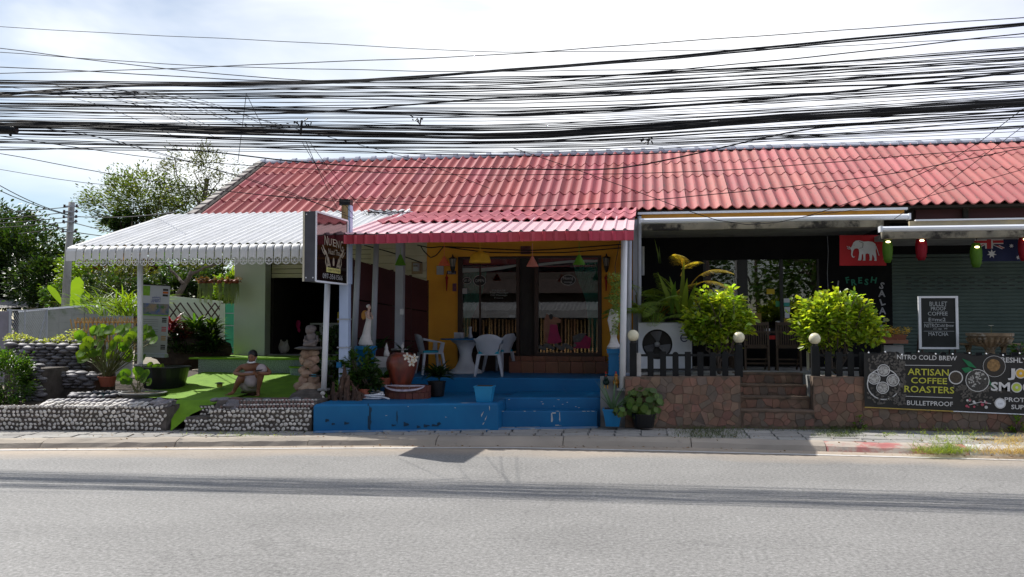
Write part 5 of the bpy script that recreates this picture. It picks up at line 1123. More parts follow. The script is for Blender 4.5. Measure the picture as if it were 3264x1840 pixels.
def ribbon(pts, w):
    V = [];
    for i, (u, v) in enumerate(pts):
        a = pts[max(0, i-1)]; b_ = pts[min(len(pts)-1, i+1)]; d = Vector((b_[0]-a[0], b_[1]-a[1])).normalized(); ww = w*(.35+.65*math.sin(PI*(i+.3)/(len(pts)))); nx2, ny2 = -d.y*ww, d.x*ww
        V += [sp_(LN_*(u+nx2), -.005, zt_-H_*(v+ny2)), sp_(LN_*(u-nx2), -.005, zt_-H_*(v-ny2))]
    mesh_obj('printed_hand', V, [(2*i, 2*i+1, 2*i+3, 2*i+2) for i in range(len(pts)-1)], m_gold, sg)
for s in (1, -1):
    X_ = lambda u: .54+s*u
    ribbon([(X_(.34), .46), (X_(.3), .52), (X_(.23), .57), (X_(.19), .63), (X_(.17), .7), (X_(.2), .76)], .02); ribbon([(X_(.3), .55), (X_(.22), .6), (X_(.16), .64), (X_(.13), .7), (X_(.1), .74)], .013)
    ribbon([(X_(.24), .62), (X_(.25), .7), (X_(.21), .77), (X_(.14), .73), (X_(.1), .76)], .016); ribbon([(X_(.38), .5), (X_(.33), .56), (X_(.27), .6)], .01)
ribbon([(.54, .62), (.54, .66), (.54, .7), (.54, .74)], .03)
# its two part post
pc_ = P(1098, 1170, 14.95); spst = empty('sign_post', (pc_.x, pc_.y, .5), 'pale blue square steel post with weathered top carrying the lightbox sign', 'post')
X0, Y0 = pc_.x, 14.98
def pbox(a, b_, z0, z1, nm, mm, d=.0): MB().box((X0+a, Y0-.07-d, z0), (X0+b_, Y0+.07, z1)).build(nm, mm, spst)
ztp = PZ(1100, 650, 14.95)
pbox(-.09, .075, .5, zb+.02, 'shaft', m_bluepost); pbox(.06, .1, zb+.02, ztp-.03, 'flange', m_bluepost); m_wood = M('weathered_wood', (.42, .3, .14), (.26, .17, .08), 5, .8, stretch=(6, 6, .8), bump=.3)
pbox(-.06, .055, zt_-.5, ztp-.03, 'timber', m_wood, .01); pbox(-.1, .1, ztp-.03, ztp+.07, 'cap', m_black, .02)
for q in (1018, 1108): z = PZ(1098, q, 14.9); pbox(-.12, .09, z-.012, z+.012, 'clamp', m_metal, .02)
pbox(-.12, -.03, PZ(1098, 1172, 14.9), PZ(1098, 1155, 14.9), 'valve_box', m_blue, .04)
# ---------------------------------------------------------------- angel statue on blue pot
m_plaster = M('white_plaster', (.62, .6, .58), (.5, .48, .46), 8, .6, bump=.15); m_skn = M('statue_skin', (.55, .38, .31), (.45, .3, .25), 8, .6); m_wing = M('gold_wing', (.5, .24, .04), (.36, .16, .03), 12, .5, bump=.3)
Ya = 15.6
def A(px, py, dy=0): return P(px, py, Ya+dy)
bpz = PZ(1165, 1152, Ya); c = A(1165, 1152)
bp_ = empty('blue_pedestal', (c.x, c.y, zl), 'round ribbed blue pot used as pedestal for the angel statue', 'pedestal')
mb = MB(); mb.lathe([(.16, zl), (.16, bpz-.35), (.175, bpz-.3), (.165, bpz-.25), (.19, bpz-.05), (.17, bpz)] if False else [(.15, 0), (.155, bpz-zl-.38), (.175, bpz-zl-.34), (.16, bpz-zl-.3), (.165, bpz-zl-.2), (.18, bpz-zl-.16), (.17, bpz-zl-.12), (.185, bpz-zl-.05), (.2, bpz-zl-.04), (.2, bpz-zl), (.1, bpz-zl)], (c.x, c.y, zl), 20); 
zt3 = PZ(1165, 1103, Ya); mb = MB(); hgt = zt3-zl; mb.lathe([(.14, 0), (.15, hgt*.55), (.17, hgt*.6), (.16, hgt*.66), (.18, hgt*.72), (.165, hgt*.78), (.19, hgt*.9), (.21, hgt*.93), (.21, hgt), (.1, hgt)], (c.x, c.y, zl), 20); mb.build('body', m_blue, bp_, smooth=False)
an = empty('angel_statue', tuple(A(1165, 1100)), 'white plaster angel statue with golden wings on the blue pot', 'statue')
mb = MB(); rings = [(1102, 1167, 22, 17), (1096, 1166, 24, 18), (1085, 1165, 19, 15), (1065, 1168, 13, 12), (1040, 1172, 10.5, 10), (1022, 1175, 9, 8), (1010, 1175, 8.5, 8)]
K = 18; V = []
for i, (q, cx, rx, ry) in enumerate(rings):
    cc = A(cx, q)
    for k in range(K): t = 2*PI*k/K; f_ = 1+.07*math.sin(k*2.1*3+i*.3)*(i < 5); V.append((cc.x+rx*.0056*f_*math.cos(t), cc.y+ry*.0056*f_*math.sin(t), cc.z))
mb.add(V, [(i*K+k, i*K+(k+1) % K, (i+1)*K+(k+1) % K, (i+1)*K+k) for i in range(len(rings)-1) for k in range(K)]+[tuple(range(K))[::-1], tuple((len(rings)-1)*K+k for k in range(K))]); mb.build('gown', m_plaster, an, smooth=True)
MB().ball(A(1173, 1003), (.05, .045, .075), 10, 7).tube([A(1176, 992), A(1176, 984)], [.022, .02], 7).tube([A(1166, 996, -.03), A(1170, 1010, -.08), A(1182, 1018, -.1)], [.022, .018, .014], 6).tube([A(1181, 997, -.02), A(1187, 1010, -.05), A(1187, 1017, -.1)], [.02, .017, .013], 6).build('torso', m_skn, an, smooth=True)
MB().ball(A(1177, 980), (.034, .036, .042), 10, 8).ball(A(1182, 982, -.02), .008, 5, 4).build('head', m_skn, an, smooth=True); MB().ball(A(1174, 977, .01), (.04, .042, .038), 10, 6, .08).build('hair', m_plaster, an)
for s, (dx, dy) in enumerate(((0, .05), (3, .0))):
    cc = [(1168, 996), (1160, 989), (1152, 991), (1147, 1000), (1147, 1010), (1152, 1017), (1158, 1013), (1163, 1014), (1167, 1006)]
    pts = [(A(x+dx, y+dx).x, A(x+dx, y+dx).z) for x, y in cc]; MB().plate(pts[::-1], Ya+.04+dy, .015).build('wing', m_wing, an)
# ---------------------------------------------------------------- terracotta jar on brick base
Yj = 15.35; jc = P(1280, 1215, Yj); jr = empty('terracotta_jar', (jc.x, jc.y, .8), 'big dripping red brown terracotta water jar on the round brick base', 'jar')
m_jar = M('glazed_terracotta', (.26, .05, .025), (.08, .03, .02), 3, .35, stretch=(3, 3, .6), bump=.15, coat=.3); zj0 = P(1280, 1238, Yj).z; zj1 = P(1280, 1128, Yj).z; h = zj1-zj0
MB().lathe([(.12, 0), (.17, h*.12), (.225, h*.35), (.27, h*.6), (.28, h*.75), (.25, h*.9), (.19, h*.99), (.15, h*1.0), (.17, h*1.03), (.13, h*1.03), (.11, h*.97)], (jc.x, jc.y, zj0), 22).build('body', m_jar, jr, smooth=True)
bb = empty('brick_planter_base', (jc.x, jc.y, zl), 'low round dark red brick base under the terracotta jar', 'planter'); m_brick = M('dark_red_brick', (.15, .045, .03), (.1, .035, .025), 4, .7, island=.2, bump=.2)
bc = P(1290, 1262, 15.1); zb0, zb1 = zl, PZ(1290, 1232, 15.0); nb = 22
for r_ in range(2):
    for k in range(nb):
        t0, t1 = 2*PI*(k+.5*r_)/nb, 2*PI*(k+.93+.5*r_)/nb; R0, R1 = .30, .42; cx, cy = bc.x, 15.3; za, zb_ = lerp(zb0, zb1, r_/2)+.003, lerp(zb0, zb1, (r_+1)/2)-.003
        pr = [(cx+R1*math.cos(t0), cy+R1*.8*math.sin(t0)), (cx+R1*math.cos(t1), cy+R1*.8*math.sin(t1)), (cx+R0*math.cos(t1), cy+R0*.8*math.sin(t1)), (cx+R0*math.cos(t0), cy+R0*.8*math.sin(t0))]
        MB().prism(pr, za, zb_).build('brick', m_brick, bb)
MB().lathe([(.3, zl), (.3, zb1-.02)], (bc.x, 15.3, 0), 18).build('fill', m_soil, bb)
m_cloth = M('lace_cloth', (.5, .46, .5), (.3, .26, .32), 14, .9)
def clf(u, v):
    t = lerp(-2.55, -.6, u); r_ = lerp(.2, .45, v); d = max(0, v-.6)/.4
    return (bc.x+r_*math.cos(t), 15.3+r_*.8*math.sin(t), zb1+.015-d*.1*math.sin(PI*u)**.5-.0)
tag(MB().grid(clf, 24, 8).build('lace_cloth', m_cloth, smooth=True), 'pale lilac lace cloth draped over the brick base below the jar', 'cloth')
# frangipani flowers beside the jar
m_pet = M('frangipani_petal', (.8, .78, .72), (.75, .7, .55), 4, .5, leaf=-.3); m_yel = M('flower_heart', (.7, .35, .03), None, 3, .5)
for (px, py, lab) in ((1298, 1137, 'white frangipani bloom on the jar shoulder, left one of three'), (1313, 1156, 'lowest white frangipani bloom with a yellow heart beside the jar'), (1322, 1141, 'white frangipani bloom at the right of the jar rim')):
    c = P(px, py, 15.0); fo = empty('frangipani_flower', tuple(c), lab, 'flower', 'frangipani blooms on the jar')
    for k in range(5):
        q = 2*PI*k/5+.3; u = Vector((math.cos(q), -.25, math.sin(q))).normalized(); w = Vector((-math.sin(q), 0, math.cos(q)))
        V = [c, c+u*.04+w*.022, c+u*.075+w*.012, c+u*.08-w*.008, c+u*.045-w*.024]; mesh_obj('petal', [tuple(v) for v in V], [(0, 1, 2, 3, 4)], m_pet, fo)
    MB().ball(c+Vector((0, -.012, 0)), .012, 6, 4).build('heart', m_yel, fo)
MB().tube([P(1318, 1170, 15.1), P(1312, 1150, 15.03), P(1300, 1136, 15.03)], .004, 4).build('twig', m_stem, bpy.data.objects['frangipani_flower'])
# bonsai driftwood, hose, pots and plants
dr = empty('driftwood_stump', tuple(P(1098, 1285, 14.75)), 'jagged dark driftwood root stump at the corner of the blue platform', 'driftwood'); m_drift = M('dark_driftwood', (.1, .055, .035), (.05, .03, .022), 10, .85, bump=.8, bscale=25, stain=(.22, .17, .14), sscale=7, sth=.6)
mb = MB()
for k in range(26):
    px = random.uniform(1052, 1145); b0 = P(px, 1286, 14.7+random.uniform(-.1, .18)); hh = random.uniform(.12, .3)+.42*max(0, 1-abs(px-1098)/38)
    p1 = b0+Vector((random.uniform(-.05, .05), random.uniform(-.04, .04), hh*.6)); p2 = b0+Vector((random.uniform(-.1, .1), random.uniform(-.06, .06), hh)); mb.tube([b0, p1, p2], [random.uniform(.04, .075), random.uniform(.03, .055), random.uniform(.006, .022)], 6)
for k in range(14): mb.ball(P(random.uniform(1050, 1146), random.uniform(1255, 1285), 14.62), random.uniform(.02, .05), 6, 4, .35)
mb.build('root', m_drift, dr)
hc = P(1183, 1277, 14.95); ho = empty('garden_hose', tuple(hc), 'coiled white garden hose lying on the blue platform', 'hose'); mb = MB(); pts = []
for k in range(6*20):
    q = 2*PI*k/20; r_ = .19+.025*math.sin(q*.37+1); pts.append((hc.x+r_*math.cos(q)*1.08, hc.y+r_*.8*math.sin(q), zl+.018+.024*(k/20)*(.6+.4*math.sin(q*.8))))
pts.append((hc.x+.36, hc.y-.1, zl+.015)); mb.tube(pts, .015, 6).build('coil', m_white, ho, smooth=True)
pot('plant_pot', 1160, 1240, 1268, 14.85, .1, .07, m_terra, 'small red plastic pot beside the driftwood stump')
pot('plant_pot', 1220, 1203, 1232, 15.3, .18, .13, m_terra, 'wide terracotta bowl between the angel pedestal and the jar')
pot('plant_pot', 1392, 1215, 1262, 15.6, .16, .13, m_black, 'black pot holding the dark leafy lily by the jar')
pot('light_blue_pot', 1545, 1230, 1286, 14.75, .155, .115, M('sky_blue_glaze', (.02, .26, .5), (.016, .22, .44), 3, .4), 'empty light blue square tapered pot at the platform corner', sq=True, lip_=.02)
strapplant('spathiphyllum', 1395, 1205, 15.6, 120, .36, .05, m_green3, 'dark lily plant with arching leaves in the black pot by the table', .9, spread=.1, zoff=.1)
shrub('leafy_pot_plant', 1148, 1165, 15.1, (.3, .22, .3), 34, .09, m_green1, 'bushy green leafy plant below the angel statue', 'plant', .42, zb=.6)
shrub('leafy_pot_plant', 1172, 1215, 14.95, (.2, .15, .22), 22, .085, m_green3, 'dark green leafy plant standing in the small red pot', 'plant', .42, zb=.6)
strapplant('peace_lily', 1225, 1200, 15.3, 44, .3, .06, m_green1, 'green lily leaves in the wide terracotta bowl', .8, spread=.1)
shrub('vine', 1050, 1140, 15.3, (.26, .2, .55), 34, .075, m_green3, 'dark climbing plant in shade between the white post and sign post', 'plant', .5, zb=.6)
strapplant('bromeliad', 1205, 1110, 16.6, 26, .45, .06, m_green3, 'grey green arching bromeliad behind the angel statue', 1.0, spread=.08, up0=.6)
strapplant('bromeliad', 1290, 1130, 16.9, 20, .4, .04, m_green3, 'dark spiky plant behind the terracotta jar', .8, spread=.08, up0=.6)
# white trough with small figurines
tr = empty('white_trough', tuple(P(1210, 1170, 16.0)), 'white rounded ceramic trough behind the jar', 'trough'); a, b_ = P(1190, 1170, 16), P(1262, 1138, 16); MB().box((a.x, 15.9, a.z), (b_.x, 16.15, b_.z)).build('body', m_plaster, tr)
g_ = empty('gnome_figurine', tuple(P(1232, 1136, 16)), 'small pointed white figurine standing on the trough', 'figurine'); c = P(1232, 1136, 16); MB().lathe([(.05, 0), (.055, .05), (.04, .1), (.03, .13), (.035, .16), (.02, .2), (.004, .25)], tuple(c), 10, wob=.12).build('body', m_plaster, g_, smooth=True)
g_ = empty('bird_figurine', tuple(P(1283, 1115, 16.3)), 'tiny white bird figurine on a low stand behind the jar', 'figurine'); c = P(1283, 1113, 16.3); MB().ball(c+Vector((0, 0, .05)), (.03, .03, .05), 8, 6).ball(c+Vector((.01, 0, .11)), .018, 7, 5).lathe([(.1, -.01), (.11, 0)], tuple(c), 14).lathe([(.03, -.25), (.03, -.01)], tuple(c), 8).build('body', m_plaster, g_)
# ---------------------------------------------------------------- table, chairs, things on the table
m_plast = M('grey_plastic', (.4, .42, .46), (.36, .38, .42), 3, .45); m_cush = M('teal_cushion', (.02, .28, .38), (.015, .22, .31), 8, .8); m_tabw = M('white_table', (.6, .61, .63), (.52, .53, .56), 3, .4)
tc_ = G(1484, 1190, .845); ZD = .848
tb = empty('pedestal_table', (tc_.x, tc_.y, ZD), 'round blue topped table on a white waisted pedestal', 'table')
MB().lathe([(.36, 0), (.34, .05), (.22, .12), (.15, .25), (.125, .38), (.15, .5), (.2, .6), (.3, .67), (.32, .7)], (tc_.x, tc_.y, ZD), 24).build('pedestal', m_tabw, tb, smooth=True); MB().lathe([(.5, 0), (.53, .01), (.53, .025), (.1, .03)], (tc_.x, tc_.y, ZD+.7), 32).build('tabletop', m_blue, tb)
def chair():
    t = empty('plastic_chair', (0, 0, 0), 'x', 'chair', 'plastic chairs round the pedestal table')
    MB().box((-.23, -.22, .415), (.23, .22, .44)).build('seat', m_plast, t); MB().box((-.2, -.19, .441), (.2, .2, .485)).build('cushion', m_cush, t)
    for sx in (-1, 1):
        for sy in (-1, 1): MB().hexa([(sx*.27-.02, sy*.25-.02, 0), (sx*.27+.02, sy*.25-.02, 0), (sx*.27+.02, sy*.25+.02, 0), (sx*.27-.02, sy*.25+.02, 0)], [(sx*.2-.035, sy*.19-.025, .415), (sx*.2+.035, sy*.19-.025, .415), (sx*.2+.035, sy*.19+.025, .415), (sx*.2-.035, sy*.19+.025, .415)]).build('leg', m_plast, t)
        # arm with open side web
        MB().hexa([(sx*.26-.025, -.22, .63), (sx*.26+.025, -.22, .63), (sx*.27+.025, .24, .72), (sx*.27-.025, .24, .72)], [(sx*.26-.025, -.22, .65), (sx*.26+.025, -.22, .65), (sx*.27+.025, .24, .745), (sx*.27-.025, .24, .745)]).hexa([(sx*.2-.015, -.2, .42), (sx*.2+.015, -.2, .42), (sx*.2+.015, -.1, .42), (sx*.2-.015, -.1, .42)], [(sx*.26-.02, -.22, .64), (sx*.26+.02, -.22, .64), (sx*.26+.02, -.14, .64), (sx*.26-.02, -.14, .64)]).build('arm', m_plast, t)
    def bk(u, v): 
        q = lerp(-1, 1, u); hw_ = .13+.14*v**.6 if v < .75 else .27-.10*((v-.75)/.25)**2; return (q*hw_, .22+.1*v-.06*q*q+.0, .43+.4*v+(-.03*q*q*(v > .5)))
    MB().grid(bk, 10, 8).grid(lambda u, v: tuple(Vector(bk(1-u, v))+Vector((0, .014, 0))), 10, 8).build('backrest', m_plast, t, smooth=True)
    return t
ch = chair(); first = True
for (px, py, rz, lab) in ((1558, 1198, PI+.15, 'grey plastic chair seen from behind in front of the table, right'), (1592, 1186, -2.0, 'grey plastic chair at the right side of the round table, nearest the glass'), (1372, 1192, 2.1, 'grey plastic chair with back to the partition, left of the table'), (1424, 1178, .6, 'far left grey plastic chair close to the orange wall')):
    q = G(px, py, ZD)
    if first: o = ch; first = False; o['label'] = lab; o.location = (q.x, q.y, ZD); o.rotation_euler.z = rz
    else: dup(ch, (q.x, q.y, ZD), rz, lab)
zt4 = ZD+.732
for (nm, dx, dy, prof, lab, ct) in (('vase', .08, .1, [(.05, 0), (.055, .03), (.03, .1), (.028, .2), (.04, .24)], 'grey slim vase on the round table', 'vase'), ('napkin_box', -.18, .1, None, 'grey box on the left of the round table', 'box'), ('cup', -.08, -.05, [(.03, 0), (.035, .06), (.036, .1)], 'small grey cup on the table', 'cup')):
    o = empty(nm, (tc_.x+dx, tc_.y+dy, zt4), lab, ct)
    if prof: MB().lathe(prof, (tc_.x+dx, tc_.y+dy, zt4), 12).build('body', m_plast, o, smooth=True)
    else: MB().box((tc_.x+dx-.08, tc_.y+dy-.05, zt4), (tc_.x+dx+.12, tc_.y+dy+.05, zt4+.12)).build('body', m_plast, o)
# ---------------------------------------------------------------- hanging lamps, wall lamps, bits on the orange wall
m_shO, m_shP, m_shG, m_shY = [M(n, c, None, 3, .45, leaf=-.6) for n, c in (('orange_shade', (.95, .3, .15)), ('pink_shade', (.95, .45, .36)), ('green_shade', (.22, .5, .06)), ('yellow_shade', (.95, .65, .08)))]
def cone(px, pyt, pyb, Y, w, mm, lab, cordtop):
    a = P(px, pyt, Y); b_ = P(px, pyb, Y); h = a.z-b_.z; r = w*a.y/2800*.5; o = empty('pendant_lamp', tuple(b_), lab, 'lamp')
    MB().lathe([(r, 0), (r*.98, .012), (.02, h), (.0, h+.005)], tuple(b_), 20).build('shade', mm, o, smooth=False); MB().tube([a, P(px, cordtop, Y)], .005, 4).build('cord', mm, o); MB().ball(b_+Vector((0, 0, h*.4)), .035, 8, 6).build('bulb', m_white, o)
cone(1416, 818, 847, 16.2, 39, m_shO, 'orange cone pendant lamp at the left of the porch', 770); cone(1697, 818, 850, 16.2, 39, m_shP, 'pale pink cone pendant lamp in the middle of the porch', 775); cone(1846, 812, 844, 16.2, 39, m_shG, 'green cone pendant lamp at the right of the porch', 770); cone(1276, 812, 846, 16.6, 36, m_shG, 'green cone pendant lamp hanging beside the white square column', 790)
a = P(1530, 838, 16.2); o = empty('dome_lamp', tuple(a), 'large yellow dome pendant lamp over the table', 'lamp'); r = .205
MB().lathe([(r, 0), (r*.99, .03), (r*.9, .1), (r*.72, .16), (r*.45, .2), (r*.15, .22), (.01, .222)], tuple(a), 24).build('shade', m_shY, o, smooth=True); MB().tube([a+Vector((0, 0, .22)), P(1530, 765, 16.2)], .006, 4).build('cord', m_shY, o)
m_iron = M('black_iron', (.02, .018, .016), None, 4, .5); m_frost = M('lamp_glass', (.25, .22, .18), None, 3, .3)
for (px, py, lab) in ((1443, 840, 'black iron wall lantern left of the glass front'), (1933, 838, 'black iron wall lantern right of the glass front')):
    c = P(px, py, 19.05); o = empty('wall_lantern', tuple(c), lab, 'lantern')
    MB().lathe([(.01, .2), (.02, .15), (.09, .11), (.1, .1), (.06, .1)][::-1], tuple(c), 8).lathe([(.02, -.2), (.045, -.14), (.06, -.08), (.05, -.07)], tuple(c), 8).tube([c+Vector((0, .13, -.05)), c+Vector((0, .13, -.16)), c+Vector((0, .0, -.2))], .012, 5).build('frame', m_iron, o)
    MB().lathe([(.05, -.07), (.075, .1)], tuple(c), 8).build('glass', m_frost, o)
    for k in range(6): q = 2*PI*k/6; MB().tube([c+Vector((.05*math.cos(q), .05*math.sin(q), -.08)), c+Vector((.08*math.cos(q), .08*math.sin(q), .1))], .005, 4).build('bar', m_iron, o)
m_redt = M('red_tassel', (.4, .02, .015), None, 3, .7)
for (px, lab) in ((1424, 'red knotted tassel charm hanging beside the house number'), (1932, 'red knotted tassel charm hanging under the right wall lantern')):
    o = empty('tassel_charm', tuple(P(px, 872, 19.1)), lab, 'charm'); a, b_ = P(px, 872, 19.12), P(px, 928, 19.12); MB().tube([a, a.lerp(b_, .3), b_], [.006, .03, .012], 5).ball(a.lerp(b_, .25), .04, 8, 4).build('tassel', m_redt, o)
npp = empty('house_number_plate', tuple(P(1440, 869, 19.17)), 'dark blue enamel house number plate with white digits', 'sign'); c = P(1439, 869, 19.17); MB().box((c.x-.1, 19.165, c.z-.04), (c.x+.1, 19.185, c.z+.04)).build('plate', M('navy_enamel', (.01, .015, .07), None, 3, .3), npp); text('80/12', (c.x, 19.16, c.z), .055, m_text_w, npp, w=.15)
def smallbox(name, px0, px1, py0, py1, Y, d, mat, label, cat): a, b_ = P(px0, py1, Y), P(px1, py0, Y); return tag(MB().box((a.x, Y-d, a.z), (b_.x, Y, b_.z)).build(name, mat), label, cat)
smallbox('poster', 1443, 1455, 904, 929, 19.19, .01, M('purple_poster', (.12, .04, .1), (.2, .08, .1), 20, .6), 'small purple poster on the orange wall beside the frame', 'poster')
mbx = smallbox('meter_box', 1313, 1347, 836, 874, 19.16, .03, M('plywood_board', (.36, .27, .17), (.28, .2, .12), 6, .8), 'square plywood board with electric meter on the cream wall', 'meter'); a = P(1328, 852, 19.1); MB().box((a.x-.06, 19.02, a.z-.09), (a.x+.06, 19.13, a.z+.08)).build('meter', m_plast, mbx); MB().lathe([(.05, 0), (.05, .04)], (a.x, 19.0, a.z), 10).build('meter_glass', m_frost, mbx)
mbx = smallbox('meter_box', 1393, 1415, 848, 876, 19.19, .04, m_plast, 'grey meter box behind the orange pendant lamp', 'meter')
smallbox('wall_picture', 1660, 1692, 785, 811, 19.19, .02, M('maroon_print', (.13, .03, .03), (.2, .1, .08), 12, .6), 'dark red framed print above the glass front', 'picture'); smallbox('switch_box', 1277, 1288, 985, 1003, 17.3, .06, m_white, 'white switch box low on the square porch column', 'switch')
smallbox('paper_sign', 1119, 1130, 850, 872, 17.0, .01, m_cream, 'cream paper sheet on the partition end behind the sign', 'paper')
# loose electrical wires under the porch
for (pts, lab) in (([(1340, 783), (1350, 800), (1372, 822), (1390, 815), (1415, 785)], 'drooping dark cable loop hanging under the porch roof at the meter'), ([(1330, 782), (1370, 790), (1415, 786), (1700, 800), (2000, 778)], 'long dark wire strung along the top of the orange wall'), ([(1160, 782), (1230, 800), (1300, 822), (1345, 838)], 'brown conduit running down across the cream wall'), ([(1410, 786), (1560, 806), (1800, 806), (1985, 790)], 'second thin dark wire sagging along the orange wall')):
    p_ = [P(a, b_, 18.9) for a, b_ in pts]; q_ = [];
    for i in range(len(p_)-1):
        for k in range(5): q_.append(p_[i].lerp(p_[i+1], k/5))
    q_.append(p_[-1]); q_ = [q_[0]]+[(q_[i-1]+q_[i]*2+q_[i+1])/4 for i in range(1, len(q_)-1)]+[q_[-1]]
    tag(MB().tube(q_, .012, 4).build('porch_wire', m_rubber), lab, 'wire')
# tangle of cables on the awning edge
mb = MB()
for k in range(22):
    p_ = [P(random.uniform(1120, 1310), random.uniform(665, 700), random.uniform(17.6, 18.0)) for _ in range(3)]; m0 = (p_[0]+p_[2])/2; pts = [p_[0].lerp(p_[1], t)*(1-t)+p_[1].lerp(p_[2], t)*t for t in [i/8 for i in range(9)]]; mb.tube(pts, .008, 4)
to = empty('cable_tangle', tuple(P(1210, 685, 17.8)), 'tangle of slack black and white wires heaped where awning meets roof', 'cables'); mb.build('black_wires', m_rubber, to); mb = MB()
for k in range(5):
    p_ = [P(random.uniform(1125, 1320), random.uniform(662, 695), 17.7) for _ in range(3)]; mb.tube([p_[0].lerp(p_[1], t)*(1-t)+p_[1].lerp(p_[2], t)*t for t in [i/8 for i in range(9)]], .009, 4)
mb.build('white_wires', m_gutter, to)
# ---------------------------------------------------------------- right corner of the porch
Yc = 15.6; c0 = P(1957, 1235, Yc); zc1 = PZ(1957, 1112, Yc); pd = empty('blue_column_pedestal', (c0.x, c0.y, .6), 'tall square blue ceramic pedestal at the right edge of the steps', 'pedestal')
def sq(mb, r0, z0, r1, z1): mb.hexa([(c0.x-r0, Yc-r0, z0), (c0.x+r0, Yc-r0, z0), (c0.x+r0, Yc+r0, z0), (c0.x-r0, Yc+r0, z0)], [(c0.x-r1, Yc-r1, z1), (c0.x+r1, Yc-r1, z1), (c0.x+r1, Yc+r1, z1), (c0.x-r1, Yc+r1, z1)])
mb = MB(); sq(mb, .1, .6, .085, zc1-.08); sq(mb, .115, zc1-.08, .115, zc1-.02); sq(mb, .125, zc1-.018, .125, zc1); sq(mb, .12, .596, .12, .66); mb.build('body', m_blue, pd)
for k in range(12): z = lerp(.7, zc1-.1, k/11); MB().ball((c0.x+.09, Yc-.092, z), .012, 5, 4).ball((c0.x-.09, Yc-.092, z), .012, 5, 4).build('bead', m_blue, pd)
vs_ = empty('white_vase', (c0.x, Yc, zc1), 'tall white plaster vase with ruffled foot on the blue pedestal', 'vase'); MB().lathe([(.11, 0), (.13, .03), (.08, .1), (.05, .2), (.07, .35), (.1, .5), (.08, .62), (.06, .7)], (c0.x, Yc, zc1), 20, wob=.1).build('body', m_plaster, vs_)
hp = empty('hanging_vine', tuple(P(1962, 880, Yc)), 'long trailing vine with small pale leaves hanging over the white vase', 'plant'); pts = []
for k in range(1500):
    t = random.random(); q = P(1962, lerp(870, 1065, t), Yc); w = .12*(1-.35*t)+.04*math.sin(t*20); a = random.random()*6.3; r_ = math.sqrt(random.random()); pts.append((q.x+w*r_*math.cos(a), q.y+w*r_*math.sin(a)-.06, q.z))
leaves('foliage', pts, .032, M('vine_leaf', (.22, .3, .1), (.14, .22, .04), 5, .5, island=.5, leaf=.35), hp, None, .6, kind='stuff', up=-.2); MB().tube([P(1962, 875, Yc), P(1960, 850, Yc), P(1975, 770, Yc-.3)], .006, 4).build('hook_wire', m_black, hp)
for (px, mm, lab) in ((1932, m_green3, 'dark green rooster figurine with red comb behind the aloe pot'), (1964, m_wing, 'golden orange rooster figurine with red comb behind the aloe pot')):
    c = P(px, 1235, 15.35); c.z = PZ(px, 1240, 15.35); o = empty('rooster_figurine', tuple(c), lab, 'figurine'); mk = M('teal_black_glaze', (.01, .03, .025), None, 5, .3) if mm is m_green3 else mm
    MB().ball(c+Vector((0, 0, .12)), (.06, .09, .06), 10, 7).tube([c+Vector((0, -.05, .14)), c+Vector((0, -.09, .2)), c+Vector((0, -.09, .24))], [.04, .028, .022], 7).ball(c+Vector((0, -.1, .25)), .025, 8, 6).build('body', mk, o, smooth=True)
    MB().tube([c+Vector((0, .06, .14)), c+Vector((0, .12, .22)), c+Vector((0, .15, .18))], [.03, .035, .008], 6).build('tail', mk, o); MB().plate([(c.x-.004, c.z+.26), (c.x+.012, c.z+.27), (c.x+.01, c.z+.3), (c.x-.01, c.z+.31)], c.y-.12, .04).ball(c+Vector((0, -.125, .235)), .012, 5, 4).build('comb', m_redt, o)
    for s in (-1, 1): MB().tube([c+Vector((s*.025, 0, .07)), c+Vector((s*.028, -.01, .0))], .008, 5).build('leg', m_yel, o)
# aloe in blue pot, heart leaf bush
pot('aloe_pot', 1953, 1303, 1358, 14.9, .155, .11, M('bright_blue_pot', (.01, .2, .45), None, 3, .4), 'bright blue square pot with aloe at the foot of the steps', sq=True)
c = P(1953, 1303, 14.9); o = empty('aloe_plant', tuple(c), 'spiky grey green aloe in the bright blue pot', 'plant'); m_aloe = M('aloe_green', (.1, .17, .08), (.07, .13, .06), 4, .5)
for k in range(15):
    q = 2*PI*k/15+.2; el = random.uniform(.6, 1.3); mb = MB(); mb.blade(c+Vector((math.cos(q)*.03, math.sin(q)*.03, 0)), (math.cos(q)*math.cos(el), math.sin(q)*math.cos(el), math.sin(el)), random.uniform(.35, .6), .055, .25, 5, .45, shape=lambda t: 1-.93*t); mb.build('leaf', m_aloe, o)
m_heart = M('heart_leaf', (.09, .15, .03), (.06, .11, .02), 4, .45, island=.45, leaf=.35)
def leafbush(name, px, py, Y, r, n, s, mat, label, cat='shrub', face=-.7):
    c = P(px, py, Y); o = empty(name, (c.x, c.y, c.z-r[2]), label, cat); mb = MB()
    for k in range(n):
        v = Vector([random.gauss(0, 1) for _ in range(3)]).normalized(); p = c+Vector((v.x*r[0], v.y*r[1], v.z*r[2]))*random.uniform(.6, 1); d = (v*.8+Vector((0, face, .35))+Vector([random.gauss(0, .25) for _ in range(3)])).normalized(); inst(lme2, 'leaf', p, d.to_track_quat('Z', 'Y').to_euler(), (s*random.uniform(.7, 1.2),)*3, o)
    for k in range(8): mb.tube([c-Vector((0, 0, r[2])), c+Vector((random.uniform(-1, 1)*r[0]*.6, random.uniform(-1, 1)*r[1]*.5, random.uniform(0, .7)*r[2]))], [.012, .005], 4)
    mb.build('stems', m_stem, o); return o
mb = disc_leaf(9, .1); lme2 = smesh(mb, 'leaf', m_heart)
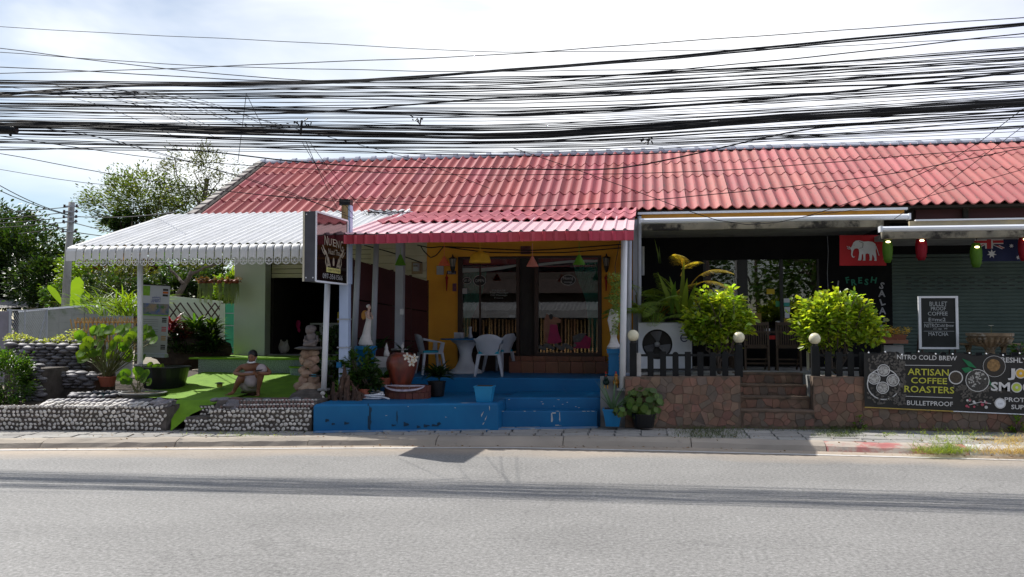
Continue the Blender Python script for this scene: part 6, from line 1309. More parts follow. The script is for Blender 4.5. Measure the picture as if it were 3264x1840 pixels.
leafbush('heart_leaf_bush', 2052, 1285, 15.0, (.34, .28, .27), 110, .06, m_heart, 'low bush of heart shaped leaves against the stone wall beside the aloe'); leafbush('heart_leaf_sprig', 1972, 1312, 14.6, (.12, .1, .1), 16, .05, m_heart, 'sprig of yellow edged heart leaves spilling over the blue pot', 'plant')
pot('plant_pot', 2052, 1318, 1362, 15.0, .2, .16, m_black, 'black pot under the heart leaf bush'); 
smallbox('plaster_block', 1997, 2012, 1190, 1245, 15.5, .12, m_bluepost, 'pale blue painted block at the stone wall corner', 'block')
# ---------------------------------------------------------------- roll-up banner
q0, q1, q2, q3_ = P(450, 906, 16.6), P(543, 911, 16.75), P(531, 1131, 16.75), P(437, 1128, 16.6)
rb = empty('roll_up_banner', tuple(q3_), 'tall roll-up health poster standing beside the awning post', 'banner')
def RB(u, v, off=0): p = q0.lerp(q1, u).lerp(q3_.lerp(q2, u), v); return Vector((p.x, p.y-off, p.z))
def rq(u0, u1, v0, v1, mm, nm='print', off=.004): mesh_obj(nm, [RB(u0, v0, off), RB(u1, v0, off), RB(u1, v1, off), RB(u0, v1, off)], [(0, 3, 2, 1)], mm, rb)
rq(0, 1, 0, 1, M('poster_white', (.5, .52, .6), (.44, .46, .55), 2, .5), 'sheet', 0); rq(0, 1, .44, .98, M('poster_grey', (.4, .4, .42), None, 2, .5), 'sheet', .002)
rq(.05, .32, .02, .16, M('poster_lime', (.16, .3, .02), (.2, .42, .04), 20, .5)); rq(0, 1, .27, .43, M('poster_photo', (.06, .12, .3), (.3, .22, .14), 9, .5, stain=(.05, .14, .04), sscale=7, sth=.5)); rq(0, 1, .425, .445, M('poster_lime'  , (.16, .3, .02)))
for k, s in enumerate(('health & well-being', 'clinic to kickstart', 'your early detox')): text(s, RB(.42, .185+.03*k, .008), .045, M('poster_blue_ink', (.03, .05, .3), None), rb, 'poster_lettering', w=.36)
for v, mm in ((.05, m_stk), (.09, M('poster_orange', (.5, .12, .02), None)), (.13, m_stk)): rq(.76, .94, v, v+.03, mm)
for k in range(3): rq(.1, .9, .455+.0, .457, m_stk)
for v in (.5, .53, .56, .59, .64, .67, .72, .75, .8, .84, .88): rq(.06, .66, v, v+.005, m_grey, 'print_line')
for v, mm in ((.47, m_stk), (.6, M('poster_pink', (.5, .1, .1), None)), (.73, M('poster_tan', (.4, .25, .1), None)), (.86, m_stk)): [rq(.78, .94, v+.025*k, v+.025*k+.018, mm) for k in range(3)]
MB().tube([RB(-.02, 0, .01), RB(1.02, 0, .01)], .012, 6).tube([RB(0, -.02, .0)+Vector((0, .03, 0)), RB(0, 1.02, 0)+Vector((0, .03, 0))], .012, 5).build('frame', m_black, rb); MB().hexa([RB(0, 1.04, .08), RB(1, 1.04, .08), RB(1, 1.04, -.08), RB(0, 1.04, -.08)], [RB(0, .99, .06), RB(1, .99, .06), RB(1, .99, -.06), RB(0, .99, -.06)]).build('base', m_metal, rb)
# ---------------------------------------------------------------- squatting woman
def skin(name, vs, es, mat, parent, root=0, sub=2):
    me = bpy.data.meshes.new(name); me.from_pydata([tuple(v[0]) for v in vs], es, []); o = bpy.data.objects.new(name, me); C.objects.link(o)
    sk = o.modifiers.new('s', 'SKIN'); sk.use_smooth_shade = True
    for i, v in enumerate(vs):
        r_ = v[1]; d = me.skin_vertices[0].data[i]; d.radius = (r_, r_) if not hasattr(r_, '__len__') else r_; d.use_root = (i == root)
    su = o.modifiers.new('u', 'SUBSURF'); su.levels = su.render_levels = sub
    dg = bpy.context.evaluated_depsgraph_get(); m2 = bpy.data.meshes.new_from_object(o.evaluated_get(dg)); V = [v.co[:] for v in m2.vertices]; F_ = [tuple(p.vertices) for p in m2.polygons]
    bpy.data.objects.remove(o); return mesh_obj(name, V, F_, mat, parent, True)
Yw_ = 15.1
def w_(px, py, dy=0.0): return P(px, py, Yw_+dy)
m_skinp = M('skin', (.25, .115, .065), (.2, .09, .05), 6, .5); m_hair = M('black_hair', (.012, .01, .01), None, 20, .4); m_dress = M('pale_mauve_cloth', (.42, .36, .36), (.33, .28, .29), 7, .9, bump=.4, bscale=22)
wo = empty('person', tuple(w_(795, 1258)), 'woman squatting on the turf edge looking at her phone, shoulders bare, mask under chin', 'person')
vs = [(w_(797, 1228, .12), .13), (w_(799, 1205, .08), .12), (w_(801, 1182, .02), (.14, .09)), (w_(803, 1168, -.02), (.12, .075)), (w_(804, 1158, -.05), .045), (w_(804, 1150, -.07), .045),   # 0 pelvis .. 5 neck top
      (w_(768, 1170, -.02), .052), (w_(757, 1180, -.1), .042), (w_(747, 1191, -.16), .038), (w_(772, 1194, -.27), .033), (w_(800, 1193, -.34), .026), (w_(811, 1192, -.36), .03),   # left-of-picture arm 6..11
      (w_(840, 1169, -.02), .052), (w_(852, 1179, -.1), .042), (w_(862, 1190, -.16), .038), (w_(842, 1192, -.27), .033), (w_(826, 1189, -.34), .026), (w_(819, 1188, -.36), .03),   # other arm 12..17
      (w_(782, 1222, .05), .1), (w_(770, 1200, -.22), .075), (w_(757, 1222, -.18), .055), (w_(746, 1246, -.12), .034), (w_(741, 1254, -.14), .034), (w_(727, 1257, -.26), .024),   # leg 18..23
      (w_(812, 1222, .05), .1), (w_(834, 1180, -.22), .078), (w_(829, 1212, -.2), .055), (w_(823, 1243, -.14), .034), (w_(822, 1253, -.15), .034), (w_(824, 1259, -.28), .026)]
es = [(0, 1), (1, 2), (2, 3), (3, 4), (4, 5), (3, 6), (6, 7), (7, 8), (8, 9), (9, 10), (10, 11), (3, 12), (12, 13), (13, 14), (14, 15), (15, 16), (16, 17), (0, 18), (18, 19), (19, 20), (20, 21), (21, 22), (22, 23), (0, 24), (24, 25), (25, 26), (26, 27), (27, 28), (28, 29)]
hd = w_(805, 1138, -.1)
body = skin('body', vs, es, m_skinp, wo)
MB().ball(hd, (.073, .088, .105), 16, 12).ball(hd+Vector((0, -.085, -.035)), (.013, .02, .02), 8, 6).ball(hd+Vector((0, -.074, -.066)), (.024, .012, .009), 8, 5).ball(hd+Vector((.074, .01, -.01)), (.012, .02, .03), 7, 5).ball(hd+Vector((-.074, .01, -.01)), (.012, .02, .03), 7, 5).build('head', m_skinp, wo, smooth=True)
for s in (-1, 1): MB().ball(hd+Vector((s*.03, -.083, -.01)), (.014, .006, .005), 7, 5).ball(hd+Vector((s*.03, -.082, .008)), (.018, .006, .004), 7, 4).build('eye', m_hair, wo)
MB().ball(hd+Vector((0, .01, .04)), (.084, .09, .092), 16, 12, .02).ball(hd+Vector((-.01, .1, .02)), (.045, .045, .05), 10, 8).ball(hd+Vector((-.07, .02, -.02)), (.02, .04, .08), 8, 6).build('hair', m_hair, wo, smooth=True)
MB().tube([hd+Vector((.065*math.cos(q), -.035-.06*math.sin(q), -.088-.012*math.sin(q))) for q in [PI*k/8 for k in range(9)]], .017, 6).tube([hd+Vector((-.065, -.03, -.085)), hd+Vector((-.078, .0, -.0))], .004, 4).tube([hd+Vector((.065, -.03, -.085)), hd+Vector((.078, .0, -.0))], .004, 4).build('face_mask', m_white, wo, smooth=True)
# wrap dress: draped over the lap, one knee covered
mb = MB(); mb.ball(w_(797, 1222, .05), (.2, .2, .17), 18, 12, .03).ball(w_(834, 1178, -.21), (.095, .1, .1), 14, 10, .03).ball(w_(800, 1197, .0), (.16, .13, .1), 16, 8, .03).ball(w_(802, 1213, -.12), (.14, .12, .14), 14, 10, .04); mb.build('dress', m_dress, wo, smooth=True)
for (wr, s) in ((w_(811, 1192, -.36), 1), (w_(819, 1188, -.36), -1)):
    for k in range(4):
        b0 = wr+Vector((s*(.005+.004*k), -.015+.0*k, .012-.013*k)); MB().tube([b0, b0+Vector((s*.03, -.022, .006)), b0+Vector((s*.05, -.012, .01)), b0+Vector((s*.056, .0, .012))], [.009, .0085, .008, .006], 6).build('finger', m_skinp, wo, smooth=True)
    MB().tube([wr+Vector((0, -.01, .018)), wr+Vector((s*.018, -.03, .035)), wr+Vector((s*.03, -.035, .045))], [.01, .009, .007], 6).build('thumb', m_skinp, wo, smooth=True)
for (f_, s) in ((w_(727, 1257, -.26), -1), (w_(824, 1259, -.28), 0)):
    for k in range(5): b0 = f_+Vector((-.01+s*.01, -.0, -.008))+Vector((.0 if s else (k-2)*.012, (k-2)*.012 if s else -.012, 0)); d = Vector((-.03, -.006, -.008)) if s else Vector((0, -.03, -.008)); MB().tube([b0, b0+d], [.011 if k == 0 else .008, .006], 6).build('toe', m_skinp, wo, smooth=True)
ph = w_(822, 1183, -.43); phn = empty('phone', tuple(ph), 'black mobile phone held in the squatting woman\'s hands', 'phone'); MB().hexa([ph+Vector((-.05, -.02, -.01)), ph+Vector((.07, -.02, .005)), ph+Vector((.07, .04, .02)), ph+Vector((-.05, .04, .005))], [ph+Vector((-.05, -.024, -.002)), ph+Vector((.07, -.024, .013)), ph+Vector((.07, .036, .028)), ph+Vector((-.05, .036, .013))]).build('case', m_black, phn)
stl = empty('low_stool', tuple(w_(797, 1250, .15)), 'low dark stool hidden under the squatting woman', 'stool'); MB().box(tuple(w_(797, 1250, .15)-Vector((.13, .1, .12))), tuple(w_(797, 1250, .15)+Vector((.13, .14, .02)))).build('seat', m_brown, stl)
c = P(700, 1231, 15.6); o = empty('ground_light', tuple(c), 'small yellow and black lamp fitting on the sunlit turf', 'lamp'); MB().lathe([(.05, -.02), (.055, .03), (.05, .05)], tuple(c), 10).build('body', M('yellow_label_pot', (.4, .36, .05), None), o); MB().lathe([(.09, .05), (.085, .06), (.02, .075)], tuple(c), 10).build('rim', m_black, o)
MB().tube([P(1015, 1199, 14.85), P(940+18, 1197, 14.8)] if False else [P(1062, 1200, 14.85), P(985, 1197, 14.8)], .018, 8).build('water_pipe', m_black, label='short black water pipe with blue joint crossing the rock pillar', cat='pipe'); MB().tube([P(1008, 1198, 14.82), P(993, 1197.5, 14.81)], .022, 8).build('pipe_joint', m_shutb if False else M('cyan_joint', (.05, .4, .55), None), bpy.data.objects['water_pipe'])
# things in the dark room doorway
o = empty('plastic_bag', tuple(P(905, 1127, 19.7)), 'white plastic bag on the floor of the dark room doorway', 'bag'); c = P(905, 1108, 19.7); MB().ball(c, (.13, .1, .15), 10, 7, .12).ball(c+Vector((-.07, 0, .13)), (.03, .03, .06), 6, 5, .1).ball(c+Vector((.07, 0, .13)), (.03, .03, .06), 6, 5, .1).build('bag', m_plaster, o)
o = empty('plastic_bag', tuple(P(873, 1127, 19.8)), 'dark blue plastic bag left of the white bag in the doorway', 'bag'); c = P(873, 1110, 19.8); MB().ball(c, (.12, .1, .13), 10, 7, .12).build('bag', M('navy_bag', (.02, .025, .09), None, 3, .4), o)
o = empty('pink_toy', tuple(P(950, 1040, 20.2)), 'pink hanging cloth inside the dark room', 'cloth'); MB().ball(P(951, 1034, 20.2), (.06, .03, .1), 8, 6, .2).ball(P(953, 1052, 20.2), (.04, .03, .06), 8, 6, .2).build('cloth', M('hot_pink_cloth', (.6, .03, .2), None), o)
o = empty('shelf_unit', tuple(P(1060, 1127, 20)), 'white shelf unit in the dark room behind the white post', 'shelf'); a, b_ = P(1018, 1090, 20.0), P(1062, 1035, 20.0); MB().box((a.x, 20, a.z), (b_.x, 20.3, b_.z)).build('cabinet', m_plast, o); MB().box((a.x-.2, 19.9, b_.z), (b_.x+.25, 20.4, b_.z+.04)).build('shelf', m_plast, o); MB().box((b_.x+.1, 20, b_.z+.04), (b_.x+.25, 20.1, b_.z+.3)).build('box', mY, o)
# ================================================================== CAFE OBJECTS
m_pick = M('charcoal_picket', (.012, .013, .014), (.008, .009, .009), 6, .6, spec=.2); m_pickw = M('peeling_white_picket', (.5, .48, .45), (.38, .36, .33), 6, .7, stain=(.25, .12, .05), sscale=8, sth=.6)
def fence_run(name, p0, p1, label, n, white=()):
    x0, x1 = PX(p0, wy(1)+.1), PX(p1, wy(4)+.1); o = empty(name, (x0, wy(x0)+.1, ZT), label, 'fence'); h = .42
    for k in range(n):
        x = lerp(x0, x1, k/(n-1)); y = wy(x)+.1; hh = h*(1 if k % 3 else .97)+random.uniform(-.008, .008); w = .052; rnd = (k % 4 == 3); mm = m_pickw if k in white else m_pick
        pts = [(x-w, ZT), (x+w, ZT), (x+w, ZT+hh-(.04 if rnd else 0))]
        if rnd: pts += [(x+w*math.cos(PI*j/6), ZT+hh-.04+w*math.sin(PI*j/6)) for j in range(1, 6)]
        pts += [(x-w, ZT+hh-(.04 if rnd else 0))]
        MB().plate(pts, y, .018).build('picket', mm, o)
    ya, yb = wy(x0)+.12, wy(x1)+.12
    for z in (ZT+.11, ZT+.36): MB().hexa([(x0, ya, z-.02), (x1, yb, z-.02), (x1, yb+.02, z-.02), (x0, ya+.02, z-.02)], [(x0, ya, z+.02), (x1, yb, z+.02), (x1, yb+.02, z+.02), (x0, ya+.02, z+.02)]).build('rail', m_pick, o)
    return o
fence_run('picket_fence', 2033, 2347, 'black picket fence with one peeling white picket before the air conditioner', 9, (0,))
fence_run('picket_fence', 2612, 3500, 'black picket fence on the right wall carrying the coffee banner', 25)
m_globe = M('cream_globe', (.75, .7, .5), (.65, .6, .42), 3, .35)
for (px, py, lab) in ((2018, 1070, 'cream globe lamp on the fence post nearest the porch'), (2355, 1076, 'cream globe lamp half hidden in the left round bush'), (2597, 1080, 'cream globe lamp on the post right of the steps')):
    x = PX(px, 16.0 if px > 2400 else 15.7); y = wy(x)+.14; c = P(px, py, y); o = empty('globe_lamp', (x, y, ZT), lab, 'lamp')
    MB().ball(c, .1, 18, 12).build('globe', m_globe, o, smooth=True); MB().lathe([(.05, 0), (.05, .04), (.035, .05)], (c.x, c.y, c.z-.13), 12).build('collar', m_iron, o); MB().box((c.x-.06, y-.05, ZT-.02), (c.x+.06, y+.07, c.z-.13)).build('post', m_pick, o)
# banner
Yb = wy(4.5)-.06
def BP(u, v):  # u 0..1 left-right on the photo px 2738..3420, v 0 top 1 bottom
    px = lerp(2738, 3420, u); xx = PX(px, 15.95); y = wy(xx)-.05; top = PZ(2900, lerp(1122, 1133, u)+4*math.sin(u*40), 15.95); bot = PZ(2900, lerp(1293, 1314, u), 15.95)
    return Vector((xx, y+.012*math.sin(u*9+v*2), lerp(top, bot, v)))
bn_ = empty('coffee_banner', tuple(BP(.4, 1)), 'long black printed coffee banner tied along the picket fence', 'banner')
m_ban_ = M('banner_black', (.018, .018, .018), (.012, .012, .012), 3, .5)
MB().grid(lambda u, v: BP(u, v), 60, 8).build('sheet', m_ban_, bn_, smooth=True)
MB().tube([BP(u/20, 1.0)+Vector((0, -.01, -.012)) for u in range(9)], .009, 5).build('hem', M('yellow_hem', (.5, .36, .08)), bn_); MB().tube([BP(.4+u/30, 1.0)+Vector((0, -.01, -.012)) for u in range(19)], .008, 5).build('hem', m_gutter, bn_)
def bxy(px, py, off=.02):
    u = (px-2738)/682; t = (py-lerp(1126, 1133, u))/(lerp(1293, 1314, u)-lerp(1122, 1133, u)); p = BP(u, t); return Vector((p.x, p.y-off, p.z))
m_by = M('lime_yellow_print', (.5, .5, .06), None, 3, .6); m_wp = M('banner_white_print', (.6, .6, .6), None, 3, .6); slp = -.035
mpx = 15.95/2800*1.0
for (s, px, py, h, w, mm, b) in (('NITRO COLD BREW', 2932, 1144, 14, 166, m_wp, .01), ('ARTISAN', 2935, 1188, 20, 114, m_by, .012), ('COFFEE', 2937, 1214, 18, 100, m_by, .012), ('ROASTERS', 2937, 1241, 20, 138, m_by, .012), ('BULLETPROOF', 2938, 1283, 14, 127, m_wp, .01), ('FRESHLY-SQUEEZED', 3260, 1150, 15, 190, m_wp, .02), ('J', 3193, 1186, 26, 20, m_wp, .03), ('CE', 3330, 1190, 26, 50, m_wp, .03), ('SM', 3158, 1228, 26, 52, m_wp, .03), ('THIES', 3310, 1236, 26, 90, m_wp, .03), ('PROTEIN SHAKES', 3268, 1268, 13, 170, m_wp, .02), ('SUPERFOODS', 3262, 1290, 13, 125, m_wp, .02)):
    text(s, bxy(px, py), h*mpx*.98, mm, bn_, 'banner_lettering', w=w*mpx, bold=b, tilt=slp*.6)
def bdisc(px, py, r, mm, off=.016, n=18, nm='printed_disc', sy=1, inner=None):
    c = bxy(px, py, off); 
    if inner:
        V = [];
        for k in range(n): q = 2*PI*k/n; V += [(c.x+r*mpx*math.cos(q), c.y, c.z+r*mpx*sy*math.sin(q)), (c.x+inner*mpx*math.cos(q), c.y, c.z+inner*mpx*sy*math.sin(q))]
        mesh_obj(nm, V, [(2*k, (2*k+2) % (2*n), (2*k+3) % (2*n), 2*k+1) for k in range(n)], mm, bn_)
    else: mesh_obj(nm, [(c.x+r*mpx*math.cos(2*PI*k/n), c.y, c.z+r*mpx*sy*math.sin(2*PI*k/n)) for k in range(n)], [tuple(range(n))], mm, bn_)
for q in (1163, 1262): a, b_ = bxy(2865, q), bxy(3008, q+3); MB().hexa([a, b_, b_+Vector((0, .003, 0)), a+Vector((0, .003, 0))], [a+Vector((0, 0, .009)), b_+Vector((0, 0, .009)), b_+Vector((0, .003, .009)), a+Vector((0, .003, .009))]).build('rule', m_wp, bn_)
m_foam = M('coffee_foam_print', (.5, .5, .48), (.16, .15, .14), 30, .6); m_bean = M('coffee_bean_print', (.07, .065, .06), (.02, .02, .02), 40, .5)
bdisc(2797, 1226, 47, m_wp, .014, 26, inner=44); 
for (px, py) in ((2798, 1183), (2768, 1206), (2826, 1215), (2794, 1237)): bdisc(px, py, 18, m_wp, .017, inner=15.5); bdisc(px, py, 14, m_foam, .018)
V = []; Fc = []
for k in range(620):
    if random.random() < .72: px, py = random.gauss(2850, 26) if random.random() < .5 else random.uniform(2748, 2880), random.uniform(1130, 1290)
    else: px, py = random.gauss(3075, 40), 1225+abs(random.gauss(0, 22))
    if (px-2797)**2+(py-1210)**2 < 42**2 or abs(px-2937) < 72: continue
    c = bxy(px, py, .013); q = random.random()*PI; a, b_ = 4.2*mpx, 2.6*mpx; i0 = len(V)
    for j in range(6): t = 2*PI*j/6; x_, z_ = a*math.cos(t), b_*math.sin(t); V.append((c.x+x_*math.cos(q)-z_*math.sin(q), c.y, c.z+x_*math.sin(q)+z_*math.cos(q)))
    Fc.append(tuple(range(i0, i0+6)))
tag(mesh_obj('bean_print', V, Fc, M('bean_print_grey', (.12, .11, .1), (.05, .045, .04), 18, .5), bn_), kind='stuff')
bdisc(3020, 1203, 20, m_wp, .015, inner=17); bdisc(3020, 1203, 16.5, M('coffee_grounds_print', (.07, .055, .04), (.04, .03, .02), 30, .6), .016)
bdisc(3087, 1207, 33, m_wp, .015, inner=31); bdisc(3087, 1207, 30, m_bean, .016)
for k in range(70):
    a = random.random()*6.3; r_ = math.sqrt(random.random())*27; bdisc(3087+r_*math.cos(a), 1207+r_*math.sin(a), 2.4, m_foam, .0175, 5, 'bean_print_light')
bdisc(3140, 1168, 30, M('dark_bowl_print', (.03, .025, .02), None), .0145); bdisc(3140, 1168, 31, m_wp, .015, 20, inner=30); bdisc(3138, 1165, 18, M('brown_sugar_print', (.3, .18, .07), (.12, .07, .03), 30, .7), .016)
for (px, py, mm) in ((3222, 1186, M('orange_slice', (.7, .42, .04))), (3256, 1186, M('kiwi_slice', (.12, .35, .03))), (3209, 1228, M('lime_slice', (.45, .55, .08))), (3245, 1230, M('grapefruit_slice', (.55, .1, .14)))):
    bdisc(px, py, 15, m_wp, .016); bdisc(px, py, 12, mm, .018); bdisc(px, py, 4, m_wp, .02, 8)
mgl = M('green_leaf_print', (.01, .16, .06), None)
for pts in ([(3040, 1145), (3065, 1150), (3085, 1168), (3060, 1166)], [(3038, 1175), (3060, 1168), (3075, 1176), (3050, 1188)], [(3120, 1205), (3134, 1222), (3138, 1234), (3124, 1222)]): mesh_obj('leaf_print', [tuple(bxy(a, b_, .0155)) for a, b_ in pts], [(0, 3, 2, 1)], mgl, bn_)
for k in range(14): bdisc(3052+random.random()*70, 1268+random.random()*26, random.uniform(2, 5), (m_wp, M('pink_dot_print', (.45, .08, .12)))[k % 2], .0165, 8, 'flower_print')
MB().tube([bxy(3060, 1285, .018), bxy(3095, 1275, .018), bxy(3128, 1281, .018)], .006, 4).build('twig_print', m_wp, bn_)
bdisc(3157, 1279, 15.5, m_wp, .016); bdisc(3157, 1279, 12, m_gutter, .0175); text('CAFE', bxy(3157, 1280, .02), .025, m_metal, bn_, 'banner_lettering', w=.07)
for k in range(11): c = bxy(2752+k*52, 1124+(k % 3)*3, .02); MB().ball(c, .014, 6, 4).build('grommet', m_gutter, bn_)
# air conditioner
Yac = 16.9; a, b_ = P(2033, 1167, Yac), P(2207, 1028, Yac); ac = empty('air_conditioner', ((a.x+b_.x)/2, Yac, .98), 'white outdoor air conditioner unit with exposed fan behind the fence', 'air conditioner')
m_ac = M('white_enamel', (.62, .64, .68), (.56, .58, .62), 2, .4); zA0, zA1 = .99, b_.z; fc_ = P(2095, 1098, Yac); fr_ = 47*Yac/2800
V = []; K = 32
for k in range(K): q = 2*PI*k/K; V.append((fc_.x+fr_*math.cos(q), Yac, fc_.z+fr_*math.sin(q)))
def edge(q):  # project direction onto the casing rectangle
    c, s = math.cos(q), math.sin(q); ts = []
    if c > 1e-6: ts.append((b_.x-fc_.x)/c)
    if c < -1e-6: ts.append((a.x-fc_.x)/c)
    if s > 1e-6: ts.append((zA1-fc_.z)/s)
    if s < -1e-6: ts.append((zA0-fc_.z)/s)
    t = min(ts); return (fc_.x+t*c, Yac, fc_.z+t*s)
for k in range(K): V.append(edge(2*PI*k/K))
cor = [(b_.x, Yac, zA1), (a.x, Yac, zA1), (a.x, Yac, zA0), (b_.x, Yac, zA0)]
Fc = []
for k in range(K):
    j = (k+1) % K; p, q = V[K+k], V[K+j]; f_ = [k, K+k]
    if abs(p[0]-q[0]) > 1e-6 and abs(p[2]-q[2]) > 1e-6:
        cc = min(cor, key=lambda c: (c[0]-(p[0]+q[0])/2)**2+(c[2]-(p[2]+q[2])/2)**2); V.append(cc); f_.append(len(V)-1)
    Fc.append(tuple(f_+[K+j, j]))
mb = MB(); mb.add(V, Fc); mb.box((a.x, Yac, zA0), (a.x+.012, Yac+.35, zA1)).box((b_.x-.012, Yac, zA0), (b_.x, Yac+.35, zA1)).box((a.x, Yac, zA1-.01), (b_.x, Yac+.35, zA1+.003)).box((a.x, Yac+.34, zA0), (b_.x, Yac+.35, zA1)); mb.build('casing', m_ac, ac)
mb = MB(); 
for k in range(24): pass
V = []; 
for k in range(K): q = 2*PI*k/K; V += [(fc_.x+fr_*math.cos(q), Yac, fc_.z+fr_*math.sin(q)), (fc_.x+fr_*.97*math.cos(q), Yac+.15, fc_.z+fr_*.97*math.sin(q))]
mesh_obj('fan_shroud', V, [(2*k, (2*k+2) % (2*K), (2*k+3) % (2*K), 2*k+1) for k in range(K)]+[tuple(2*k+1 for k in range(K))], m_iron, ac)
m_fan = M('fan_grey', (.12, .12, .13), None, 3, .35)
for k in range(3):
    q0 = 2*PI*k/3+.9; V = []
    for i in range(5):
        q = q0+i*.23; r1 = fr_*.9; V += [(fc_.x+.05*math.cos(q), Yac+.06+.015*i, fc_.z+.05*math.sin(q)), (fc_.x+r1*math.cos(q+.3), Yac+.04+.02*i, fc_.z+r1*math.sin(q+.3))]
    mesh_obj('fan_blade', V, [(2*i, 2*i+1, 2*i+3, 2*i+2) for i in range(4)], m_fan, ac)
MB().ball((fc_.x, Yac+.05, fc_.z), (.055, .05, .055), 12, 8).build('fan_hub', M('hub_grey', (.3, .3, .32), None, 3, .3), ac, smooth=True)
c = P(2181, 1078, Yac); m_navy = M('navy_print', (.01, .02, .09), None)
V = []
for k in range(20): q = 2*PI*k/20; V += [(c.x+.075*math.cos(q), Yac-.004, c.z+.075*math.sin(q)), (c.x+.055*math.cos(q), Yac-.004, c.z+.055*math.sin(q))]
mesh_obj('logo_ring', V, [(2*k, (2*k+2) % 40, (2*k+3) % 40, 2*k+1) for k in range(18)], m_navy, ac); MB().box((c.x-.055, Yac-.006, c.z-.008), (c.x+.07, Yac-.002, c.z+.008)).build('logo_bar', m_navy, ac); text('e r', P(2172, 1043, Yac-.004), .03, m_navy, ac, 'casing_lettering', w=.11)
# palms
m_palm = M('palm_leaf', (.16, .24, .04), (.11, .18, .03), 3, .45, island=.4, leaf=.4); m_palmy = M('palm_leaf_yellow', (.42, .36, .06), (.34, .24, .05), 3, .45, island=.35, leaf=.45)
def frond(o, base, d, ln, mat, bend=1.1, n=34, lw=.024, ll=.3):
    mb = MB(); p = Vector(base); v = Vector(d).normalized(); pts = [p.copy()]; hd = Vector((v.x, v.y, 0)).normalized(); sd_ = Vector((-hd.y, hd.x, 0))
    for i in range(n):
        v = (v+Vector((0, 0, -1))*bend/n+hd*bend*.4/n).normalized(); p = p+v*ln/n; pts.append(p.copy())
        t = (i+1)/n
        if t > .22:
            l_ = ll*math.sin(PI*(.15+.8*t))**.8
            for s in (-1, 1):
                dd = (sd_*s*.9+v*.55+Vector((0, 0, .12))).normalized(); mb.blade(p, dd, l_*random.uniform(.85, 1.1), lw, .75, 3, .1)
    mb.tube(pts, [lerp(.012, .003, i/n) for i in range(n+1)], 4, False); mb.build('frond', mat, o)
for (px, py, Y, n, ln, lab, ye) in ((2090, 985, 17.35, 20, 1.05, 'areca palm with dark feathery fronds behind the air conditioner', 3), (2185, 985, 17.6, 16, 1.05, 'areca palm with sunlit yellow fronds behind the left bush', 5), (2040, 940, 17.9, 10, .85, 'small areca palm in the dark corner beside the drain pipe', 0)):
    c = P(px, py, Y); o = empty('areca_palm', (c.x, c.y, .98), lab, 'palm'); mbt = MB()
    for k in range(n):
        q = 2*PI*k/n+random.uniform(-.2, .2); el = random.uniform(.35, 1.25); b0 = c+Vector((math.cos(q)*.08, math.sin(q)*.08, random.uniform(-.35, 0)))
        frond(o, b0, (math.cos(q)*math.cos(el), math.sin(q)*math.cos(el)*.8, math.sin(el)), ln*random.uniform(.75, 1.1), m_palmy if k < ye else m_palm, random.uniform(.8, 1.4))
    for k in range(5): mbt.tube([(c.x+random.uniform(-.1, .1), c.y+random.uniform(-.1, .1), .98), (c.x+random.uniform(-.1, .1), c.y, c.z)], [.025, .015], 6)
    mbt.build('canes', m_stem, o)
# two yellow fronds that catch the sun over the bush
o = empty('areca_palm', tuple(P(2262, 1000, 17.2)), 'golden arching palm fronds rising in sun above the left bush', 'palm')
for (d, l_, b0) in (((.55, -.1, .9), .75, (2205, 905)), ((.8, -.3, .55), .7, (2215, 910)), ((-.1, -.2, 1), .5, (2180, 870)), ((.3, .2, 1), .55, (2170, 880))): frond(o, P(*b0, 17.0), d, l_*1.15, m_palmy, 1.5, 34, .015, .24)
c = P(2150, 1000, 17.3); o = empty('dracaena', (c.x, c.y, .98), 'upright strap leaved dracaena with bright green blades beside the palm', 'plant')
for (px, py, tx, ty, w) in ((2150, 1000, 2105, 870, .06), (2165, 1000, 2140, 885, .07), (2170, 1000, 2178, 830, .055), (2180, 1000, 2188, 890, .07), (2190, 1000, 2215, 900, .06), (2140, 1000, 2150, 900, .06), (2185, 1010, 2215, 940, .06), (2160, 1010, 2200, 985, .05)):
    a_, t_ = P(px, py, 16.9), P(tx, ty, 16.75); mb = MB(); mb.blade(a_, t_-a_, (t_-a_).length*1.05, w*1.5, .12, 6, .2, side=(1, .2, 0), shape=lambda t: min(1, .4+2*t, (1-t)*2.2+.03)); mb.build('leaf', m_green2, o)
MB().tube([(c.x, c.y, .98), c], .02, 6).build('stem', m_bark, o)
c = P(2105, 830, 18.6); o = empty('spear_plant', tuple(c), 'two thin pale spear leaves against the black fascia', 'plant')
for (tx, ty) in ((2088, 762), (2102, 785)): a_, t_ = P(2104, 840, 18.4), P(tx, ty, 18.4); mb = MB(); mb.blade(a_, t_-a_, (t_-a_).length, .05, .05, 5, .2, side=(1, 0, 0), shape=lambda t: 1-.95*t); mb.build('leaf', m_palm, o)
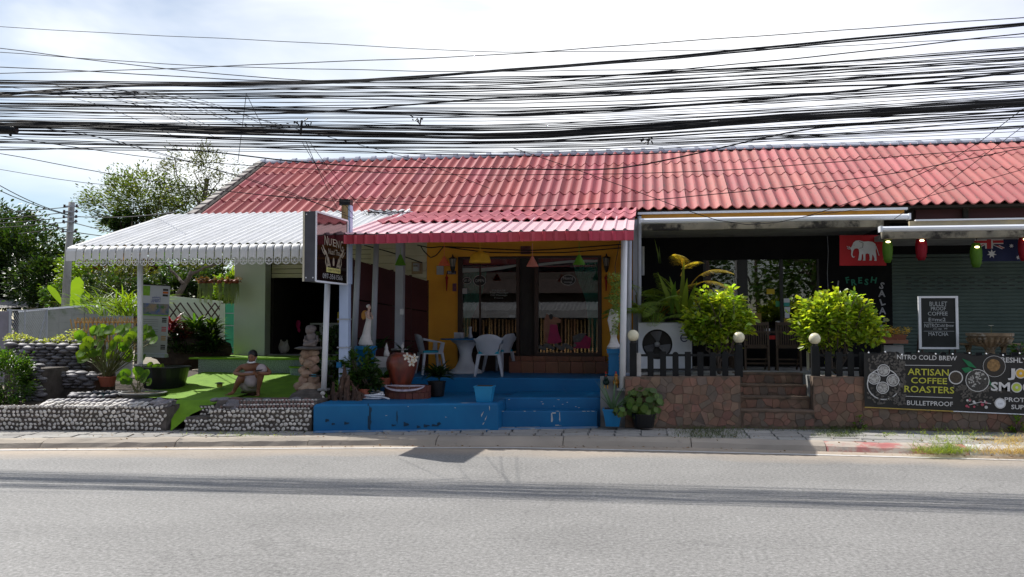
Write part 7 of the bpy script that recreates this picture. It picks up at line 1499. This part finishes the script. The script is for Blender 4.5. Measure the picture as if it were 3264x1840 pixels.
# the two round bushes
m_bush = M('bush_leaf', (.25, .33, .04), (.15, .24, .028), 2, .3, island=.5, leaf=.52, spec=.6)
def bush(px, py, Y, rx, rz_, n, label, s=.095):
    c = P(px, py, Y); o = empty('round_bush', (c.x, c.y, .98), label, 'bush'); mb = MB()
    for k in range(12): q = 2*PI*k/12; limb(mb, (c.x, c.y, .98), (c.x+math.cos(q)*rx*.7, c.y+math.sin(q)*rx*.6, c.z+random.uniform(-.2, .8)*rz_), .022, .005, .07, 5, 5)
    mb.build('stems', m_bark, o); 
    P_, D_ = [], []
    for (ox, oz, k_, nn) in ((0, 0, .8, .5), (-.42, -.12, .52, .16), (.45, .05, .5, .16), (.1, .42, .5, .13), (-.25, .38, .4, .08), (.55, -.4, .35, .07), (-.5, -.5, .35, .06)):
        ox += random.uniform(-.08, .08); p, d = clump_pts(c+Vector((ox*rx, random.uniform(-.2, .1)*rx, oz*rz_)), (rx*k_, rx*.7*k_, rz_*k_), int(n*nn)+1, 18, .34, .4); P_.append(p); D_.append(d)
    leaves('foliage', np.concatenate(P_), s, m_bush, o, np.concatenate(D_)*.45, .6, kind='stuff', up=.3, jit=.5)
bush(2292, 1016, 16.3, .62, .6, 170, 'rounded sunlit bush above the picket fence left of the steps')
bush(2664, 1022, 16.6, .82, .58, 210, 'wide sunlit rounded bush above the fence right of the steps')
# wooden folding chairs and table in the shade
m_tk = M('dark_teak', (.07, .045, .03), (.045, .03, .02), 8, .6)
def fchair():
    t = empty('wooden_chair', (0, 0, 0), 'x', 'chair', 'slatted wooden chairs at the cafe table'); 
    for sx in (-1, 1):
        MB().hexa([(sx*.22-.02, -.02, 0), (sx*.22+.02, -.02, 0), (sx*.22+.02, .02, 0), (sx*.22-.02, .02, 0)], [(sx*.22-.02, .1, .95), (sx*.22+.02, .1, .95), (sx*.22+.02, .14, .95), (sx*.22-.02, .14, .95)]).build('leg', m_tk, t)
        MB().hexa([(sx*.2-.015, .38, 0), (sx*.2+.015, .38, 0), (sx*.2+.015, .42, 0), (sx*.2-.015, .42, 0)], [(sx*.2-.015, .02, .48), (sx*.2+.015, .02, .48), (sx*.2+.015, .06, .48), (sx*.2-.015, .06, .48)]).build('leg', m_tk, t)
    for k in range(9): MB().box((-.19+k*.044, .08, .5), (-.165+k*.044, .1, .9)).build('slat', m_tk, t)
    for (z0, z1) in ((.88, .94), (.46, .5), (.12, .15), (.2, .23)): MB().box((-.22, .075, z0), (.22, .11, z1)).build('rail', m_tk, t)
    MB().box((-.2, -.0, .43), (.2, .4, .46)).build('seat', m_tk, t); return t
fcx = fchair(); q = P(2414, 1176, 17.7); fcx['label'] = 'dark slatted wooden chair at the cafe table, left of the pair'; fcx.location = (q.x, 17.7, .975); q = P(2516, 1176, 17.7); dup(fcx, (q.x, 17.7, .975), None, 'dark slatted wooden chair at the cafe table, right of the pair')
o = empty('cafe_table', tuple(P(2460, 1170, 18.5)), 'dark wooden cafe table against the window wall', 'table'); c = P(2460, 1060, 18.6); MB().box((c.x-.9, 18.3, .975+.72), (c.x+.9, 19.0, .975+.76)).build('tabletop', m_tk, o)
for sx in (-.8, .8):
    for y in (18.35, 18.95): MB().box((c.x+sx-.03, y-.03, .975), (c.x+sx+.03, y+.03, .975+.72)).build('leg', m_tk, o)
smallbox('tissue_box', 2436, 2452, 1048, 1066, 18.7, .1, m_white, 'small white tissue box on the dark cafe table', 'box'); smallbox('red_tray', 2445, 2478, 1070, 1082, 18.3, .02, m_redt, 'dark red tray edge on the cafe table', 'tray'); 
smallbox('thin_post', 2571, 2578, 1120, 1180, 17.0, .04, m_cream, 'thin pale timber leg near the right fence post', 'post')
# flags
Yf = 18.3
fl = empty('elephant_flag', tuple(P(2675, 847, Yf)), 'red flag with a white walking elephant hung under the canopy', 'flag'); a, b_ = P(2675, 847, Yf), P(2826, 750, Yf)
def FP(px, py, off=0): p = P(px, py, Yf); return (p.x, Yf-off+.02*math.sin((px-2675)*.05), p.z)
m_flr = M('flag_red', (.42, .012, .016), (.34, .01, .014), 2, .7)
MB().grid(lambda u, v: FP(lerp(2676, 2826, u), lerp(750, 847, v)), 30, 3).build('cloth', m_flr, fl, smooth=True)
ele = [(2704, 785), (2711, 793), (2714, 800), (2713, 812), (2716, 820), (2722, 822), (2725, 817), (2720, 819), (2717, 812), (2719, 800), (2724, 793), (2732, 792), (2737, 796), (2738, 806), (2736, 824), (2734, 830), (2742, 831), (2745, 828), (2746, 810), (2750, 812), (2751, 826), (2749, 831), (2757, 831), (2757, 812), (2762, 808), (2769, 811), (2771, 826), (2769, 831), (2777, 831), (2779, 812), (2783, 816), (2787, 826), (2785, 832), (2793, 832), (2792, 815), (2790, 800), (2792, 788), (2789, 778), (2780, 772), (2766, 770), (2752, 771), (2745, 769), (2736, 767), (2727, 768), (2720, 774), (2716, 784), (2712, 791), (2707, 786)]
V = [FP(a_, b2_, .018) for a_, b2_ in ele]; mesh_obj('elephant_emblem', V, [tuple(range(len(V)))[::-1]], m_wp, fl)
for pts in ([(2714, 790), (2706, 792), (2699, 785)], [(2716, 792), (2706, 795), (2700, 791)], [(2791, 785), (2796, 800), (2801, 815)]): MB().tube([FP(*q, .02) for q in pts], .006, 4).build('tusk', m_wp, fl)
MB().tube([FP(*q, .022) for q in ((2737, 770), (2750, 776), (2748, 790), (2738, 792))], .004, 4).build('ear_line', m_brown, fl); MB().ball(FP(2722, 782, .02), .006, 5, 4).build('eye', m_black, fl)
fa = empty('union_jack_star_flag', tuple(P(3180, 830, 18.1)), 'dark blue flag with union jack canton and white stars under the canopy', 'flag'); Yg = 18.1
def GP(u, v, off=0): p0, p1 = P(3104, 750, Yg), P(3300, 832, Yg); return (lerp(p0.x, p1.x, u), Yg-off+.015*math.sin(u*14), lerp(p0.z, p1.z, v))
MB().grid(lambda u, v: GP(u, v), 30, 3).build('cloth', M('flag_navy', (.008, .014, .06), None, 2, .7), fa, smooth=True)
def gq(pts, mm, off, nm='stripe'): mesh_obj(nm, [GP(*p, off) for p in pts], [tuple(range(len(pts)))], mm, fa)
cu, cv = .48, .52; m_flr2 = M('flag_cross_red', (.45, .02, .03), None)
for (a1, b1) in (((0, 0), (cu, cv)), ((0, cv), (cu, 0))):
    dx, dy = b1[0]-a1[0], b1[1]-a1[1]; l_ = math.hypot(dx, dy); nxx, nyy = -dy/l_*.035, dx/l_*.045
    gq([(a1[0]+nxx, a1[1]+nyy), (b1[0]+nxx, b1[1]+nyy), (b1[0]-nxx, b1[1]-nyy), (a1[0]-nxx, a1[1]-nyy)], m_wp, .016); gq([(a1[0]+nxx*.35, a1[1]+nyy*.35), (b1[0]+nxx*.35, b1[1]+nyy*.35), (b1[0]-nxx*.35, b1[1]-nyy*.35), (a1[0]-nxx*.35, a1[1]-nyy*.35)], m_flr2, .018)
for (w, h_, mm, of) in ((.06, .09, m_wp, .02), (.035, .05, m_flr2, .022)): gq([(cu/2-w, 0), (cu/2+w, 0), (cu/2+w, cv), (cu/2-w, cv)], mm, of); gq([(0, cv/2-h_), (cu, cv/2-h_), (cu, cv/2+h_), (0, cv/2+h_)], mm, of+.001)
def star(u, v, r, n=7):
    c = Vector(GP(u, v, .02)); V = []
    for k in range(2*n): q = PI/2+PI*k/n; rr = r if k % 2 == 0 else r*.45; V.append((c.x+rr*math.cos(q), c.y, c.z+rr*math.sin(q)))
    mesh_obj('star', V, [tuple(range(2*n))], m_wp, fa)
for (px, py, r) in ((3159, 809, .09), (3224, 785, .045), (3244, 821, .045), (3247, 760, .045), (3275, 790, .04)): star((px-3104)/196, (py-750)/82, r)
# lanterns
mlg, mlr = M('green_lantern', (.12, .26, .02), (.08, .2, .015), 5, .5, leaf=-.35, bump=.4, bscale=50), M('red_lantern', (.4, .01, .03), (.3, .008, .02), 5, .5, leaf=-.35, bump=.4, bscale=50)
m_bulb = M('lit_bulb', (1, .75, .4), None, 3, .5, emit=5)
for (px, pt, pb, w, mm, tl, lab) in ((2830, 758, 838, 30, mlg, -.1, 'green paper lantern overlapping the elephant flag'), (2937, 755, 830, 34, mlr, .12, 'red paper lantern between the two flags'), (3112, 775, 853, 34, mlg, .05, 'green woven lantern in front of the starred flag'), (3266, 750, 832, 34, mlr, .1, 'red paper lantern cut by the right edge of the frame')):
    a, b_ = P(px, pb, 17.7), P(px, pt, 17.7); h = b_.z-a.z; r = w*.5*17.7/2800; o = empty('paper_lantern', tuple(a), lab, 'lantern')
    MB().lathe([(r*.55, 0), (r*.8, h*.15), (r, h*.45), (r*.98, h*.7), (r*.7, h*.97), (r*.5, h)], tuple(a), 14).build('shade', mm, o, smooth=True)
    for k in range(5): z = h*(.15+.17*k); rr = r*(.82+.19*math.sin(PI*(z/h*.9+.05))); MB().lathe([(rr, -.006), (rr*1.02, 0), (rr, .006)], (a.x, a.y, a.z+z), 14).build('rib', mm, o)
    MB().ball((a.x-r*.1, a.y-r*.85, a.z+h*.82), (.045, .02, .02), 8, 5).build('bulb', m_bulb, o); MB().tube([(a.x, a.y, a.z+h), (a.x+.02, a.y, a.z+h+.12)], .006, 4).build('cord', m_black, o)
# wall lettering FRESH JUICE SALADS
m_lg, m_lw = M('green_letter', (.02, .2, .12), None, 3, .6), M('grey_letter', (.35, .35, .36), None, 3, .6)
def letter(s, px, py, h, mm, tl): tag(text(s, P(px, py, CY-.03), h, mm, cafe, 'wall_letter', tilt=tl, bold=.03))
for s, px, py, t in (('F', 2702, 893, .2), ('R', 2722, 900, .1), ('E', 2742, 894, 0), ('S', 2762, 899, -.1), ('H', 2785, 893, -.2)): letter(s, px, py, .13, m_lg, t)
for s, px, py, t in (('S', 2811, 911, -.3), ('A', 2811, 936, 0), ('L', 2813, 963, .3), ('A', 2813, 991, 0), ('D', 2813, 1019, -.3), ('S', 2811, 1047, .3)): letter(s, px, py, .14, m_lw, t)
for s, px, py, t in (('J', 2669, 908, -.15), ('U', 2670, 936, .1), ('I', 2672, 963, 0), ('C', 2674, 991, .1), ('E', 2676, 1018, 0)): letter(s, px, py, .13, m_lw, t)
MB().tube([P(2637, 752, CY-.02), P(2640, 800, CY-.02), P(2637, 870, CY-.02), P(2640, 940, CY-.02)], .006, 4).build('wall_wire', m_metal, cafe)
# chalkboard
Yk = 16.9; a, b_ = P(2932, 1113, Yk), P(3052, 944, Yk); cb = empty('chalkboard', (a.x, Yk, a.z), 'white framed chalkboard menu standing before the shutter', 'sign')
MB().box((a.x, Yk+.02, a.z), (b_.x, Yk+.035, b_.z)).build('board', M('chalkboard_black', (.012, .014, .013), (.018, .02, .019), 6, .7), cb); w = .035
for (x0_, x1_, z0_, z1_) in ((a.x-.01, a.x+w, a.z, b_.z), (b_.x-w, b_.x+.01, a.z, b_.z), (a.x+w, b_.x-w, a.z, a.z+w), (a.x+w, b_.x-w, b_.z-w, b_.z)): MB().box((x0_, Yk, z0_), (x1_, Yk+.045, z1_)).build('frame', m_white, cb)
for sx in (a.x+.05, b_.x-.05): MB().tube([(sx, Yk+.05, b_.z-.1), (sx, Yk+.45, .98)], .015, 5).tube([(sx, Yk+.03, a.z), (sx, Yk, .98)], .018, 5).build('leg', m_tk, cb)
m_chk = M('chalk', (.4, .42, .42), None, 3, .9); k_ = Yk/2800
for (s, px, py, h, w_) in (('BULLET', 2991, 969, 14, 50), ('PROOF', 2991, 984, 12, 42), ('COFFEE', 2989, 1000, 12, 56), ('E=mc2', 2987, 1019, 11, 48), ('NITRO', 2968, 1038, 12, 38), ('Cold Brew', 3014, 1038, 9, 46), ('on tap  99', 2997, 1049, 5, 40), ('MATCHA', 2991, 1065, 12, 56)): text(s, P(px, py, Yk+.012), h*k_, m_chk, cb, 'chalk_lettering', w=w_*k_, bold=.004)
for q in (1028, 1056): p0, p1 = P(2944, q, Yk+.014), P(3042, q, Yk+.014); MB().box((p0.x, Yk+.012, p0.z-.003), (p1.x, Yk+.016, p0.z+.003)).build('chalk_line', m_chk, cb)
# planters on the terrace
Yw = 16.8; c = P(3155, 1108, Yw); bo = empty('stone_bowl_planter', (c.x, Yw, c.z), 'weathered fluted stone bowl planter with a tiny white flower', 'planter'); m_bowl = M('weathered_bowl', (.28, .2, .12), (.14, .1, .06), 6, .85, bump=.3, stain=(.4, .36, .3), sscale=5, sth=.56)
zr = PZ(3155, 1062, Yw)-c.z; rb_ = 64*Yw/2800
MB().lathe([(rb_*.28, 0), (rb_*.62, zr*.2), (rb_*.86, zr*.5), (rb_*.93, zr*.78), (rb_*1.0, zr*.8), (rb_*1.0, zr), (rb_*.9, zr), (rb_*.85, zr*.85)], (c.x, Yw, c.z), 32).build('bowl', m_bowl, bo, smooth=False)
for k in range(24):
    q = 2*PI*k/24; MB().tube([(c.x+rb_*.5*math.cos(q), Yw+rb_*.5*math.sin(q), c.z+zr*.12), (c.x+rb_*.86*math.cos(q), Yw+rb_*.86*math.sin(q), c.z+zr*.46), (c.x+rb_*.94*math.cos(q), Yw+rb_*.94*math.sin(q), c.z+zr*.7)], [.02, .035, .03], 5).build('flute', m_bowl, bo)
MB().lathe([(rb_*.87, zr*.9), (rb_*.87, zr*.92)], (c.x, Yw, c.z), 20).build('soil', m_soil, bo); MB().lathe([(rb_*.3, -(c.z-.98)), (rb_*.2, -.05), (rb_*.28, 0)], (c.x, Yw, c.z), 14).build('foot', m_bowl, bo)
fo = empty('white_flower', (c.x+.03, Yw, c.z+zr), 'single small white flower standing in the stone bowl', 'flower'); MB().tube([(c.x+.03, Yw, c.z+zr-.02), (c.x+.03, Yw, c.z+zr+.12)], .005, 4).build('stem', m_stem, fo)
for k in range(7): q = 2*PI*k/7; MB().add([(c.x+.03, Yw, c.z+zr+.12), (c.x+.03+.05*math.cos(q-.3), Yw+.05*math.sin(q-.3), c.z+zr+.14), (c.x+.03+.05*math.cos(q+.3), Yw+.05*math.sin(q+.3), c.z+zr+.14)], [(0, 1, 2)]).build('petal', m_pet, fo)
c = P(2838, 1095, 17.0); tp = empty('box_planter', tuple(c), 'brown trough planter of yellow succulents on a pale block', 'planter'); MB().box((c.x-.27, 16.85, c.z+.0), (c.x+.27, 17.15, c.z+.07)).hexa([(c.x-.23, 16.87, c.z+.07), (c.x+.23, 16.87, c.z+.07), (c.x+.23, 17.13, c.z+.07), (c.x-.23, 17.13, c.z+.07)], [(c.x-.25, 16.85, c.z+.16), (c.x+.25, 16.85, c.z+.16), (c.x+.25, 17.15, c.z+.16), (c.x-.25, 17.15, c.z+.16)]).build('trough', m_btile, tp)
p, d = clump_pts((c.x+.03, 17.0, c.z+.2), (.3, .16, .08), 26, 22, .3, .3); leaves('foliage', p, .04, M('yellow_succulent', (.4, .3, .06), (.3, .18, .04), 5, .5, island=.4, leaf=.3), tp, d, .5, kind='stuff'); p, d = clump_pts((c.x-.3, 16.9, c.z+.08), (.16, .1, .1), 8, 14, .3, .3); leaves('foliage', p, .04, m_dry, tp, d, .4, kind='stuff')
smallbox('pale_block', 2808, 2870, 1100, 1132, 17.1, .2, m_concg, 'pale concrete block under the trough planter', 'block')
o = empty('bench', tuple(P(3120, 1105, 17.3)), 'weathered wooden bench carrying the stone bowl', 'bench'); a = P(3050, 1094, 17.2); b_ = P(3330, 1094, 17.2)
for y in (17.0, 17.18): MB().box((a.x, y, a.z-.03), (b_.x, y+.15, a.z)).build('plank', M('bench_wood', (.3, .22, .13), (.2, .15, .09), 6, .8), o)
for t in (.1, .5, .9): x = lerp(a.x, b_.x, t); MB().hexa([(x-.12, 17.1, .98), (x-.06, 17.1, .98), (x-.06, 17.15, .98), (x-.12, 17.15, .98)], [(x+.02, 17.1, a.z-.03), (x+.08, 17.1, a.z-.03), (x+.08, 17.15, a.z-.03), (x+.02, 17.15, a.z-.03)]).hexa([(x+.12, 17.16, .98), (x+.18, 17.16, .98), (x+.18, 17.2, .98), (x+.12, 17.2, .98)], [(x-.02, 17.16, a.z-.03), (x+.04, 17.16, a.z-.03), (x+.04, 17.2, a.z-.03), (x-.02, 17.2, a.z-.03)]).build('trestle', M('bench_wood', (.3, .22, .13)), o)
shrub('leafy_sprig', 3252, 1110, 16.7, (.16, .12, .1), 9, .08, m_green1, 'green leafy sprig behind the banner at the right edge', 'plant', .4, per=14)
# ---------------------------------------------------------------- weeds and grass
def grass(name, pts, ln, mat, label=None, kind='stuff', w=.008, bend=1.0):
    mb = MB()
    for (x, y, z) in pts:
        q = random.random()*2*PI; el = random.uniform(.7, 1.4); mb.blade((x, y, z), (math.cos(q)*math.cos(el), math.sin(q)*math.cos(el), math.sin(el)), ln*random.uniform(.5, 1.2), w, bend, 3, .1)
    return mb.build(name, mat, None, kind=kind)
m_gr = M('roadside_grass', (.2, .26, .05), (.13, .19, .03), 2, .6, island=.4, leaf=.4); m_grd = M('dry_grass', (.42, .33, .17), (.3, .22, .1), 2, .7, island=.35, leaf=.3)
def spots(n, px0, px1, py0, py1, z=PAV):
    o = []
    for _ in range(n): t = (random.random()+random.random())/2; g = G(lerp(px0, px1, t), random.uniform(py0, py1), z); o.append(tuple(g))
    return o
grass('grass', spots(1500, 2900, 3130, 1412, 1448, .06), .18, m_gr); grass('dry_grass', spots(1900, 3080, 3420, 1402, 1450, .06), .2, m_grd); grass('grass', spots(260, 2860, 3264, 1370, 1400), .16, m_gr)
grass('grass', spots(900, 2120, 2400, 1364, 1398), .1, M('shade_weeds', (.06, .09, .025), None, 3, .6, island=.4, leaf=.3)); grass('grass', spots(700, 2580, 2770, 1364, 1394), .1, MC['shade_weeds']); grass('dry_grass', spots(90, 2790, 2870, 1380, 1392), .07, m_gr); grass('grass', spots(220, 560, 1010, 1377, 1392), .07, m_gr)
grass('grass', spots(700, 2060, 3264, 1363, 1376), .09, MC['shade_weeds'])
for (px, py, s, lab) in ((2740, 1368, .14, 'small leafy weed sprouting from the pavement below the banner'), (3245, 1372, .13, 'leafy weed at the foot of the wall by the right edge')):
    shrub('weed', px, py-14, 15.6, (s*.7, s*.6, s), 9, .05, m_green2, lab, 'weed', .5, per=12, zb=PAV)
for (px, py, rx, rz_) in ((2870, 1345, .3, .3), (2935, 1350, .5, .32)): shrub('wall_weed', px, py, 16.05, (rx, .1, rz_*.5), 16, .05, m_green3, 'dark green moss and weeds on the wall foot, %s patch' % ('smaller left' if px < 2900 else 'larger right'), 'weeds', .5, stems=False, per=20)
MB().tube([G(2975, 1362, PAV), G(2975, 1362, PAV)+Vector((.1, 0, .02)), G(2990, 1362, PAV)+Vector((.1, 0, .2))], .006, 4)
# scattered leaves and litter along the kerb
pts = []
for k in range(260): x = random.uniform(-10, 6.5); pts.append((x, kerb_y(x)+random.choice((-.05, -.12, .35, .6))+random.uniform(-.15, .15), .02 if random.random() < .5 else PAV+.02))
pts = [(x, y, (.012 if y < kerb_y(x) else PAV+.012)) for x, y, z in pts]
leaves('leaf_litter', pts, .035, m_dry, None, np.tile([1., 0, 0], (len(pts), 1)), .5, up=0, kind='stuff')
# ================================================================== OVERHEAD CABLES
NC = [0]
def interp(pts, x):
    n = len(pts)
    for i in range(n-1):
        if x <= pts[i+1][0] or i == n-2:
            (x0, y0), (x1, y1) = pts[i], pts[i+1]; t = (x-x0)/(x1-x0)
            m0 = (pts[i+1][1]-pts[i-1][1])/(pts[i+1][0]-pts[i-1][0]) if i > 0 else (y1-y0)/(x1-x0)
            m1 = (pts[i+2][1]-pts[i][1])/(pts[i+2][0]-pts[i][0]) if i < n-2 else (y1-y0)/(x1-x0)
            h = x1-x0
            if t < 0: return y0+m0*(x-x0)*.6
            if t > 1: return y1+m1*(x-x1)
            return (2*t**3-3*t**2+1)*y0+(t**3-2*t**2+t)*h*m0+(-2*t**3+3*t**2)*y1+(t**3-t**2)*h*m1
def cable(pts, r, Y0=12.2, Y1=12.2, label='thin black overhead cable in the tangle above the road', group='thin cables over the road', x0=-2000, x1=3600, step=120, wob=1.2, mat=m_rubber, n=5):
    ph_ = random.random()*6; P_ = []; k = max(4, int((x1-x0)/step))
    for i in range(k+1):
        x = lerp(x0, x1, i/k); P_.append(P(x, interp(pts, x)+wob*math.sin(x*.006+ph_)+wob*.5*math.sin(x*.017+ph_*2), lerp(Y0, Y1, i/k)))
    o = MB().tube(P_, r*.82, n, False).build('overhead_cable', mat, None, smooth=True); tag(o, label, 'cable', group); return o
TH = 'thick black cable strapped in the sagging main bundle in front of the roof ridge'; TG = 'cables of the main bundle'
base = [(-230, 398), (0, 400), (400, 408), (850, 424), (1250, 431), (1632, 432), (2000, 412), (2450, 380), (2900, 352), (3264, 328), (3500, 310)]
for k in range(17):
    off = -9+k*1.05; ph_ = random.random()*6
    cable([(x, y+off*(1 if 900 < x else 1.15)+4*math.sin(x*.0021+ph_)) for x, y in base], random.uniform(.009, .016), 11.8+.06*((k*7)%17), 12.8-.06*((k*5)%17), TH, TG)
for off, r in ((18, .013), (24, .009), (26, .008)): cable([(x, y+off+(x > 1700)*(x-1700)*.012) for x, y in base], r, 12.0, 12.0, 'black cable hanging just below the main bundle', 'cables just below the main bundle')
for (pts, r, lab) in (
    ([(0, 86), (600, 118), (1200, 148), (1632, 166), (2450, 155), (3264, 118)], .006, 'topmost thin cable crossing the sky from the upper left'),
    ([(0, 236), (700, 212), (1632, 171), (2450, 112), (3264, 57)], .008, 'cable rising to the highest point at the upper right'),
    ([(0, 155), (500, 215), (950, 256), (1400, 262), (2000, 240), (3264, 160)], .008, 'cable dropping steeply from the upper left then levelling'),
    ([(0, 168), (700, 212), (1300, 226), (1632, 227), (2200, 222), (3264, 205)], .007, 'thin cable crossing below the topmost one'),
    ([(0, 214), (350, 232), (900, 258), (1632, 262), (2400, 230), (3264, 170)], .009, 'cable from the left edge under the crossing pair'),
    ([(0, 300), (300, 278), (560, 270), (1000, 262), (1632, 223), (2300, 165), (3264, 74)], .02, 'thick cable humped at the left and climbing to the upper right'),
    ([(0, 305), (300, 281), (600, 274), (1100, 262), (1632, 226), (2300, 172), (3264, 80)], .014, 'cable running with the thick humped one, just under it'),
    ([(0, 310), (500, 292), (1000, 282), (1632, 268), (2300, 210), (3264, 108)], .01, 'dark cable rising evenly to the right below the humped pair'),
    ([(0, 330), (700, 345), (1300, 362), (1632, 365), (2400, 320), (3264, 228)], .018, 'thick single cable midway between the bundle and the upper cables'),
    ([(0, 350), (800, 365), (1632, 312), (2400, 285), (3264, 258)], .015, 'cable that meets the right edge beside a thick cluster'),
    ([(0, 478), (560, 476), (1100, 528), (1632, 538), (2000, 532), (2600, 410), (3264, 352)], .012, 'black cable crossing the red roof tiles and rising right'),
    ([(0, 434), (560, 510), (1100, 545), (1632, 558), (2250, 545), (3264, 468)], .007, 'thin cable sagging across the upper roof tiles'),
    ([(0, 488), (560, 590), (1100, 642), (1632, 660), (2250, 622), (2800, 560), (3264, 470)], .007, 'thin cable sagging lowest across the roof tiles'),
    ([(0, 540), (300, 588), (620, 602), (1000, 632), (1632, 655)], .005, 'thin wire from the left over the tree to the roof'),
    ([(0, 392), (330, 440), (700, 545), (1100, 680)], .006, 'dropper wire slanting from the left bundle down to the awning'),
    ([(250, 420), (560, 505), (900, 605), (1130, 700)], .005, 'second dropper wire slanting down to the sign'),
    ([(0, 270), (500, 300), (900, 400), (1350, 520), (1560, 600)], .005, 'service wire slanting right across the tangle to the roof'),
    ([(1632, 470), (2000, 600), (2300, 705), (2480, 708), (2700, 648), (3050, 500), (3264, 345)], .006, 'loose wire drooping in front of the white awning cassette'),
    ([(2560, 690), (2900, 640), (3264, 540)], .005, 'wire slanting up right across the lower cafe roof'),
    ([(0, 455), (800, 470), (1632, 498), (2300, 480), (3264, 450)], .009, 'cable lying along the grey roof ridge'),
    ([(0, 450), (900, 462), (1632, 487), (2400, 455), (3264, 372)], .006, 'cable just over the roof ridge rising to the right'),
    ([(2850, 700), (3050, 560), (3264, 400)], .005, 'steep wire at the right end of the roof')):
    xs0 = pts[0][0] if pts[0][0] > 0 else -2000; xs1 = pts[-1][0] if pts[-1][0] < 3200 else 3500
    o = cable(pts, r, 12.2+random.uniform(-.5, .3), 12.2+random.uniform(-.4, .4), lab, None, xs0, xs1, 90)
for k in range(47):
    m_ = random.choice((random.uniform(240, 330), random.uniform(290, 425), random.uniform(350, 425))); up = (432-m_)
    yl = m_+random.uniform(-.1, .28)*up*.6-random.uniform(-4, 26); yl = min(max(yl, 255), 425); yr = m_-random.uniform(45, 105)-.1*up; yr = max(yr, 150)
    q = random.uniform(-12, 12); cable([(-230, yl-4), (500, lerp(yl, m_, .35)+q), (1100, lerp(yl, m_, .75)+q*.6), (1632, m_), (2300, lerp(m_, yr, .36)+q*.5), (3264, yr), (3500, yr-18)], random.choice((.004, .005, .006, .008, .011)), 12.2+random.uniform(-.7, .5), 12.2+random.uniform(-.7, .5))
for k in range(13):
    yl = random.uniform(425, 480); m_ = 440+(yl-425)*.8+random.uniform(-4, 8); yr = m_-random.uniform(40, 110); cable([(-230, yl-12), (500, lerp(yl, m_, .5)), (1632, m_), (2300, lerp(m_, yr, .3)), (3264, yr), (3500, yr-15)], random.choice((.004, .005, .006)), 12.2+random.uniform(-.4, .4), 12.2+random.uniform(-.4, .4), 'thin cable loosely strung under the main bundle', 'thin cables under the bundle')
for k in range(9):   # diagonal service wires on the left
    a = random.uniform(0, 420); cable([(a, 262+a*.05+random.uniform(-5, 25)), (a+260, 330+random.uniform(-10, 10)), (a+520, 420+random.uniform(-10, 20))], .004, 12.2, 12.9, 'fine service wire slanting down through the left of the tangle', 'slanting service wires on the left', a, a+520, 60)
for (a, b_, c_) in (((962, 450), (1020, 560), (1130, 690)), ((975, 450), (1010, 540), (1075, 665)), ((985, 450), (1060, 560), (1170, 685)), ((785, 300), (775, 380), (758, 520)), ((785, 300), (820, 370), (842, 418))):
    pts = [P(*a, 12.2), P(*b_, 12.8), P(*c_, 14.2)]; tag(MB().tube([pts[0].lerp(pts[1], t)*(1-t)+pts[1].lerp(pts[2], t)*t for t in [i/8 for i in range(9)]], .005, 4).build('service_wire', m_rubber), 'thin dropper wire leaving the main bundle above the shop sign', 'wire', 'droppers above the shop sign')
a, b_ = P(-40, 412, 12.1), P(54, 416, 12.1); o = empty('splice_closure', tuple(b_), 'black cylindrical cable joint hanging at the left end of the bundle', 'cable joint'); MB().tube([a, a.lerp(b_, .93), b_], [.058, .058, .045], 12).tube([a.lerp(b_, .75)+Vector((0, 0, -.05)), a.lerp(b_, .8)+Vector((0, 0, -.085))], .02, 6).build('body', m_black, o)
for (px, py, s, lab) in ((958, 402, 1, 'bristly cluster of cable clamps on the bundle above the sign'), (1338, 385, .6, 'small wire loop sticking up from the bundle at the centre'), (2065, 447, .5, 'tiny black clamp hanging above the roof ridge')):
    c = P(px, py, 12.1); o = empty('cable_clamp', tuple(c), lab, 'clamp'); mb = MB()
    for k in range(int(16*s)): d = Vector((random.uniform(-.2, .2), random.uniform(-.03, .03), random.uniform(-.05, .09)))*s; mb.tube([c+d, c+d+Vector((random.uniform(-.05, .05), 0, random.uniform(-.05, .05)))], .009, 4)
    mb.tube([c+Vector((0, 0, -.12*s)), c+Vector((.02, 0, .08*s))], .018*s, 5); mb.build('clips', m_black, o)
# wires at the far utility pole
for i, (a, b_, Ya_) in enumerate((((-150, 690), (222, 660), 24), ((-150, 712), (222, 676), 24), ((-150, 722), (222, 693), 24), ((-150, 735), (222, 708), 24), ((60, 745), (222, 722), 24))):
    tag(MB().tube([P(lerp(a[0], b_[0], t), lerp(a[1], b_[1], t)+8*t*(1-t), Ya_) for t in [k/6 for k in range(7)]], .012, 4).build('line_wire', m_rubber), 'faint line wire running left from the utility pole crossarms', 'wire', 'line wires left of the pole')
for i, (a, c_, b_) in enumerate((((0, 592), (120, 660), (222, 685)), ((0, 650), (100, 700), (220, 735)), ((232, 690), (400, 700), (560, 676)), ((232, 710), (330, 735), (430, 760)), ((232, 740), (450, 770), (640, 790)), ((0, 608), (100, 655), (222, 688)))):
    pts = [P(*a, 20 if i not in (2, 3, 4) else 24), P(*c_, 22), P(*b_, 24 if i not in (2, 3, 4) else 16)]; tag(MB().tube([pts[0].lerp(pts[1], t)*(1-t)+pts[1].lerp(pts[2], t)*t for t in [k/8 for k in range(9)]], .012, 4).build('line_wire', m_rubber), ('cable curving from the left edge up to the pole', 'lower cable curving from the left edge to the pole', 'cable from the pole passing in front of the trees', 'short cable sagging from the pole to the awning', 'cable from the pole skimming the awning valance', 'twin cable from the left edge to the pole')[i], 'wire')
